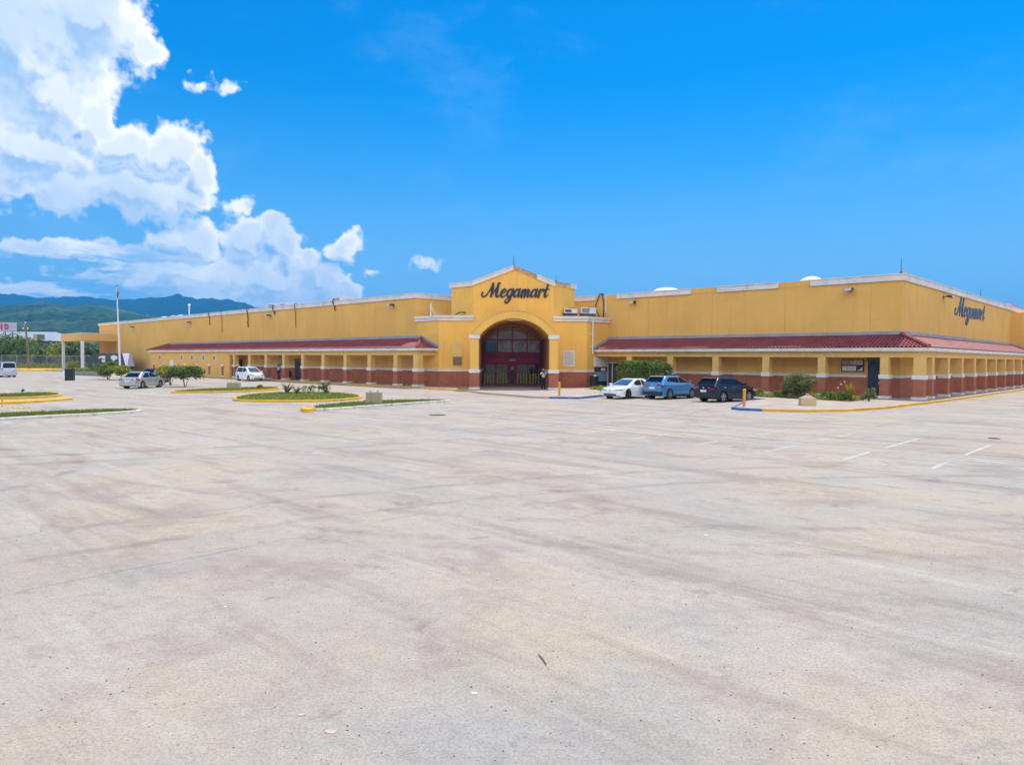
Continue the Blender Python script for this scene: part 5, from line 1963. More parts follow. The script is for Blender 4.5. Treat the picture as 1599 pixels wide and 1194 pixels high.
        pts = [(xe + 0.012, yo - hl[0], zh - hl[1] * 0.25), (xe + 0.012, yo - 0.14, zh - hl[1] * 0.5), (xe - 0.10, yo + 0.0, zh - hl[1] * 0.4), (xe - 0.42, h * 0.985 + 0.012, zh + hl[1] * 0.55), (xe - 0.36, h * 0.97, zh + hl[1] * 0.8), (xe - 0.06, yo - 0.03, zh + hl[1] * 0.5), (xe + 0.012, yo - 0.16, zh + hl[1] * 0.35), (xe + 0.012, yo - hl[0], zh + hl[1] * 0.05)]
        inner = [(p[0] - 0.10, p[1] - 0.05, p[2]) for p in pts]
        vs = [(p[0], s * p[1], p[2]) for p in pts + inner]
        q.add(vs, fs)
        q.build('headlight', M['head'], root)
        q = MB()
        mx = side(zb_ + 0.05)[1] - 0.22
        q.box(mx - 0.09, mx + 0.07, s * (bw + 0.05), s * (bw + 0.24), zb_ + 0.02, zb_ + 0.15)
        q.box(mx - 0.02, mx + 0.03, s * (bw - 0.05), s * (bw + 0.08), zb_ + 0.0, zb_ + 0.06)
        q.build('mirror', paint if not sp.get('darkmirror') else M['trimb'], root, bevel=0.025)
        for xx in (xm - 0.12, xm - 1.02):
            q = MB()
            q.box(xx - 0.10, xx + 0.08, s * (h * 0.985 - 0.005), s * (h + 0.022), zb_ - 0.16, zb_ - 0.125)
            q.build('door_handle', sp.get('handle', paint), root)
    q = MB()
    q.box(-L / 2 - 0.018, -L / 2 + 0.1, -0.24, 0.24, sp.get('zplate', 0.72) - 0.075, sp.get('zplate', 0.72) + 0.075)
    q.build('number_plate', M['plate'], root)
    q = MB()
    q.box(L / 2 - 0.1, L / 2 + 0.018, -0.24, 0.24, 0.42, 0.55)
    q.build('number_plate', M['plate'], root)
    q = MB()
    q.box(L / 2 - 0.1, L / 2 + 0.014, -0.52, 0.52, 0.27, 0.38)
    for s in (-1, 1):
        q.box(L / 2 - 0.2, L / 2 - 0.02, s * 0.60, s * 0.78, 0.32, 0.44)
    q.build('front_grille', M['trimb'], root, bevel=0.01)
    q = MB(); q.lathe([(0.06, -L / 2 - 0.022), (0.05, -L / 2 - 0.03), (0.004, -L / 2 - 0.03)], 14, axis='x', c=(0, 0, sp.get('zplate', 0.72) + 0.22)); q.build('emblem', M['chrome'], root)
    q = MB(); q.lathe([(0.06, L / 2 + 0.014), (0.05, L / 2 + 0.022), (0.004, L / 2 + 0.022)], 14, axis='x', c=(0, 0, 0.64)); q.build('emblem', M['chrome'], root)
    if sp.get('suv'):
        q = MB()
        q.box(-L / 2 - 0.02, -L / 2 + 0.22, -h * 0.86, h * 0.86, 0.30, 0.56)
        q.build('rear_bumper', M['trimb'], root, bevel=0.04)
        for s in (-1, 1):
            q = MB(); q.box(xr + ra + 0.02, xf - ra - 0.02, s * (h - 0.05), s * (h + 0.012), 0.20, 0.36); q.build('sill', M['trimb'], root, bevel=0.01)
            q = MB()
            xa, xb, w_ = side(zr - 0.05)
            q.tube([(xa + 0.25, s * (w_ - 0.10), zr - 0.03), (xa + 0.32, s * (w_ - 0.10), zr + 0.025), (xb - 0.35, s * (w_ - 0.10), zr + 0.02), (xb - 0.28, s * (w_ - 0.10), zr - 0.03)], 0.018, 6)
            q.build('roof_rail', sp.get('rail', M['trimb']), root)
        q = MB()
        xa, xb, w_ = side(zr - 0.08)
        q.add([(xa - 0.16, -w_ * 0.86, zr - 0.07), (xa - 0.16, w_ * 0.86, zr - 0.07), (xa + 0.14, w_ * 0.88, zr - 0.01), (xa + 0.14, -w_ * 0.88, zr - 0.01), (xa - 0.15, -w_ * 0.86, zr - 0.095), (xa - 0.15, w_ * 0.86, zr - 0.095), (xa + 0.12, w_ * 0.88, zr - 0.09), (xa + 0.12, -w_ * 0.88, zr - 0.09)],
              [(0, 1, 2, 3), (7, 6, 5, 4), (0, 4, 5, 1), (1, 5, 6, 2), (2, 6, 7, 3), (3, 7, 4, 0)])
        q.build('spoiler', paint, root)
    q = MB()
    z0_ = zb_ + 0.12
    xw = side(z0_)[0]
    q.tube([(xw - 0.02, 0.0, z0_), (xw - 0.015 + 0.03, -0.35, z0_ + 0.03)], 0.012, 5)
    q.build('rear_wiper', M['trimb'], root)
    return root


def build_cars():
    suv = dict(L=4.42, W=1.84, H=1.66, wb=2.64, rw=0.355, suv=True, belt=1.12, base=(-2.12, 1.18, 0.885), roof=(-1.62, 0.12, 0.67), bpillar=-0.20, rp=0.40, rise=0.14, taper=0.20,
               top=[(2.21, 0.62), (2.17, 0.80), (1.95, 0.93), (1.15, 1.09), (-1.9, 1.17), (-2.14, 1.13), (-2.21, 0.95)], ztail=0.98, tail=(0.46, 0.20), zplate=0.80, kick=0.05)
    bl = dict(suv, paint=car_paint('pale_blue_car_paint', (0.075, 0.24, 0.50), 0.2), rim=M['rim'])
    p = G(1043.5, 623.5)
    hd = (B + A * 0.08).normalized()
    rt = Vector((hd.y, -hd.x, 0))
    c = p + hd * (2.64 / 2 + 0.07) - rt * 0.80
    make_car((c.x, c.y, 0), (hd.x, hd.y), bl, 'pale blue crossover parked between a white sedan and a black crossover')
    bk = dict(suv, L=4.48, H=1.63, W=1.86, paint=car_paint('black_car_paint', (0.010, 0.008, 0.014), 0.0, 0.35), rim=M['rim'], darkmirror=True, handle=M['chrome'], ztail=0.97, tail=(0.50, 0.17), zplate=0.74)
    p = G(1126.5, 628)
    hd = (B + A * 0.20).normalized()
    rt = Vector((hd.y, -hd.x, 0))
    c = p + hd * (2.64 / 2 + 0.07) - rt * 0.80
    make_car((c.x, c.y, 0), (hd.x, hd.y), bk, 'black crossover parked nearest the round bush, white rear plate')
    sed = dict(L=4.75, W=1.86, H=1.44, wb=2.76, rw=0.345, belt=0.92, base=(-1.95, 1.30, 0.84), roof=(-1.0, 0.10, 0.62), bpillar=-0.35, rp=0.55,
               top=[(2.375, 0.50), (2.33, 0.66), (2.1, 0.78), (1.3, 0.93), (-1.5, 0.98), (-2.1, 1.0), (-2.34, 0.96), (-2.375, 0.80)],
               paint=car_paint('white_car_paint', (0.80, 0.80, 0.82)), roofpaint=M['trimb'], rim=M['rimd'], zhead=0.67, headl=(0.52, 0.09), zplate=0.8, ztail=0.85)
    p = G(980, 623)
    c = p + B * (2.76 / 2 + 0.02) - A * 0.82
    make_car((c.x, c.y, 0), (-B.x, -B.y), sed, 'white sedan with dark roof parked nose out beside the clipped hedge')
    sil = dict(L=4.35, W=1.72, H=1.46, wb=2.55, rw=0.315, belt=0.93, base=(-1.75, 1.22, 0.80), roof=(-1.02, 0.22, 0.60), bpillar=-0.22, rp=0.42,
               top=[(2.175, 0.50), (2.13, 0.66), (1.9, 0.80), (1.22, 0.94), (-1.3, 0.97), (-1.85, 0.99), (-2.14, 0.96), (-2.175, 0.80)],
               paint=car_paint('silver_car_paint', (0.50, 0.50, 0.49), 0.55), rglass=M['cglass'], ztail=0.80, tail=(0.36, 0.19), zplate=0.66, rw_lo=0.07, zhead=0.66)
    p = G(222, 606.5)
    hd = Vector((0.10, 0.995, 0))
    rt = Vector((hd.y, -hd.x, 0))
    c = p + hd * (2.55 / 2 - 0.0) - rt * 0.76
    make_car((c.x, c.y, 0), (hd.x, hd.y), sil, 'silver sedan parked tail out between two low trees')
    hat = dict(sil, L=4.1, H=1.50, paint=car_paint('charcoal_car_paint', (0.022, 0.02, 0.024), 0.2), roofpaint=M['trimb'])
    p = G(227, 598)
    make_car((p.x, p.y + 2.0, 0), (0.0, 1.0), hat, 'dark car mostly hidden behind the silver sedan')
    mpv = dict(L=4.30, W=1.74, H=1.66, wb=2.68, rw=0.32, belt=1.02, base=(-2.08, 1.45, 0.82), roof=(-1.78, 0.35, 0.64), bpillar=-0.25, rp=0.30,
               top=[(2.15, 0.55), (2.11, 0.72), (1.95, 0.86), (1.4, 1.02), (-1.9, 1.06), (-2.1, 1.04), (-2.15, 0.90)], paint=car_paint('bright_white_car_paint', (0.82, 0.82, 0.82)), rim=M['rim'], zhead=0.74, headl=(0.40, 0.15), ztail=1.0)
    p = G(388.5, 595)
    c = p - A * (2.68 / 2) + B * 0.77
    make_car((c.x, c.y, 0), (A.x, A.y), mpv, 'white minivan parked along the left walk in front of the columns', None)
    van = dict(L=4.85, W=1.80, H=1.96, wb=2.95, rw=0.33, belt=1.12, base=(-2.36, 2.0, 0.86), roof=(-2.26, 0.95, 0.74), bpillar=0.45, rp=0.22,
               top=[(2.425, 0.60), (2.39, 0.85), (2.1, 1.08), (1.8, 1.16), (-2.3, 1.18), (-2.39, 1.14), (-2.425, 1.0)], paint=car_paint('pale_silver_van_paint', (0.56, 0.57, 0.60), 0.4), rim=M['rim'], ztail=0.98, tail=(0.16, 0.34), zplate=0.78, rw_lo=0.06, cat='van', taper=0.06)
    p = G(23.5, 588.5)
    c = p - A * (2.95 / 2 + 0.0) - B * 0.8
    o = make_car((c.x, c.y, 0), (-A.x, -A.y), van, 'pale silver van seen from behind at the left picture edge')
    o.name = 'parked_van'

# ------------------------------------------------------------------ plants
def leaves(b, c, rad, n, size, rnd, shell=0.35, up=0.3, elong=1.8, low=None):
    """n leaf-sized diamonds in an ellipsoid, most of them near its skin"""
    cx, cy, cz = c
    for _ in range(n):
        while True:
            d = Vector((rnd.gauss(0, 1), rnd.gauss(0, 1), rnd.gauss(0, 1)))
            if d.length > 1e-3:
                d.normalize()
                break
        r_ = rnd.random() ** shell
        p = Vector((cx + d.x * rad[0] * r_, cy + d.y * rad[1] * r_, cz + d.z * rad[2] * r_))
        if low is not None and p.z < low:
            p.z = low + rnd.random() * 0.15
        nrm = (d * 0.7 + Vector((rnd.gauss(0, 0.6), rnd.gauss(0, 0.6), rnd.gauss(0, 0.6) + up))).normalized()
        t = nrm.orthogonal().normalized()
        t = Quaternion(nrm, rnd.uniform(0, 6.283)) @ t
        w = nrm.cross(t)
        s = size * rnd.uniform(0.6, 1.35)
        l, h = t * s * 0.5, w * (s * 0.5 / elong)
        i = len(b.v)
        b.v += [tuple(p - l), tuple(p + h - nrm * s * 0.06), tuple(p + l), tuple(p - h - nrm * s * 0.06)]
        b.f.append((i, i + 1, i + 2, i + 3))
        b.m.append(b.mi)


def crown(name, c, rad, mat, parent, n, size, clumps, rnd, low=None, fill=0.25, csz=(0.28, 0.5)):
    b = MB()
    for i in range(clumps):
        d = Vector((rnd.gauss(0, 1), rnd.gauss(0, 1), rnd.gauss(0, 0.8))).normalized()
        q = rnd.uniform(0.55, 0.92)
        cc = (c[0] + d.x * rad[0] * q, c[1] + d.y * rad[1] * q, c[2] + d.z * rad[2] * q)
        k_ = rnd.uniform(*csz)
        leaves(b, cc, (rad[0] * k_, rad[1] * k_, max(rad[2] * k_, 0.5 * rad[0] * k_)), int(n * (1 - fill) / clumps), size, rnd, 0.6, low=low)
    leaves(b, c, (rad[0] * 0.8, rad[1] * 0.8, rad[2] * 0.8), int(n * fill), size, rnd, 0.6, low=low)
    return b.build(name, mat, parent, fix=False)


def tree(loc, h, rad, mat, label, n, size, clumps, seed, stems=1, group=None, cat='tree', name='broadleaf_tree', cz=None):
    rnd = random.Random(seed)
    root = empty(name, loc)
    tag(root, label, cat, group)
    b = MB()
    cz = cz if cz is not None else h - rad[2]
    for s in range(stems):
        a = 6.283 * s / stems + rnd.uniform(0, 1)
        sp = (0.0 if stems == 1 else 0.5) * rad[0]
        tip = Vector((math.cos(a) * sp, math.sin(a) * sp, cz + rad[2] * 0.2))
        mid = Vector((math.cos(a) * sp * 0.35, math.sin(a) * sp * 0.35, cz * 0.45))
        r_ = max(0.03, 0.035 * h / max(1, stems ** 0.5))
        b.tube(catmull([(0.04 * math.cos(a), 0.04 * math.sin(a), -0.05), tuple(mid), tuple(tip)], 4), [r_ * (1 - 0.75 * i / 8) for i in range(9)], 7)
        for k_ in range(3):
            a2 = a + rnd.uniform(-1.3, 1.3)
            e = mid.lerp(tip, 0.3 + 0.25 * k_)
            q = e + Vector((math.cos(a2) * rad[0] * 0.5, math.sin(a2) * rad[1] * 0.5, rad[2] * 0.5))
            b.tube([e, e.lerp(q, 0.5) + Vector((0, 0, 0.05 * h)), q], [r_ * 0.5, r_ * 0.35, r_ * 0.15], 5)
    b.build('trunk', M['bark'], root, smooth=60)
    crown('crown', (0, 0, cz), rad, mat, root, n, size, clumps, rnd)
    return root


def sword_plant(loc, n, l, mat, label, seed, name='sword_leaf_plant', up=0.75, group=None, w=0.05):
    rnd = random.Random(seed)
    root = empty(name, loc)
    tag(root, label, 'plant', group)
    b = MB()
    for i in range(n):
        a = rnd.uniform(0, 6.283)
        tilt = rnd.uniform(0.15, 1.0) * (1.25 - up)
        ln = l * rnd.uniform(0.6, 1.1)
        d = Vector((math.cos(a), math.sin(a), 0))
        s = Vector((-d.y, d.x, 0))
        P = []
        for k_ in range(5):
            t = k_ / 4
            ang = tilt + 0.9 * t * t * (1.2 - up)
            P.append(d * (math.sin(ang) * ln * t + 0.03) + Vector((0, 0, math.cos(ang) * ln * t)))
        i0 = len(b.v)
        for k_, p in enumerate(P):
            ww = w * (0.7 + 0.6 * math.sin(math.pi * min(1, k_ / 3.2))) * (1 - (k_ / 4) ** 3)
            b.v += [tuple(p - s * ww), tuple(p + s * ww)]
        for k_ in range(4):
            o = i0 + 2 * k_
            b.f.append((o, o + 1, o + 3, o + 2)); b.m.append(0)
    b.build('foliage', mat, root, fix=False)
    return root


def shrub(loc, rad, mat, label, n, size, seed, group=None, clumps=9, name='shrub', cat='shrub'):
    rnd = random.Random(seed)
    root = empty(name, loc)
    tag(root, label, cat, group)
    b = MB()
    for i in range(5):
        a = rnd.uniform(0, 6.283)
        b.tube([(0, 0, -0.03), (math.cos(a) * rad[0] * 0.35, math.sin(a) * rad[1] * 0.35, rad[2] * 1.2)], [0.03, 0.012], 5)
    b.build('stem', M['bark'], root)
    crown('foliage', (0, 0, rad[2]), rad, mat, root, n, size, clumps, rnd, low=0.04)
    return root


def build_plants():
    Z = WALK
    # clipped hedge behind the white sedan
    rnd = random.Random(40)
    a = on_b(1006.5, 600, 50.6)[0]
    root = empty('clipped_hedge', W(a, 50.6, Z), PHI)
    tag(root, 'broad clipped green hedge behind the white sedan', 'hedge')
    b = MB()
    for i in range(9):
        x = -1.7 + 0.42 * i
        b.tube([(x, rnd.uniform(-0.2, 0.2), -0.03), (x + rnd.uniform(-0.2, 0.2), 0, 0.9), (x + rnd.uniform(-0.3, 0.3), 0, 1.6)], [0.05, 0.04, 0.02], 6)
    b.build('stem', M['bark'], root)
    b = MB()
    for i in range(13):
        x = -2.05 + 4.1 * i / 12
        edge = 0.14 * (abs(x) / 2.05) ** 3
        for z in (0.75, 1.15, 1.55, 1.95, 2.28 - edge):
            for y in ((-0.72, 0.0, 0.62) if z > 2.0 else (-0.78, 0.68)):
                leaves(b, (x + rnd.uniform(-0.1, 0.1), y + rnd.uniform(-0.1, 0.08), z + rnd.uniform(-0.08, 0.08)), (0.33, 0.30, 0.29), 95, 0.15, rnd, 0.6)
    for i in range(20):
        leaves(b, (rnd.uniform(-2.1, 2.1), rnd.uniform(-0.8, 0.7), 2.45 + rnd.uniform(-0.1, 0.12)), (0.2, 0.2, 0.16), 36, 0.15, rnd, 0.6)
    b.build('foliage', M['leaf'], root, fix=False)
    # round bush
    pp = W(on_b(1246, 610, 50.4)[0], 50.4, Z)
    root = empty('round_bush', pp)
    tag(root, 'round olive-leaved bush on short stems between two columns', 'bush')
    b = MB()
    for i in range(9):
        q = rnd.uniform(0, 6.28)
        b.tube([(0.08 * math.cos(q), 0.08 * math.sin(q), -0.03), (0.35 * math.cos(q), 0.35 * math.sin(q), 0.5), (0.7 * math.cos(q), 0.7 * math.sin(q), 1.1)], [0.04, 0.03, 0.012], 6)
    b.build('stem', M['bark'], root)
    b = MB()
    for i in range(46):
        d = Vector((rnd.gauss(0, 1), rnd.gauss(0, 1), rnd.gauss(0, 0.8))).normalized() * rnd.uniform(0.4, 1.0)
        leaves(b, (d.x * 1.12, d.y * 1.1, 1.10 + d.z * 0.70), (0.32, 0.32, 0.27), 150, 0.125, rnd, 0.6)
    leaves(b, (0, 0, 1.05), (1.15, 1.12, 0.78), 3600, 0.125, rnd, 0.5)
    b.build('foliage', M['leafo'], root, fix=False)
    # planting bed: soil sheet and ground cover
    bed = [(-39.0, 49.6), (-23.6, 49.3), (-20.0, 49.7), (-17.6, 48.6), (-16.2, 48.2), (-16.3, 51.5), (-17.6, 53.2), (-39.0, 53.4)]
    poly = [tuple(W(*p).xy) for p in bed]
    b = MB(); b.prism(ccw(poly), Z - 0.02, Z + 0.012)
    tag(b.build('soil_bed', M['soil']), kind='structure')
    b = MB()
    c = 0
    while c < 420:
        x, y = rnd.uniform(-40, -16), rnd.uniform(48.3, 53.3)
        if not inside(bed, x, y):
            continue
        front = y < 51.2
        if not front and rnd.random() < 0.45:
            continue
        c += 1
        p = W(x, y)
        hh = rnd.uniform(0.07, 0.17) + (0.12 if rnd.random() < 0.12 else 0)
        leaves(b, (p.x, p.y, Z + 0.06 + hh * 0.6), (rnd.uniform(0.2, 0.4), rnd.uniform(0.2, 0.4), hh), 34, 0.12, rnd, 0.6, up=0.8, low=Z + 0.02)
    tag(b.build('ground_cover', M['leafy'], fix=False), kind='stuff')
    bedx = lambda px, b_: W(on_b(px, 610, b_)[0], b_, Z + 0.01)
    sword_plant(bedx(1328, 49.6), 26, 1.35, M['sword'], 'tall amber sword-leaf plant in the bed below the framed notice', 3, up=1.0)
    shrub(bedx(1312, 49.4), (0.72, 0.6, 0.36), M['leaf'], 'bright green shrub left of the amber sword-leaf plant', 900, 0.13, 5)
    shrub(bedx(1290, 50.2), (0.5, 0.45, 0.30), M['leafd'], 'small dark green shrub left of the bright green one', 500, 0.11, 6)
    shrub(bedx(1357, 49.8), (0.5, 0.45, 0.42), M['leafo'], 'pale variegated shrub before the dark blue door', 620, 0.13, 7)
    shrub(bedx(1180, 50.0), (0.55, 0.4, 0.34), M['leafy'], 'yellow-green shrub at the nose of the black car', 600, 0.13, 8)
    shrub(bedx(1219, 50.2), (0.6, 0.45, 0.30), M['leaf'], 'low green shrub left of the round bush', 600, 0.13, 9)
    # pale flowers by the sword-leaf plant
    root = empty('flower_stalk', bedx(1318, 49.8))
    tag(root, 'thin flower stalks with pale pink heads beside the amber sword-leaf plant', 'flower')
    b = MB()
    for (x, h) in ((-0.22, 1.05), (0.02, 1.22), (-0.42, 0.8)):
        b.tube([(x * 0.4, 0, 0), (x, 0, h)], 0.012, 5)
    b.build('stalk', M['bark'], root)
    b = MB()
    for (x, h) in ((-0.22, 1.05), (0.02, 1.22), (-0.42, 0.8)):
        b.lathe([(0.01, h - 0.04), (0.07, h), (0.05, h + 0.06), (0.005, h + 0.08)], 8, c=(x, 0, 0))
    b.build('flower_head', M['petal'], root)
    p = G(943, 612.0, Z)
    shrub((p.x, p.y, Z), (0.5, 0.4, 0.28), M['leafy'], 'small yellow-green shrub on the walk beside the white sedan', 420, 0.12, 10)
    # low trees on the left
    p = G(169, 592.5)
    tree((p.x, p.y, 0), 2.15, (1.75, 1.4, 0.85), M['leaf'], 'low green spreading tree before the flagpole', 3600, 0.20, 22, 11, stems=4, name='low_tree')
    p = G(190, 593.5)
    tree((p.x, p.y, 0), 1.9, (1.25, 1.1, 0.72), M['leafy'], 'yellow-leaved low tree tucked behind the silver sedan', 2600, 0.19, 16, 12, stems=3, name='low_tree')
    p = G(266, 601)
    tree((p.x, p.y, 0), 1.95, (1.45, 1.2, 0.58), M['leafy'], 'thin-stemmed low tree right of the silver sedan', 2800, 0.17, 20, 13, stems=4, name='low_tree')
    p = G(289, 604)
    tree((p.x, p.y, 0), 1.95, (1.55, 1.3, 0.62), M['leafd'], 'dense dark low tree with a stout forked trunk', 4200, 0.17, 24, 14, stems=3, name='low_tree')
    # oval island
    for (px, py, n, l, lab, sd) in ((448, 613.4, 24, 1.15, 'larger agave at the left of the oval island', 21), (463, 614, 20, 0.95, 'smaller agave right beside the larger one on the oval island', 22)):
        p = G(px, py, 0.12)
        sword_plant((p.x, p.y, 0.11), n, l, M['agave'], lab, sd, name='agave', up=0.55, w=0.06)
    p = G(483, 613, 0.12); shrub((p.x, p.y, 0.11), (0.6, 0.5, 0.36), M['leafo'], 'thin dry shrub in the middle of the oval island', 300, 0.11, 23)
    p = G(508, 613.5, 0.12); shrub((p.x, p.y, 0.11), (0.5, 0.45, 0.42), M['leafo'], 'leafy grey-green shrub at the right of the oval island', 620, 0.12, 24)
    p = G(498, 611, 0.12); sword_plant((p.x, p.y, 0.11), 9, 1.0, M['agave'], 'bare upright stalks behind the shrubs on the oval island', 25, name='stalk_clump', up=1.05, w=0.015)
    p = G(405, 605.5, 0.12); shrub((p.x, p.y, 0.11), (0.28, 0.25, 0.18), M['leafd'], 'small dark tuft on the thin yellow-kerbed island', 160, 0.1, 26)
    # yellow hedge on a grey planter wall
    p0, p1 = G(108, 584.0), G(158, 586)
    d = (p1 - p0).normalized()
    n = Vector((-d.y, d.x, 0))
    root = empty('low_hedge', (p0 + p1) / 2, math.atan2(d.y, d.x))
    tag(root, 'low yellow-green hedge along the grey planter wall before the trailer', 'hedge')
    L = (p1 - p0).length
    b = MB()
    for i in range(40):
        leaves(b, (-L / 2 + L * (i + 0.5) / 40, 0.7, 0.72), (0.30, 0.5, 0.28), 60, 0.2, rnd, 0.6)
    b.build('foliage', M['leafy'], root, fix=False)
    b = MB()
    for i in range(20):
        x = -L / 2 + L * (i + 0.5) / 20
        b.tube([(x, 0.7, 0), (x + 0.1, 0.7, 0.6)], 0.02, 5)
    b.build('stem', M['bark'], root)
    b = MB()
    q0, q1 = G(106, 585.0), G(170, 588)
    b.band([tuple(q0.xy), tuple(q1.xy)], -0.3, 0.0, -0.02, 0.5)
    tag(b.build('planter_wall', simple('grey_planter_concrete', (0.24, 0.24, 0.26), 0.9, 0.15, 1.0, bump=0.3)), 'low grey planter wall under the yellow-green hedge', 'wall')
    p = on_y(118, 570, 140)
    shrub((p.x, 140, 0), (1.6, 1.2, 1.1), M['leafy'], 'yellow flowering bush by the loading canopy post', 900, 0.3, 27)


def build_background():
    rnd = random.Random(77)
    # trees beyond the fence
    kinds = [('leafd', 'deep green rounded tree'), ('leaf', 'mid green loose-crowned tree'), ('leafy', 'yellow-green bushy tree')]
    spots = []
    for i in range(26):
        px = -70 + i * 9.0 + rnd.uniform(-3, 3)
        Y = rnd.uniform(163, 205)
        spots.append((px, Y))
    tops = [(-70, 521), (0, 523), (14, 521), (30, 523), (50, 527), (75, 533), (86, 530), (98, 528), (112, 529), (125, 533), (140, 540), (160, 545)]
    def topy(px):
        for (x0, y0), (x1, y1) in zip(tops, tops[1:]):
            if x0 <= px <= x1:
                return y0 + (y1 - y0) * (px - x0) / (x1 - x0)
        return 545
    where = ['left of the utility pole', 'right of the utility pole', 'beside the loading canopy']
    for i, (px, Y) in enumerate(spots):
        k_ = rnd.choice((0, 0, 1, 1, 2))
        p = on_y(px, topy(px) + rnd.uniform(-1.5, 6), Y)
        h = max(3.5, p.z)
        w = rnd.uniform(2.6, 3.8)
        place = where[0] if px < 40 else (where[1] if px < 88 else where[2])
        row = 'front row' if Y < 177 else ('middle row' if Y < 191 else 'back row')
        lab = kinds[k_][1] + ' beyond the fence, ' + place + ', ' + row
        tree((p.x, Y, 0), h, (w, w, h * 0.40), M[kinds[k_][0]], lab, 1000, 0.62, 13, 200 + i, stems=1, group='trees beyond the fence: ' + lab, name='broadleaf_tree')
    # scrub along the fence foot
    b = MB()
    for i in range(230):
        px = rnd.uniform(-80, 168)
        Y = rnd.uniform(157, 166)
        x = (px - 800) / 1107 * Y
        h = rnd.uniform(0.5, 1.5)
        leaves(b, (x, Y, h * 0.55), (rnd.uniform(0.7, 1.5), 0.9, h * 0.6), 48, 0.42, rnd, 0.6, up=0.6, low=0.02)
    tag(b.build('undergrowth', M['leaf'], fix=False), kind='stuff')
    b = MB()
    for i in range(2600):
        px = rnd.uniform(-70, 150)
        Y = rnd.uniform(146.5, 157)
        x = (px - 800) / 1107 * Y
        a = rnd.uniform(0, 6.28)
        h = rnd.uniform(0.3, 0.9)
        b.face([(x - 0.12 * math.cos(a), Y - 0.12 * math.sin(a), 0), (x + 0.12 * math.cos(a), Y + 0.12 * math.sin(a), 0), (x + rnd.uniform(-.2, .2), Y, h)])
    tag(b.build('grass', M['grass'], fix=False), kind='stuff')
    # chain-link fence
    f0, f1 = Vector((-128, 154.5, 0)), Vector((-84, 158.5, 0))
    d = (f1 - f0).normalized()
    L = (f1 - f0).length
    H = 2.85
    root = empty('chain_link_fence', f0, math.atan2(d.y, d.x))
    tag(root, 'tall chain-link fence with a pale top rail along the green belt', 'fence')
    b = MB(); b.tube([(0, 0, H), (L, 0, H)], 0.05, 6); b.build('top_rail', M['metal'], root)
    n = int(L / 3)
    for i in range(n + 1):
        b = MB(); b.tube([(L * i / n, 0, 0), (L * i / n, 0, H)], 0.045, 6); b.build('post', M['metal'], root)
    b = MB()
    s = 0.34
    k_ = int((L + H) / s)
    for i in range(k_):
        x = -H + i * s
        for sg in (1, -1):
            x0, z0, x1, z1 = x, 0.0, x + H, H
            if x0 < 0: z0 -= x0; x0 = 0
            if x1 > L: z1 -= (x1 - L); x1 = L
            if z1 <= z0: continue
            if sg < 0:
                z0, z1 = H - z0, H - z1
            dx, dz = x1 - x0, z1 - z0
            l = math.hypot(dx, dz)
            nx, nz = -dz / l * 0.007, dx / l * 0.007
            b.face([(x0 - nx, 0.004 * sg, z0 - nz), (x1 - nx, 0.004 * sg, z1 - nz), (x1 + nx, 0.004 * sg, z1 + nz), (x0 + nx, 0.004 * sg, z0 + nz)])
    b.build('wire_mesh', M['metal'], root, fix=False)
    # utility pole
    p = G(46, 577)
    q = on_y(39.6, 505, p.y)
    root = empty('utility_pole', (p.x, p.y, 0))
    tag(root, 'leaning timber utility pole with white insulators', 'utility pole')
    t = q - p
    MB().tube([(0, 0, -0.1), tuple(t * 0.5), tuple(t)], [0.26, 0.2, 0.15], 10).build('pole', M['wood'], root, smooth=60)
    b = MB(); b.box(t.x - 0.5, t.x + 0.5, t.y - 0.06, t.y + 0.06, t.z - 1.35, t.z - 1.15); b.build('crossarm', M['wood'], root)
    b = MB()
    for (x, z) in ((-0.45, -1.15), (0.45, -1.15), (0.0, 0.0), (-0.16, -0.5)):
        b.lathe([(0.05, z), (0.13, z + 0.1), (0.13, z + 0.22), (0.05, z + 0.34)], 8, c=(t.x + x, t.y, t.z))
    b.build('insulator', M['white'], root)
    # warehouse behind the trees
    Y = 250.0
    pa, pb = on_y(-60, 530, Y), on_y(83, 533, Y)
    zr, ze = on_y(30, 516, Y).z, on_y(30, 531, Y).z
    root = empty('warehouse', (pa.x, Y, 0))
    tag(root, 'grey-walled building with a broad white roof behind the trees', 'building')
    w = pb.x - pa.x
    MB().box(0.8, w - 0.8, 1, 24, -0.1, ze).build('wall', simple('dark_grey_wall', (0.08, 0.08, 0.10), 0.8, 0.2, 0.5), root)
    b = MB()
    b.add([(0, 0, ze - 0.2), (w, 0, ze - 0.2), (w, 25, ze - 0.2), (0, 25, ze - 0.2), (0, 12, zr), (w - 7, 12, zr)], [(0, 1, 5, 4), (2, 3, 4, 5), (1, 2, 5), (3, 0, 4), (3, 2, 1, 0)])
    b.build('roof', simple('white_metal_roof', (0.34, 0.355, 0.39), 0.5, 0.1, 0.4), root)
    for (x0, y0, x1, y1, nm, col) in ((53, 522, 59, 532, 'ochre_panel', (0.50, 0.33, 0.14)), (59, 522, 65.5, 530, 'green_panel', (0.10, 0.16, 0.05)), (63, 536.5, 72, 543, 'ochre_panel', (0.52, 0.32, 0.06))):
        a, c = on_y(x0, y0, Y - 0.5), on_y(x1, y1, Y - 0.5)
        MB().box(a.x - pa.x, c.x - pa.x, -0.9 if y0 < 530 else 0.6, 0.99, c.z, a.z).build(nm, simple(nm, col, 0.7), root)
    # roof-top board with the red letters
    a, c = on_y(-46, 503, 245.0), on_y(25, 517, 245.0)
    root = empty('billboard', (a.x, 245.0, 0))
    tag(root, 'white roof-top billboard with red capital letters at the left picture edge', 'billboard')
    w, h = c.x - a.x, a.z - c.z
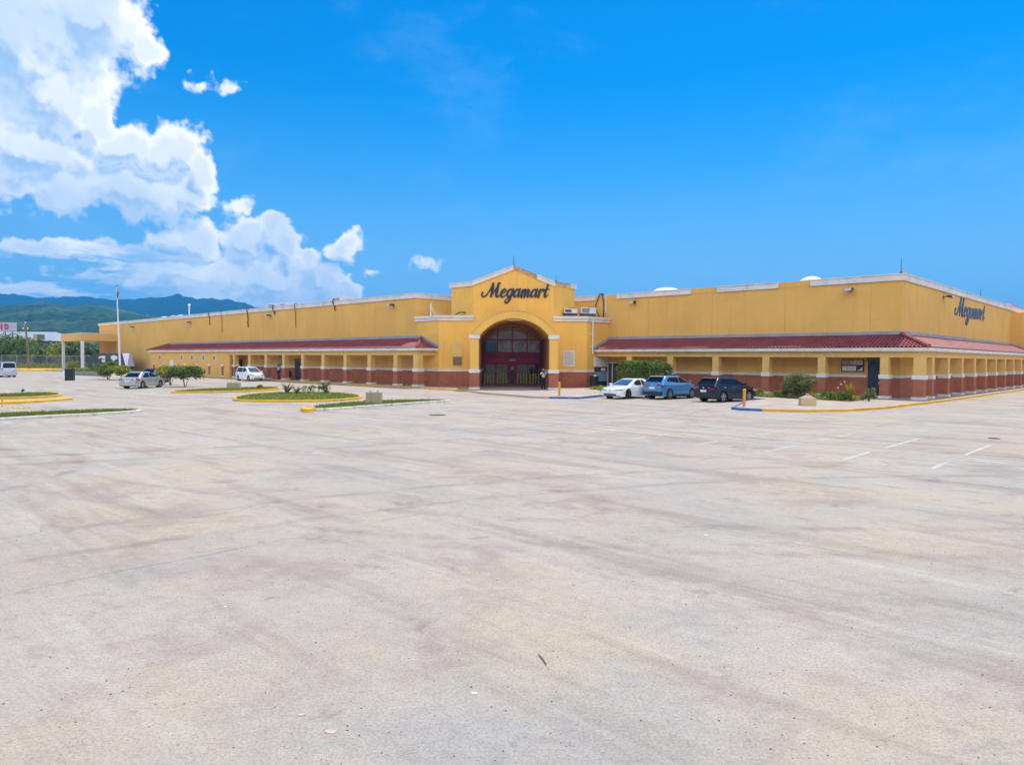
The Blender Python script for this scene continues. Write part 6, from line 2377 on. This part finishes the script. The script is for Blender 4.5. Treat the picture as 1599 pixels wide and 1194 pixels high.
    MB().box(0, w, 0, 0.4, c.z, a.z).build('board', simple('white_board', (0.46, 0.46, 0.50), 0.6, 0.06, 0.5), root)
    b = MB()
    for i in range(6):
        x = w * (i + 0.5) / 6
        b.box(x - 0.12, x + 0.12, 0.1, 0.35, 0, c.z)
    b.build('support', M['dmetal'], root)
    red = simple('red_sign_letter', (0.50, 0.004, 0.03), 0.5)
    sx = 245.0 / 1107
    zc, lh = c.z + h * 0.5, h * 0.66
    x_i = on_y(2.5, 510, 245.0).x - a.x
    b = MB(); b.box(x_i - 0.28, x_i + 0.28, -0.12, -0.002, zc - lh / 2, zc + lh / 2); b.build('letter', red, root)
    x_d = on_y(7.3, 510, 245.0).x - a.x
    b = MB()
    out_, in_ = [], []
    wD = 1.35
    out_ = [(x_d, zc - lh / 2), (x_d + wD * 0.45, zc - lh / 2)] + [(x_d + wD * 0.45 + wD * 0.55 * math.cos(R(t)), zc + lh / 2 * math.sin(R(t))) for t in range(-80, 81, 20)] + [(x_d + wD * 0.45, zc + lh / 2), (x_d, zc + lh / 2)]
    in_ = [(x_d + 0.38 + (x - x_d) * 0.42, zc + (z - zc) * 0.55) for (x, z) in out_]
    N_ = len(out_)
    for i in range(N_):
        j = (i + 1) % N_
        b.add([(out_[i][0], -0.12, out_[i][1]), (out_[j][0], -0.12, out_[j][1]), (in_[j][0], -0.12, in_[j][1]), (in_[i][0], -0.12, in_[i][1]),
               (out_[i][0], -0.002, out_[i][1]), (out_[j][0], -0.002, out_[j][1]), (in_[j][0], -0.002, in_[j][1]), (in_[i][0], -0.002, in_[i][1])],
              [(0, 1, 2, 3), (7, 6, 5, 4), (0, 4, 5, 1), (2, 6, 7, 3)])
    b.build('letter', red, root)
    b = MB()
    for i in range(5):
        z = zc + lh * 0.3 - i * lh * 0.15
        b.box(x_d + 2.0, w - 0.3, -0.03, -0.002, z, z + 0.1)
    b.build('fine_print', simple('pale_lilac_print', (0.40, 0.38, 0.50), 0.6), root)


def fbm(x, y, seed=0):
    from mathutils import noise
    return noise.fractal(Vector((x, y, seed * 3.7)), 1.0, 2.0, 6)


def build_hills():
    def crest(pts, px):
        for (x0, y0), (x1, y1) in zip(pts, pts[1:]):
            if x0 <= px <= x1:
                t = (px - x0) / (x1 - x0)
                return y0 + (y1 - y0) * t
        return pts[-1][1]
    def hill(name, pts, Yc, Y0, Yb, px0, px1, nx, ny, bump, mat, seed):
        b = MB()
        vs = []
        for i in range(nx + 1):
            px = px0 + (px1 - px0) * i / nx
            zc = max(2.0, on_y(px, crest(pts, px), Yc).z)
            for j in range(ny + 1):
                t = j / ny
                Y = Y0 + (Yb - Y0) * t
                x = (px - 800) / 1107 * Y
                tc = (Yc - Y0) / (Yb - Y0)
                s = min(1.0, t / tc)
                prof = (s * s * (3 - 2 * s)) * 0.55 + s * 0.45 if t <= tc else 1.0 - (t - tc) / (1 - tc) * 0.7
                spur = fbm(x / 420 + seed, Y / 420, seed) * 0.22 * s * (1 - s) * 4 * (0 if t > tc else 1)
                z = zc * prof * (1 + spur) + bump * fbm(x / 38, Y / 38, seed + 2) * min(1, s * 3) + bump * 0.5 * fbm(x / 11, Y / 11, seed + 5) * min(1, s * 3)
                vs.append((x, Y, z - 3.0 * (1 - min(1, s * 8))))
        fs = []
        for i in range(nx):
            for j in range(ny):
                o = i * (ny + 1) + j
                fs.append((o, o + ny + 1, o + ny + 2, o + 1))
        b.add(vs, fs)
        o = b.build(name, mat, smooth=179)
        tag(o, kind='structure')
    def forest(name, c1, c2, c3, sc):
        m, k, p = new_mat(name)
        P = k.n('ShaderNodeTexCoord').outputs['Object']
        v = k.n('ShaderNodeTexVoronoi', feature='F1')
        k.put(v.inputs['Vector'], P); v.inputs['Scale'].default_value = sc
        c = k.mix(k.smooth(k.noise(P, sc * 0.35, 5, 0.65), 0.3, 0.7), c1, c2)
        c = k.mix(k.m('MULTIPLY', k.smooth(k.noise(P, 0.006, 5, 0.6), 0.5, 0.7), 0.6), c, c3)
        c = k.mix(k.smooth(v.outputs['Distance'], 0.2, 0.75, 0.0, 0.45), c, (0.012, 0.02, 0.008))
        k.put(p.inputs['Base Color'], c)
        p.inputs['Roughness'].default_value = 0.9
        p.inputs['Specular IOR Level'].default_value = 0.1
        bp_ = k.n('ShaderNodeBump'); bp_.inputs['Strength'].default_value = 1.0; bp_.inputs['Distance'].default_value = 7.0; bp_.invert = True
        k.put(bp_.inputs['Height'], v.outputs['Distance'])
        k.put(p.inputs['Normal'], bp_.outputs[0])
        return m
    far = [(-400, 482), (-250, 474), (-100, 464), (-30, 460), (0, 459), (25, 462), (60, 467), (100, 465.5), (130, 464.5), (160, 467.5), (185, 469.5), (205, 470), (235, 467.5), (250, 467), (262, 464.5), (285, 463.5), (300, 466), (312, 468), (335, 466), (360, 469.5), (385, 477), (405, 482.5), (450, 497), (520, 520), (600, 541), (680, 556), (760, 562)]
    near = [(-400, 500), (-250, 492), (-100, 488), (0, 484), (40, 482), (75, 476.5), (105, 481), (140, 478.5), (165, 481), (200, 488), (240, 495), (300, 503), (400, 520), (520, 545), (600, 556), (700, 562)]
    hill('far_hills', far, 3100, 1500, 3500, -400, 760, 260, 46, 7.0, forest('far_forest', (0.006, 0.022, 0.014), (0.012, 0.036, 0.020), (0.022, 0.05, 0.026), 0.05), 3)
    hill('near_hills', near, 1500, 420, 1750, -400, 700, 300, 80, 4.5, forest('near_forest', (0.012, 0.042, 0.016), (0.065, 0.125, 0.035), (0.17, 0.22, 0.09), 0.085), 9)


# ------------------------------------------------------------------ people
def skin_mesh(verts, edges, radii, sub=2, root=0):
    me = bpy.data.meshes.new('tmp')
    me.from_pydata(verts, edges, [])
    o = bpy.data.objects.new('tmp', me)
    COL.objects.link(o)
    o.modifiers.new('s', 'SKIN')
    sv = me.skin_vertices[0].data
    for i, r_ in enumerate(radii):
        sv[i].radius = (r_, r_) if not isinstance(r_, tuple) else r_
        sv[i].use_root = (i == root)
    o.modifiers['s'].use_smooth_shade = True
    sb = o.modifiers.new('d', 'SUBSURF')
    sb.levels = sub
    sb.render_levels = sub
    dg = bpy.context.evaluated_depsgraph_get()
    ev = o.evaluated_get(dg)
    m2 = bpy.data.meshes.new_from_object(ev)
    vs = [tuple(v.co) for v in m2.vertices]
    fs = [tuple(p.vertices) for p in m2.polygons]
    bpy.data.objects.remove(o)
    bpy.data.meshes.remove(me)
    bpy.data.meshes.remove(m2)
    return vs, fs


def ellipsoid(b, c, r_, seg=12, rings=8):
    prof = [(max(0.002, math.sin(math.pi * i / rings)), -math.cos(math.pi * i / rings)) for i in range(rings + 1)]
    vs, fs = [], []
    for (rr, h) in prof:
        for j in range(seg):
            a = 6.28318 * j / seg
            vs.append((c[0] + r_[0] * rr * math.cos(a), c[1] + r_[1] * rr * math.sin(a), c[2] + r_[2] * h))
    for i in range(rings):
        for j in range(seg):
            fs.append((i * seg + j, i * seg + (j + 1) % seg, (i + 1) * seg + (j + 1) % seg, (i + 1) * seg + j))
    b.add(vs, fs)


def person(loc, yaw, J, skin, shirt, trouser, label, hat=None, sleeve='short', shoe=(0.03, 0.025, 0.02), hair=(0.012, 0.010, 0.009)):
    """J: joint positions; x to the person's left, y forwards"""
    root = empty('person', loc, yaw)
    tag(root, label, 'person')
    sk = simple('skin', skin, 0.55, 0.05, 8.0)
    names = ['pel', 'spi', 'che', 'nec', 'shL', 'elL', 'wrL', 'shR', 'elR', 'wrR', 'hiL', 'knL', 'anL', 'hiR', 'knR', 'anR']
    V = [J[n] for n in names]
    I = {n: i for i, n in enumerate(names)}
    E = [('pel', 'spi'), ('spi', 'che'), ('che', 'nec'), ('che', 'shL'), ('shL', 'elL'), ('elL', 'wrL'), ('che', 'shR'), ('shR', 'elR'), ('elR', 'wrR'), ('pel', 'hiL'), ('hiL', 'knL'), ('knL', 'anL'), ('pel', 'hiR'), ('hiR', 'knR'), ('knR', 'anR')]
    rad = dict(pel=.125, spi=.115, che=.135, nec=.055, shL=.062, shR=.062, elL=.042, elR=.042, wrL=.028, wrR=.028, hiL=.095, hiR=.095, knL=.06, knR=.06, anL=.04, anR=.04)
    vs, fs = skin_mesh(V, [(I[a], I[c]) for a, c in E], [rad[n] for n in names])
    b = MB(); b.add(vs, fs)
    hc = Vector(J['hea'])
    ellipsoid(b, hc, (0.078, 0.098, 0.118), 16, 12)
    ellipsoid(b, hc + Vector((0, 0.03, -0.05)), (0.058, 0.068, 0.07), 14, 8)
    ellipsoid(b, hc + Vector((0, 0.098, -0.02)), (0.014, 0.022, 0.026), 8, 6)
    for s in (-1, 1):
        ellipsoid(b, hc + Vector((s * 0.078, -0.005, -0.01)), (0.012, 0.024, 0.034), 8, 6)
    # hands: palm, four unequal fingers, thumb
    for s, wn, en in ((1, 'wrL', 'elL'), (-1, 'wrR', 'elR')):
        w, e = Vector(J[wn]), Vector(J[en])
        d = (w - e).normalized()
        side = d.cross(Vector((0, 1, 0.3))).normalized()
        nor = side.cross(d).normalized()
        pc = w + d * 0.05
        b.tube([w - d * 0.02, w + d * 0.03, pc + d * 0.035], [0.027, 0.036, 0.034], 8)
        for i, ln in enumerate((0.066, 0.076, 0.070, 0.055)):
            st = pc + d * 0.03 + side * (0.024 - 0.016 * i)
            b.tube([st, st + d * ln * 0.5 + nor * 0.006, st + d * ln * 0.85 + nor * 0.022], [0.010, 0.009, 0.007], 6)
        st = w + d * 0.025 + side * 0.03
        b.tube([st, st + side * 0.03 + d * 0.025, st + side * 0.036 + d * 0.055], [0.012, 0.011, 0.008], 6)
    b.build('body', sk, root, smooth=60)
    # eyes and mouth sit on the face
    b = MB()
    for s in (-1, 1):
        ellipsoid(b, hc + Vector((s * 0.032, 0.088, 0.012)), (0.012, 0.008, 0.008), 8, 6)
    ellipsoid(b, hc + Vector((0, 0.094, -0.062)), (0.022, 0.006, 0.006), 8, 6)
    b.build('face_features', simple('dark_eye', (0.02, 0.015, 0.014), 0.3), root, smooth=60)
    # shirt
    names2 = ['pel', 'spi', 'che', 'nec2', 'shL', 'mdL', 'shR', 'mdR']
    K_ = dict(J)
    f = 0.75 if sleeve == 'short' else 1.0
    K_['mdL'] = tuple(Vector(J['shL']).lerp(Vector(J['elL']), f)); K_['mdR'] = tuple(Vector(J['shR']).lerp(Vector(J['elR']), f))
    K_['nec2'] = tuple(Vector(J['che']).lerp(Vector(J['nec']), 0.55))
    I2 = {n: i for i, n in enumerate(names2)}
    E2 = [('pel', 'spi'), ('spi', 'che'), ('che', 'nec2'), ('che', 'shL'), ('shL', 'mdL'), ('che', 'shR'), ('shR', 'mdR')]
    r2 = dict(pel=.150, spi=.142, che=.158, nec2=.075, shL=.085, shR=.085, mdL=.066, mdR=.066)
    V2 = [K_[n] for n in names2]
    if sleeve == 'long':
        names2 += ['wrL2', 'wrR2']
        V2 += [tuple(Vector(J['elL']).lerp(Vector(J['wrL']), 0.9)), tuple(Vector(J['elR']).lerp(Vector(J['wrR']), 0.9))]
        I2.update(wrL2=8, wrR2=9); E2 += [('mdL', 'wrL2'), ('mdR', 'wrR2')]; r2.update(wrL2=.042, wrR2=.042, mdL=.056, mdR=.056)
    vs, fs = skin_mesh(V2, [(I2[a], I2[c]) for a, c in E2], [r2[n] for n in names2])
    b = MB(); b.add(vs, fs); b.build('shirt', simple('shirt_cloth', shirt, 0.85, 0.10, 6.0, bump=0.3, bscale=25), root, smooth=60)
    names3 = ['pel', 'hiL', 'knL', 'anL', 'hiR', 'knR', 'anR']
    I3 = {n: i for i, n in enumerate(names3)}
    E3 = [('pel', 'hiL'), ('hiL', 'knL'), ('knL', 'anL'), ('pel', 'hiR'), ('hiR', 'knR'), ('knR', 'anR')]
    r3 = dict(pel=.145, hiL=.112, hiR=.112, knL=.080, knR=.080, anL=.066, anR=.066)
    vs, fs = skin_mesh([J[n] for n in names3], [(I3[a], I3[c]) for a, c in E3], [r3[n] for n in names3])
    b = MB(); b.add(vs, fs); b.build('trousers', simple('trouser_cloth', trouser, 0.85, 0.12, 6.0), root, smooth=60)
    for an in ('anL', 'anR'):
        a = Vector(J[an])
        b = MB(); b.tube([(a.x, a.y - 0.07, 0.05), (a.x, a.y + 0.02, 0.055), (a.x, a.y + 0.12, 0.045), (a.x, a.y + 0.19, 0.035)], [0.045, 0.055, 0.048, 0.028], 10)
        b.build('shoe', simple('shoe_leather', shoe, 0.5), root, smooth=60)
    b = MB()
    if hat:
        ellipsoid(b, hc + Vector((0, -0.005, 0.045)), (0.094, 0.112, 0.092), 16, 10)
        ellipsoid(b, hc + Vector((0, 0.10, 0.045)), (0.075, 0.09, 0.010), 12, 6)
        b.build('cap', simple('cap_cloth', hat, 0.8), root, smooth=60)
    else:
        ellipsoid(b, hc + Vector((0, -0.016, 0.025)), (0.085, 0.100, 0.104), 16, 10)
        b.build('hair', simple('short_hair', hair, 0.8), root, smooth=60)
    return root


def stand(arms='down'):
    J = dict(pel=(0, 0, 0.98), spi=(0, 0.01, 1.14), che=(0, 0, 1.36), nec=(0, 0.0, 1.52), hea=(0, 0.02, 1.645), shL=(0.185, 0, 1.43), shR=(-0.185, 0, 1.43),
             hiL=(0.095, 0, 0.92), hiR=(-0.095, 0, 0.92), knL=(0.11, 0.02, 0.50), knR=(-0.11, 0.03, 0.50), anL=(0.12, -0.02, 0.085), anR=(-0.12, 0.0, 0.085),
             elL=(0.26, -0.03, 1.15), wrL=(0.28, 0.06, 0.90), elR=(-0.26, -0.03, 1.15), wrR=(-0.28, 0.06, 0.90))
    if arms == 'up':
        J.update(elL=(0.29, 0.12, 1.20), wrL=(0.09, 0.26, 1.40), elR=(-0.29, 0.12, 1.20), wrR=(-0.07, 0.27, 1.42))
    return J


def seated():
    return dict(pel=(0, 0, 0.52), spi=(0, 0.02, 0.70), che=(0, 0.06, 0.90), nec=(0, 0.09, 1.06), hea=(0, 0.12, 1.18), shL=(0.185, 0.06, 0.97), shR=(-0.185, 0.06, 0.97),
                hiL=(0.10, 0.03, 0.50), hiR=(-0.10, 0.03, 0.50), knL=(0.15, 0.44, 0.50), knR=(-0.15, 0.44, 0.50), anL=(0.15, 0.42, 0.085), anR=(-0.15, 0.46, 0.085),
                elL=(0.25, 0.16, 0.74), wrL=(0.15, 0.38, 0.62), elR=(-0.25, 0.16, 0.74), wrR=(-0.15, 0.38, 0.62))


def stool(loc, yaw, label):
    r_ = empty('stool', loc, yaw)
    MB().box(-0.19, 0.19, -0.19, 0.19, 0.37, 0.41).build('seat', M['wood'], r_, bevel=0.01)
    for sx in (-1, 1):
        for sy in (-1, 1):
            MB().box(sx * 0.16 - 0.02, sx * 0.16 + 0.02, sy * 0.16 - 0.02, sy * 0.16 + 0.02, 0, 0.37).build('leg', M['wood'], r_)
    tag(r_, label, 'stool')


def build_people():
    p = G(848.5, 607.5, WALK)
    person((p.x, p.y, WALK + 0.006), R(182), stand('up'), (0.16, 0.085, 0.05), (0.80, 0.78, 0.78), (0.018, 0.02, 0.03), 'person in white shirt and pale cap standing under the entrance arch', hat=(0.72, 0.70, 0.66))
    a = on_b(436.5, 592, 42.3)[0]
    p = W(a, 42.2, WALK)
    person(p, PHI + R(175), stand('down'), (0.06, 0.032, 0.02), (0.48, 0.52, 0.62), (0.014, 0.014, 0.018), 'person in pale blue shirt and dark trousers standing on the left walk')
    a = on_b(454, 592, 42.5)[0]
    p = W(a, 42.45, WALK)
    person(p, PHI + R(200), seated(), (0.05, 0.028, 0.018), (0.03, 0.026, 0.03), (0.03, 0.022, 0.022), 'person in dark clothes sitting against the brick wall left of the maroon door')
    stool(p, PHI + R(200), 'plain wooden stool under the seated person in dark clothes')
    b_ = on_a(1578.5, 600, -14.9)[0]
    p = W(-14.9, b_, WALK)
    person(p, PHI + R(230), seated(), (0.07, 0.04, 0.025), (0.03, 0.025, 0.028), (0.42, 0.33, 0.28), 'person in dark top and pale trousers sitting far down the right walk')
    stool(p, PHI + R(230), 'plain wooden stool under the person seated far down the right walk')


# ------------------------------------------------------------------ street furniture and small things
def build_small():
    # orange bollards
    pr = empty('bollard', (0, 0, 0))
    MB().lathe([(0.085, 0.0), (0.085, 0.86), (0.075, 0.9), (0.06, 0.92)], 14).build('post', M['orange'], pr, smooth=40)
    MB().lathe([(0.095, 0.90), (0.095, 0.97), (0.05, 1.0), (0.005, 1.01)], 14).build('cap', M['orange'], pr, smooth=40)
    for i, (x, y, lab) in enumerate(((873.3, 618, 'orange bollard on the blue kerb before the entrance apron'), (1162, 634.8, 'orange bollard at the blue kerb end beside the black car'))):
        o = pr if i == 0 else copy_tree(pr)
        p = G(x, y, WALK)
        o.location = (p.x, p.y, WALK)
        tag(o, lab, 'bollard', 'orange bollards')
    # cast blocks (lamp post feet)
    def cast_block(px, py, z, w, d, h, mat, lab, yaw, topped=False):
        p = G(px, py, z)
        r_ = empty('concrete_block', (p.x, p.y + d / 2, z - 0.02), R(yaw))
        b = MB()
        t = 0.94
        b.prism([(-w / 2, -d / 2), (w / 2, -d / 2), (w / 2, d / 2), (-w / 2, d / 2)], 0, h, [(-w / 2 * t, -d / 2 * t), (w / 2 * t, -d / 2 * t), (w / 2 * t, d / 2 * t), (-w / 2 * t, d / 2 * t)])
        b.build('block', M[mat], r_, bevel=0.03)
        b = MB()
        if topped:
            b.prism([(-w * .42, -d * .42), (w * .42, -d * .42), (w * .42, d * .42), (-w * .42, d * .42)], h, h + 0.13, [(-0.12, -0.12), (0.12, -0.12), (0.12, 0.12), (-0.12, 0.12)])
            b.box(-0.1, 0.1, -0.1, 0.1, h + 0.13, h + 0.22)
            b.build('cap', M['conc'], r_, bevel=0.02)
        else:
            for sx in (-1, 1):
                for sy in (-1, 1):
                    b.tube([(sx * w * 0.22, sy * d * 0.22, h - 0.02), (sx * w * 0.22, sy * d * 0.22, h + 0.06)], 0.022, 6)
            b.build('anchor_bolt', M['dmetal'], r_)
        tag(r_, lab, 'concrete block')
    cast_block(582, 629.5, 0.13, 0.92, 0.8, 0.66, 'block', 'stained grey-green block on the near grass island', 4)
    cast_block(362, 606.6, 0.13, 1.0, 0.8, 0.52, 'block', 'buff block on the thin yellow-kerbed island', 8)
    cast_block(1264.5, 633.5, WALK, 0.88, 0.7, 0.48, 'cream', 'cream block with stepped cap on the right walk', -8, True)
    # flagpole
    Y = 100.0
    p = on_y(188, 590, Y)
    q = on_y(182.2, 448, Y)
    r_ = empty('flagpole', (p.x, Y, 0))
    t = q - Vector((p.x, Y, 0))
    MB().tube([(0, 0, 0), tuple(t * 0.5), tuple(t)], [0.15, 0.11, 0.06], 10).build('pole', M['white'], r_, smooth=60)
    b = MB(); ellipsoid(b, (t.x, t.y, t.z + 0.1), (0.1, 0.1, 0.12)); b.build('finial', M['dmetal'], r_, smooth=60)
    b = MB(); b.tube(catmull([(t.x + 0.08, 0, t.z - 0.2), (t.x + 0.14, 0.03, t.z - 0.7), (t.x + 0.10, 0, t.z - 1.3), (t.x + 0.08, -0.03, t.z - 1.7)], 4), [0.05] * 4 + [0.13] * 5 + [0.06] * 4, 8)
    b.build('furled_flag', simple('faded_red_flag', (0.30, 0.07, 0.09), 0.8, 0.4, 6.0), r_, smooth=60)
    tag(r_, 'tall white flagpole with a furled faded red flag', 'flagpole')
    # cabinet
    p = G(105, 594.2)
    r_ = empty('utility_cabinet', (p.x, p.y + 0.5, 0), R(20))
    MB().box(-0.42, 0.42, -0.42, 0.42, 0.0, 1.28).build('housing', simple('charcoal_cabinet_paint', (0.022, 0.022, 0.028), 0.5), r_, bevel=0.02)
    MB().box(-0.60, -0.423, -0.44, 0.44, 0.0, 1.12).build('side_panel', M['white'], r_, bevel=0.01)
    MB().box(-0.36, 0.36, -0.435, -0.422, 0.1, 1.18).build('door', M['black'], r_)
    MB().box(-0.44, 0.44, -0.45, 0.44, 1.281, 1.34).build('lid', M['black'], r_, bevel=0.01)
    tag(r_, 'charcoal utility cabinet with a white side panel on the left lot', 'cabinet')
    # marker post on the left, yellow studs, garden spot
    p = G(3.5, 635.5)
    r_ = empty('marker_post', (p.x, p.y, 0))
    MB().tube([(0, 0, 0), (0, 0, 0.55)], 0.035, 8).build('post', M['kyel'], r_)
    MB().tube([(0, 0, 0.55), (0, 0, 0.72)], 0.036, 8).build('reflector', simple('rust_red_band', (0.28, 0.05, 0.02), 0.5), r_)
    tag(r_, 'thin yellow marker post with a rust red head', 'post')
    for i, px in enumerate((14, 22, 31, 40.5, 48)):
        p = G(px, 637.2)
        b = MB(); b.lathe([(0.14, 0), (0.13, 0.04), (0.08, 0.075), (0.01, 0.085)], 10)
        o = b.build('road_stud', M['kyel'], None, loc=(p.x, p.y, 0.0), smooth=50)
        tag(o, 'worn yellow road stud in the row beside the thin marker post', 'road stud', 'row of five worn yellow road studs')
    p = G(35, 613.2, 0.1)
    r_ = empty('garden_spotlight', (p.x, p.y, 0.11))
    MB().tube([(0, 0, 0), (0, 0, 0.1)], 0.02, 6).build('spike', M['black'], r_)
    MB().tube([(-0.03, -0.05, 0.1), (0.05, 0.07, 0.22)], [0.06, 0.09], 10).build('lamp_head', M['black'], r_)
    tag(r_, 'small black spotlight on the far left grass island', 'spotlight')
    # trailer with graffiti
    a0 = on_b(136, 565, 39.6)[0]
    a1 = on_b(197, 570, 39.6)[0]
    L = a1 - a0
    zt = on_b(185, 551.5, 39.6)[1] + WALK
    r_ = empty('trailer', W((a0 + a1) / 2, 39.6, 0), PHI)
    b = MB()
    h = L / 2
    prof = [(-h, 0.9), (h - 0.15, 0.9), (h - 1.8, zt), (-h + 5.5, zt), (-h + 2.2, zt - 0.35), (-h, zt - 1.1)]
    N_ = len(prof)
    vs = [(x, 0, z) for (x, z) in prof] + [(x, 1.3, z) for (x, z) in prof]
    b.add(vs, [tuple(range(N_)), tuple(reversed(range(N_, 2 * N_)))] + [(i, (i + 1) % N_, N_ + (i + 1) % N_, N_ + i) for i in range(N_)])
    b.build('tarp_cover', simple('charcoal_tarp', (0.05, 0.05, 0.065), 0.6, 0.25, 0.8, bump=0.4, bscale=3), r_)
    b = MB()
    b.add([(h - 0.08, -0.05, 1.15), (h - 1.65, -0.05, zt), (h - 1.65, 1.32, zt), (h - 0.08, 1.32, 1.15)], [(3, 2, 1, 0)])
    b.build('front_panel', simple('lilac_grey_panel', (0.42, 0.42, 0.56), 0.5, 0.1, 0.6), r_)
    MB().box(-h + 0.3, h - 0.5, 0.1, 1.2, 0.55, 0.9).build('chassis', M['black'], r_)
    for x in (-h + 2.0, -h + 3.2, h - 2.2):
        q = MB()
        for y in (0.12, 0.9):
            q.lathe([(0.2, y), (0.5, y), (0.5, y + 0.28), (0.2, y + 0.28)], 20, axis='y', c=(x, 0, 0.5))
        q.build('wheel', M['tyre'], r_)
    b = MB()
    def tagstroke(pts, w=0.2):
        for (x0, z0), (x1, z1) in zip(pts, pts[1:]):
            d = Vector((x1 - x0, z1 - z0)); l = d.length; n = Vector((-d.y, d.x)) / l * w / 2
            yy = -0.012 - 0.002 * (len(b.f) % 7)
            b.face([(x0 - n.x, yy, z0 - n.y), (x1 - n.x, yy, z1 - n.y), (x1 + n.x, yy, z1 + n.y), (x0 + n.x, yy, z0 + n.y)])
    def PX(px, py):
        a, z = on_b(px, py, 39.6)
        return a - (a0 + a1) / 2, z + WALK
    tagstroke([PX(154, 558.5), PX(158, 557), PX(162, 556.8), PX(164.5, 557.5)], 0.34)
    tagstroke([PX(161, 555.5), PX(161.3, 559)], 0.4)
    tagstroke([PX(159.5, 559), PX(159.8, 563.8), PX(164, 564), PX(164.3, 558), PX(160, 558.2)], 0.34)
    tagstroke([PX(162, 560), PX(162.2, 562.3)], 0.3)
    tagstroke([PX(173, 557.8), PX(177, 556), PX(181, 556.5), PX(183.5, 558.5), PX(180, 559.5), PX(174, 559.6)], 0.34)
    tagstroke([PX(177, 557.5), PX(178, 559)], 0.5)
    tagstroke([PX(176, 562.5), PX(178, 562), PX(180, 561.3)], 0.3)
    b.build('graffiti', M['white'], r_, fix=False)
    tag(r_, 'long charcoal covered trailer with white graffiti under the loading canopy', 'trailer')
    # drain covers and litter on the lot
    for (px, py, w, lab) in ((683, 648, 0.42, 'dark drain cover near the grass island with the grey-green block'), (1552, 684.5, 0.2, 'round iron cover set in the right part of the lot')):
        p = G(px, py)
        b = MB(); b.lathe([(w, 0.0), (w, 0.012), (w * 0.86, 0.016), (w * 0.84, 0.010), (0.01, 0.010)], 22)
        for i in range(5):
            x = -w * 0.5 + w * 0.25 * i
            b.box(x - 0.012, x + 0.012, -w * 0.45, w * 0.45, 0.009, 0.016)
        tag(b.build('drain_cover', M['dmetal'], None, loc=(p.x, p.y, 0.0)), lab, 'drain cover')
    p0, p1 = G(841, 1021, 0.01), G(853, 1037, 0.01)
    b = MB(); b.tube([tuple(p0 - p0), tuple((p1 - p0) * 0.45 + Vector((0.006, 0, 0.004))), tuple(p1 - p0)], [0.0045, 0.006, 0.004], 6)
    tag(b.build('stick', M['bark'], None, loc=p0), 'thin dark stick lying on the near asphalt', 'stick')
    rnd = random.Random(9)
    for (px, py, s, lab) in ((517, 1142, 0.05, 'pale pink scrap in the near foreground, larger one'), (471, 1116, 0.035, 'pale pink scrap just behind the larger scrap'), (740, 1082, 0.03, 'pale scrap in the middle of the foreground'), (352, 947, 0.016, 'tiny white scrap in the middle of the lot'), (1102, 835, 0.03, 'small white scrap far out on the right of the lot')):
        p = G(px, py)
        b = MB()
        pts = [(s * rnd.uniform(0.7, 1.2) * math.cos(a * 1.05), s * 0.7 * rnd.uniform(0.7, 1.2) * math.sin(a * 1.05), 0.004 + rnd.uniform(0, 0.008)) for a in range(6)]
        b.face(pts)
        b.face([(x, y, 0.001) for (x, y, z) in pts][::-1])
        for i in range(6):
            j = (i + 1) % 6
            b.face([(pts[i][0], pts[i][1], 0.001), (pts[j][0], pts[j][1], 0.001), pts[j], pts[i]])
        tag(b.build('paper_scrap', M['petal'] if px in (517, 471) else M['white'], None, loc=(p.x, p.y, 0.0)), lab, 'scrap')
    # loose grit
    b = MB()
    for i in range(420):
        py = 660 + 560 * rnd.random() ** 0.7
        px = rnd.uniform(-60, 1660)
        p = G(px, py)
        s = rnd.uniform(0.004, 0.011) * (0.8 + 0.04 * p.y)
        if s > 0.022: s = 0.022
        q = [Vector((rnd.uniform(-1, 1), rnd.uniform(-1, 1), 0)).normalized() * s * rnd.uniform(0.6, 1) for _ in range(1)][0]
        vs = [(p.x + s * math.cos(a * 1.2566 + i) * rnd.uniform(0.7, 1.1), p.y + s * math.sin(a * 1.2566 + i) * rnd.uniform(0.7, 1.1), 0.0) for a in range(5)] + [(p.x, p.y, s * 0.7)]
        b.add(vs, [(a, (a + 1) % 5, 5) for a in range(5)])
    tag(b.build('gravel', simple('dark_grit', (0.07, 0.055, 0.045), 0.9, 0.5, 30.0), fix=False), kind='stuff')


def build_haze():
    b = MB()
    b.box(-2550, 2550, -410, 3610, -1.6, 300)
    m = bpy.data.materials.new('air')
    m.use_nodes = True
    t = m.node_tree
    t.nodes.clear()
    v = t.nodes.new('ShaderNodeVolumePrincipled')
    v.inputs['Color'].default_value = (0.05, 0.47, 1.0, 1)
    v.inputs['Density'].default_value = HAZE
    v.inputs['Anisotropy'].default_value = 0.0
    o = t.nodes.new('ShaderNodeOutputMaterial')
    t.links.new(v.outputs[0], o.inputs['Volume'])
    tag(b.build('haze', m), kind='stuff')


HAZE = 0.00026
build_fixtures()
build_cars()
build_plants()
build_background()
build_hills()
build_people()
build_small()
build_haze()
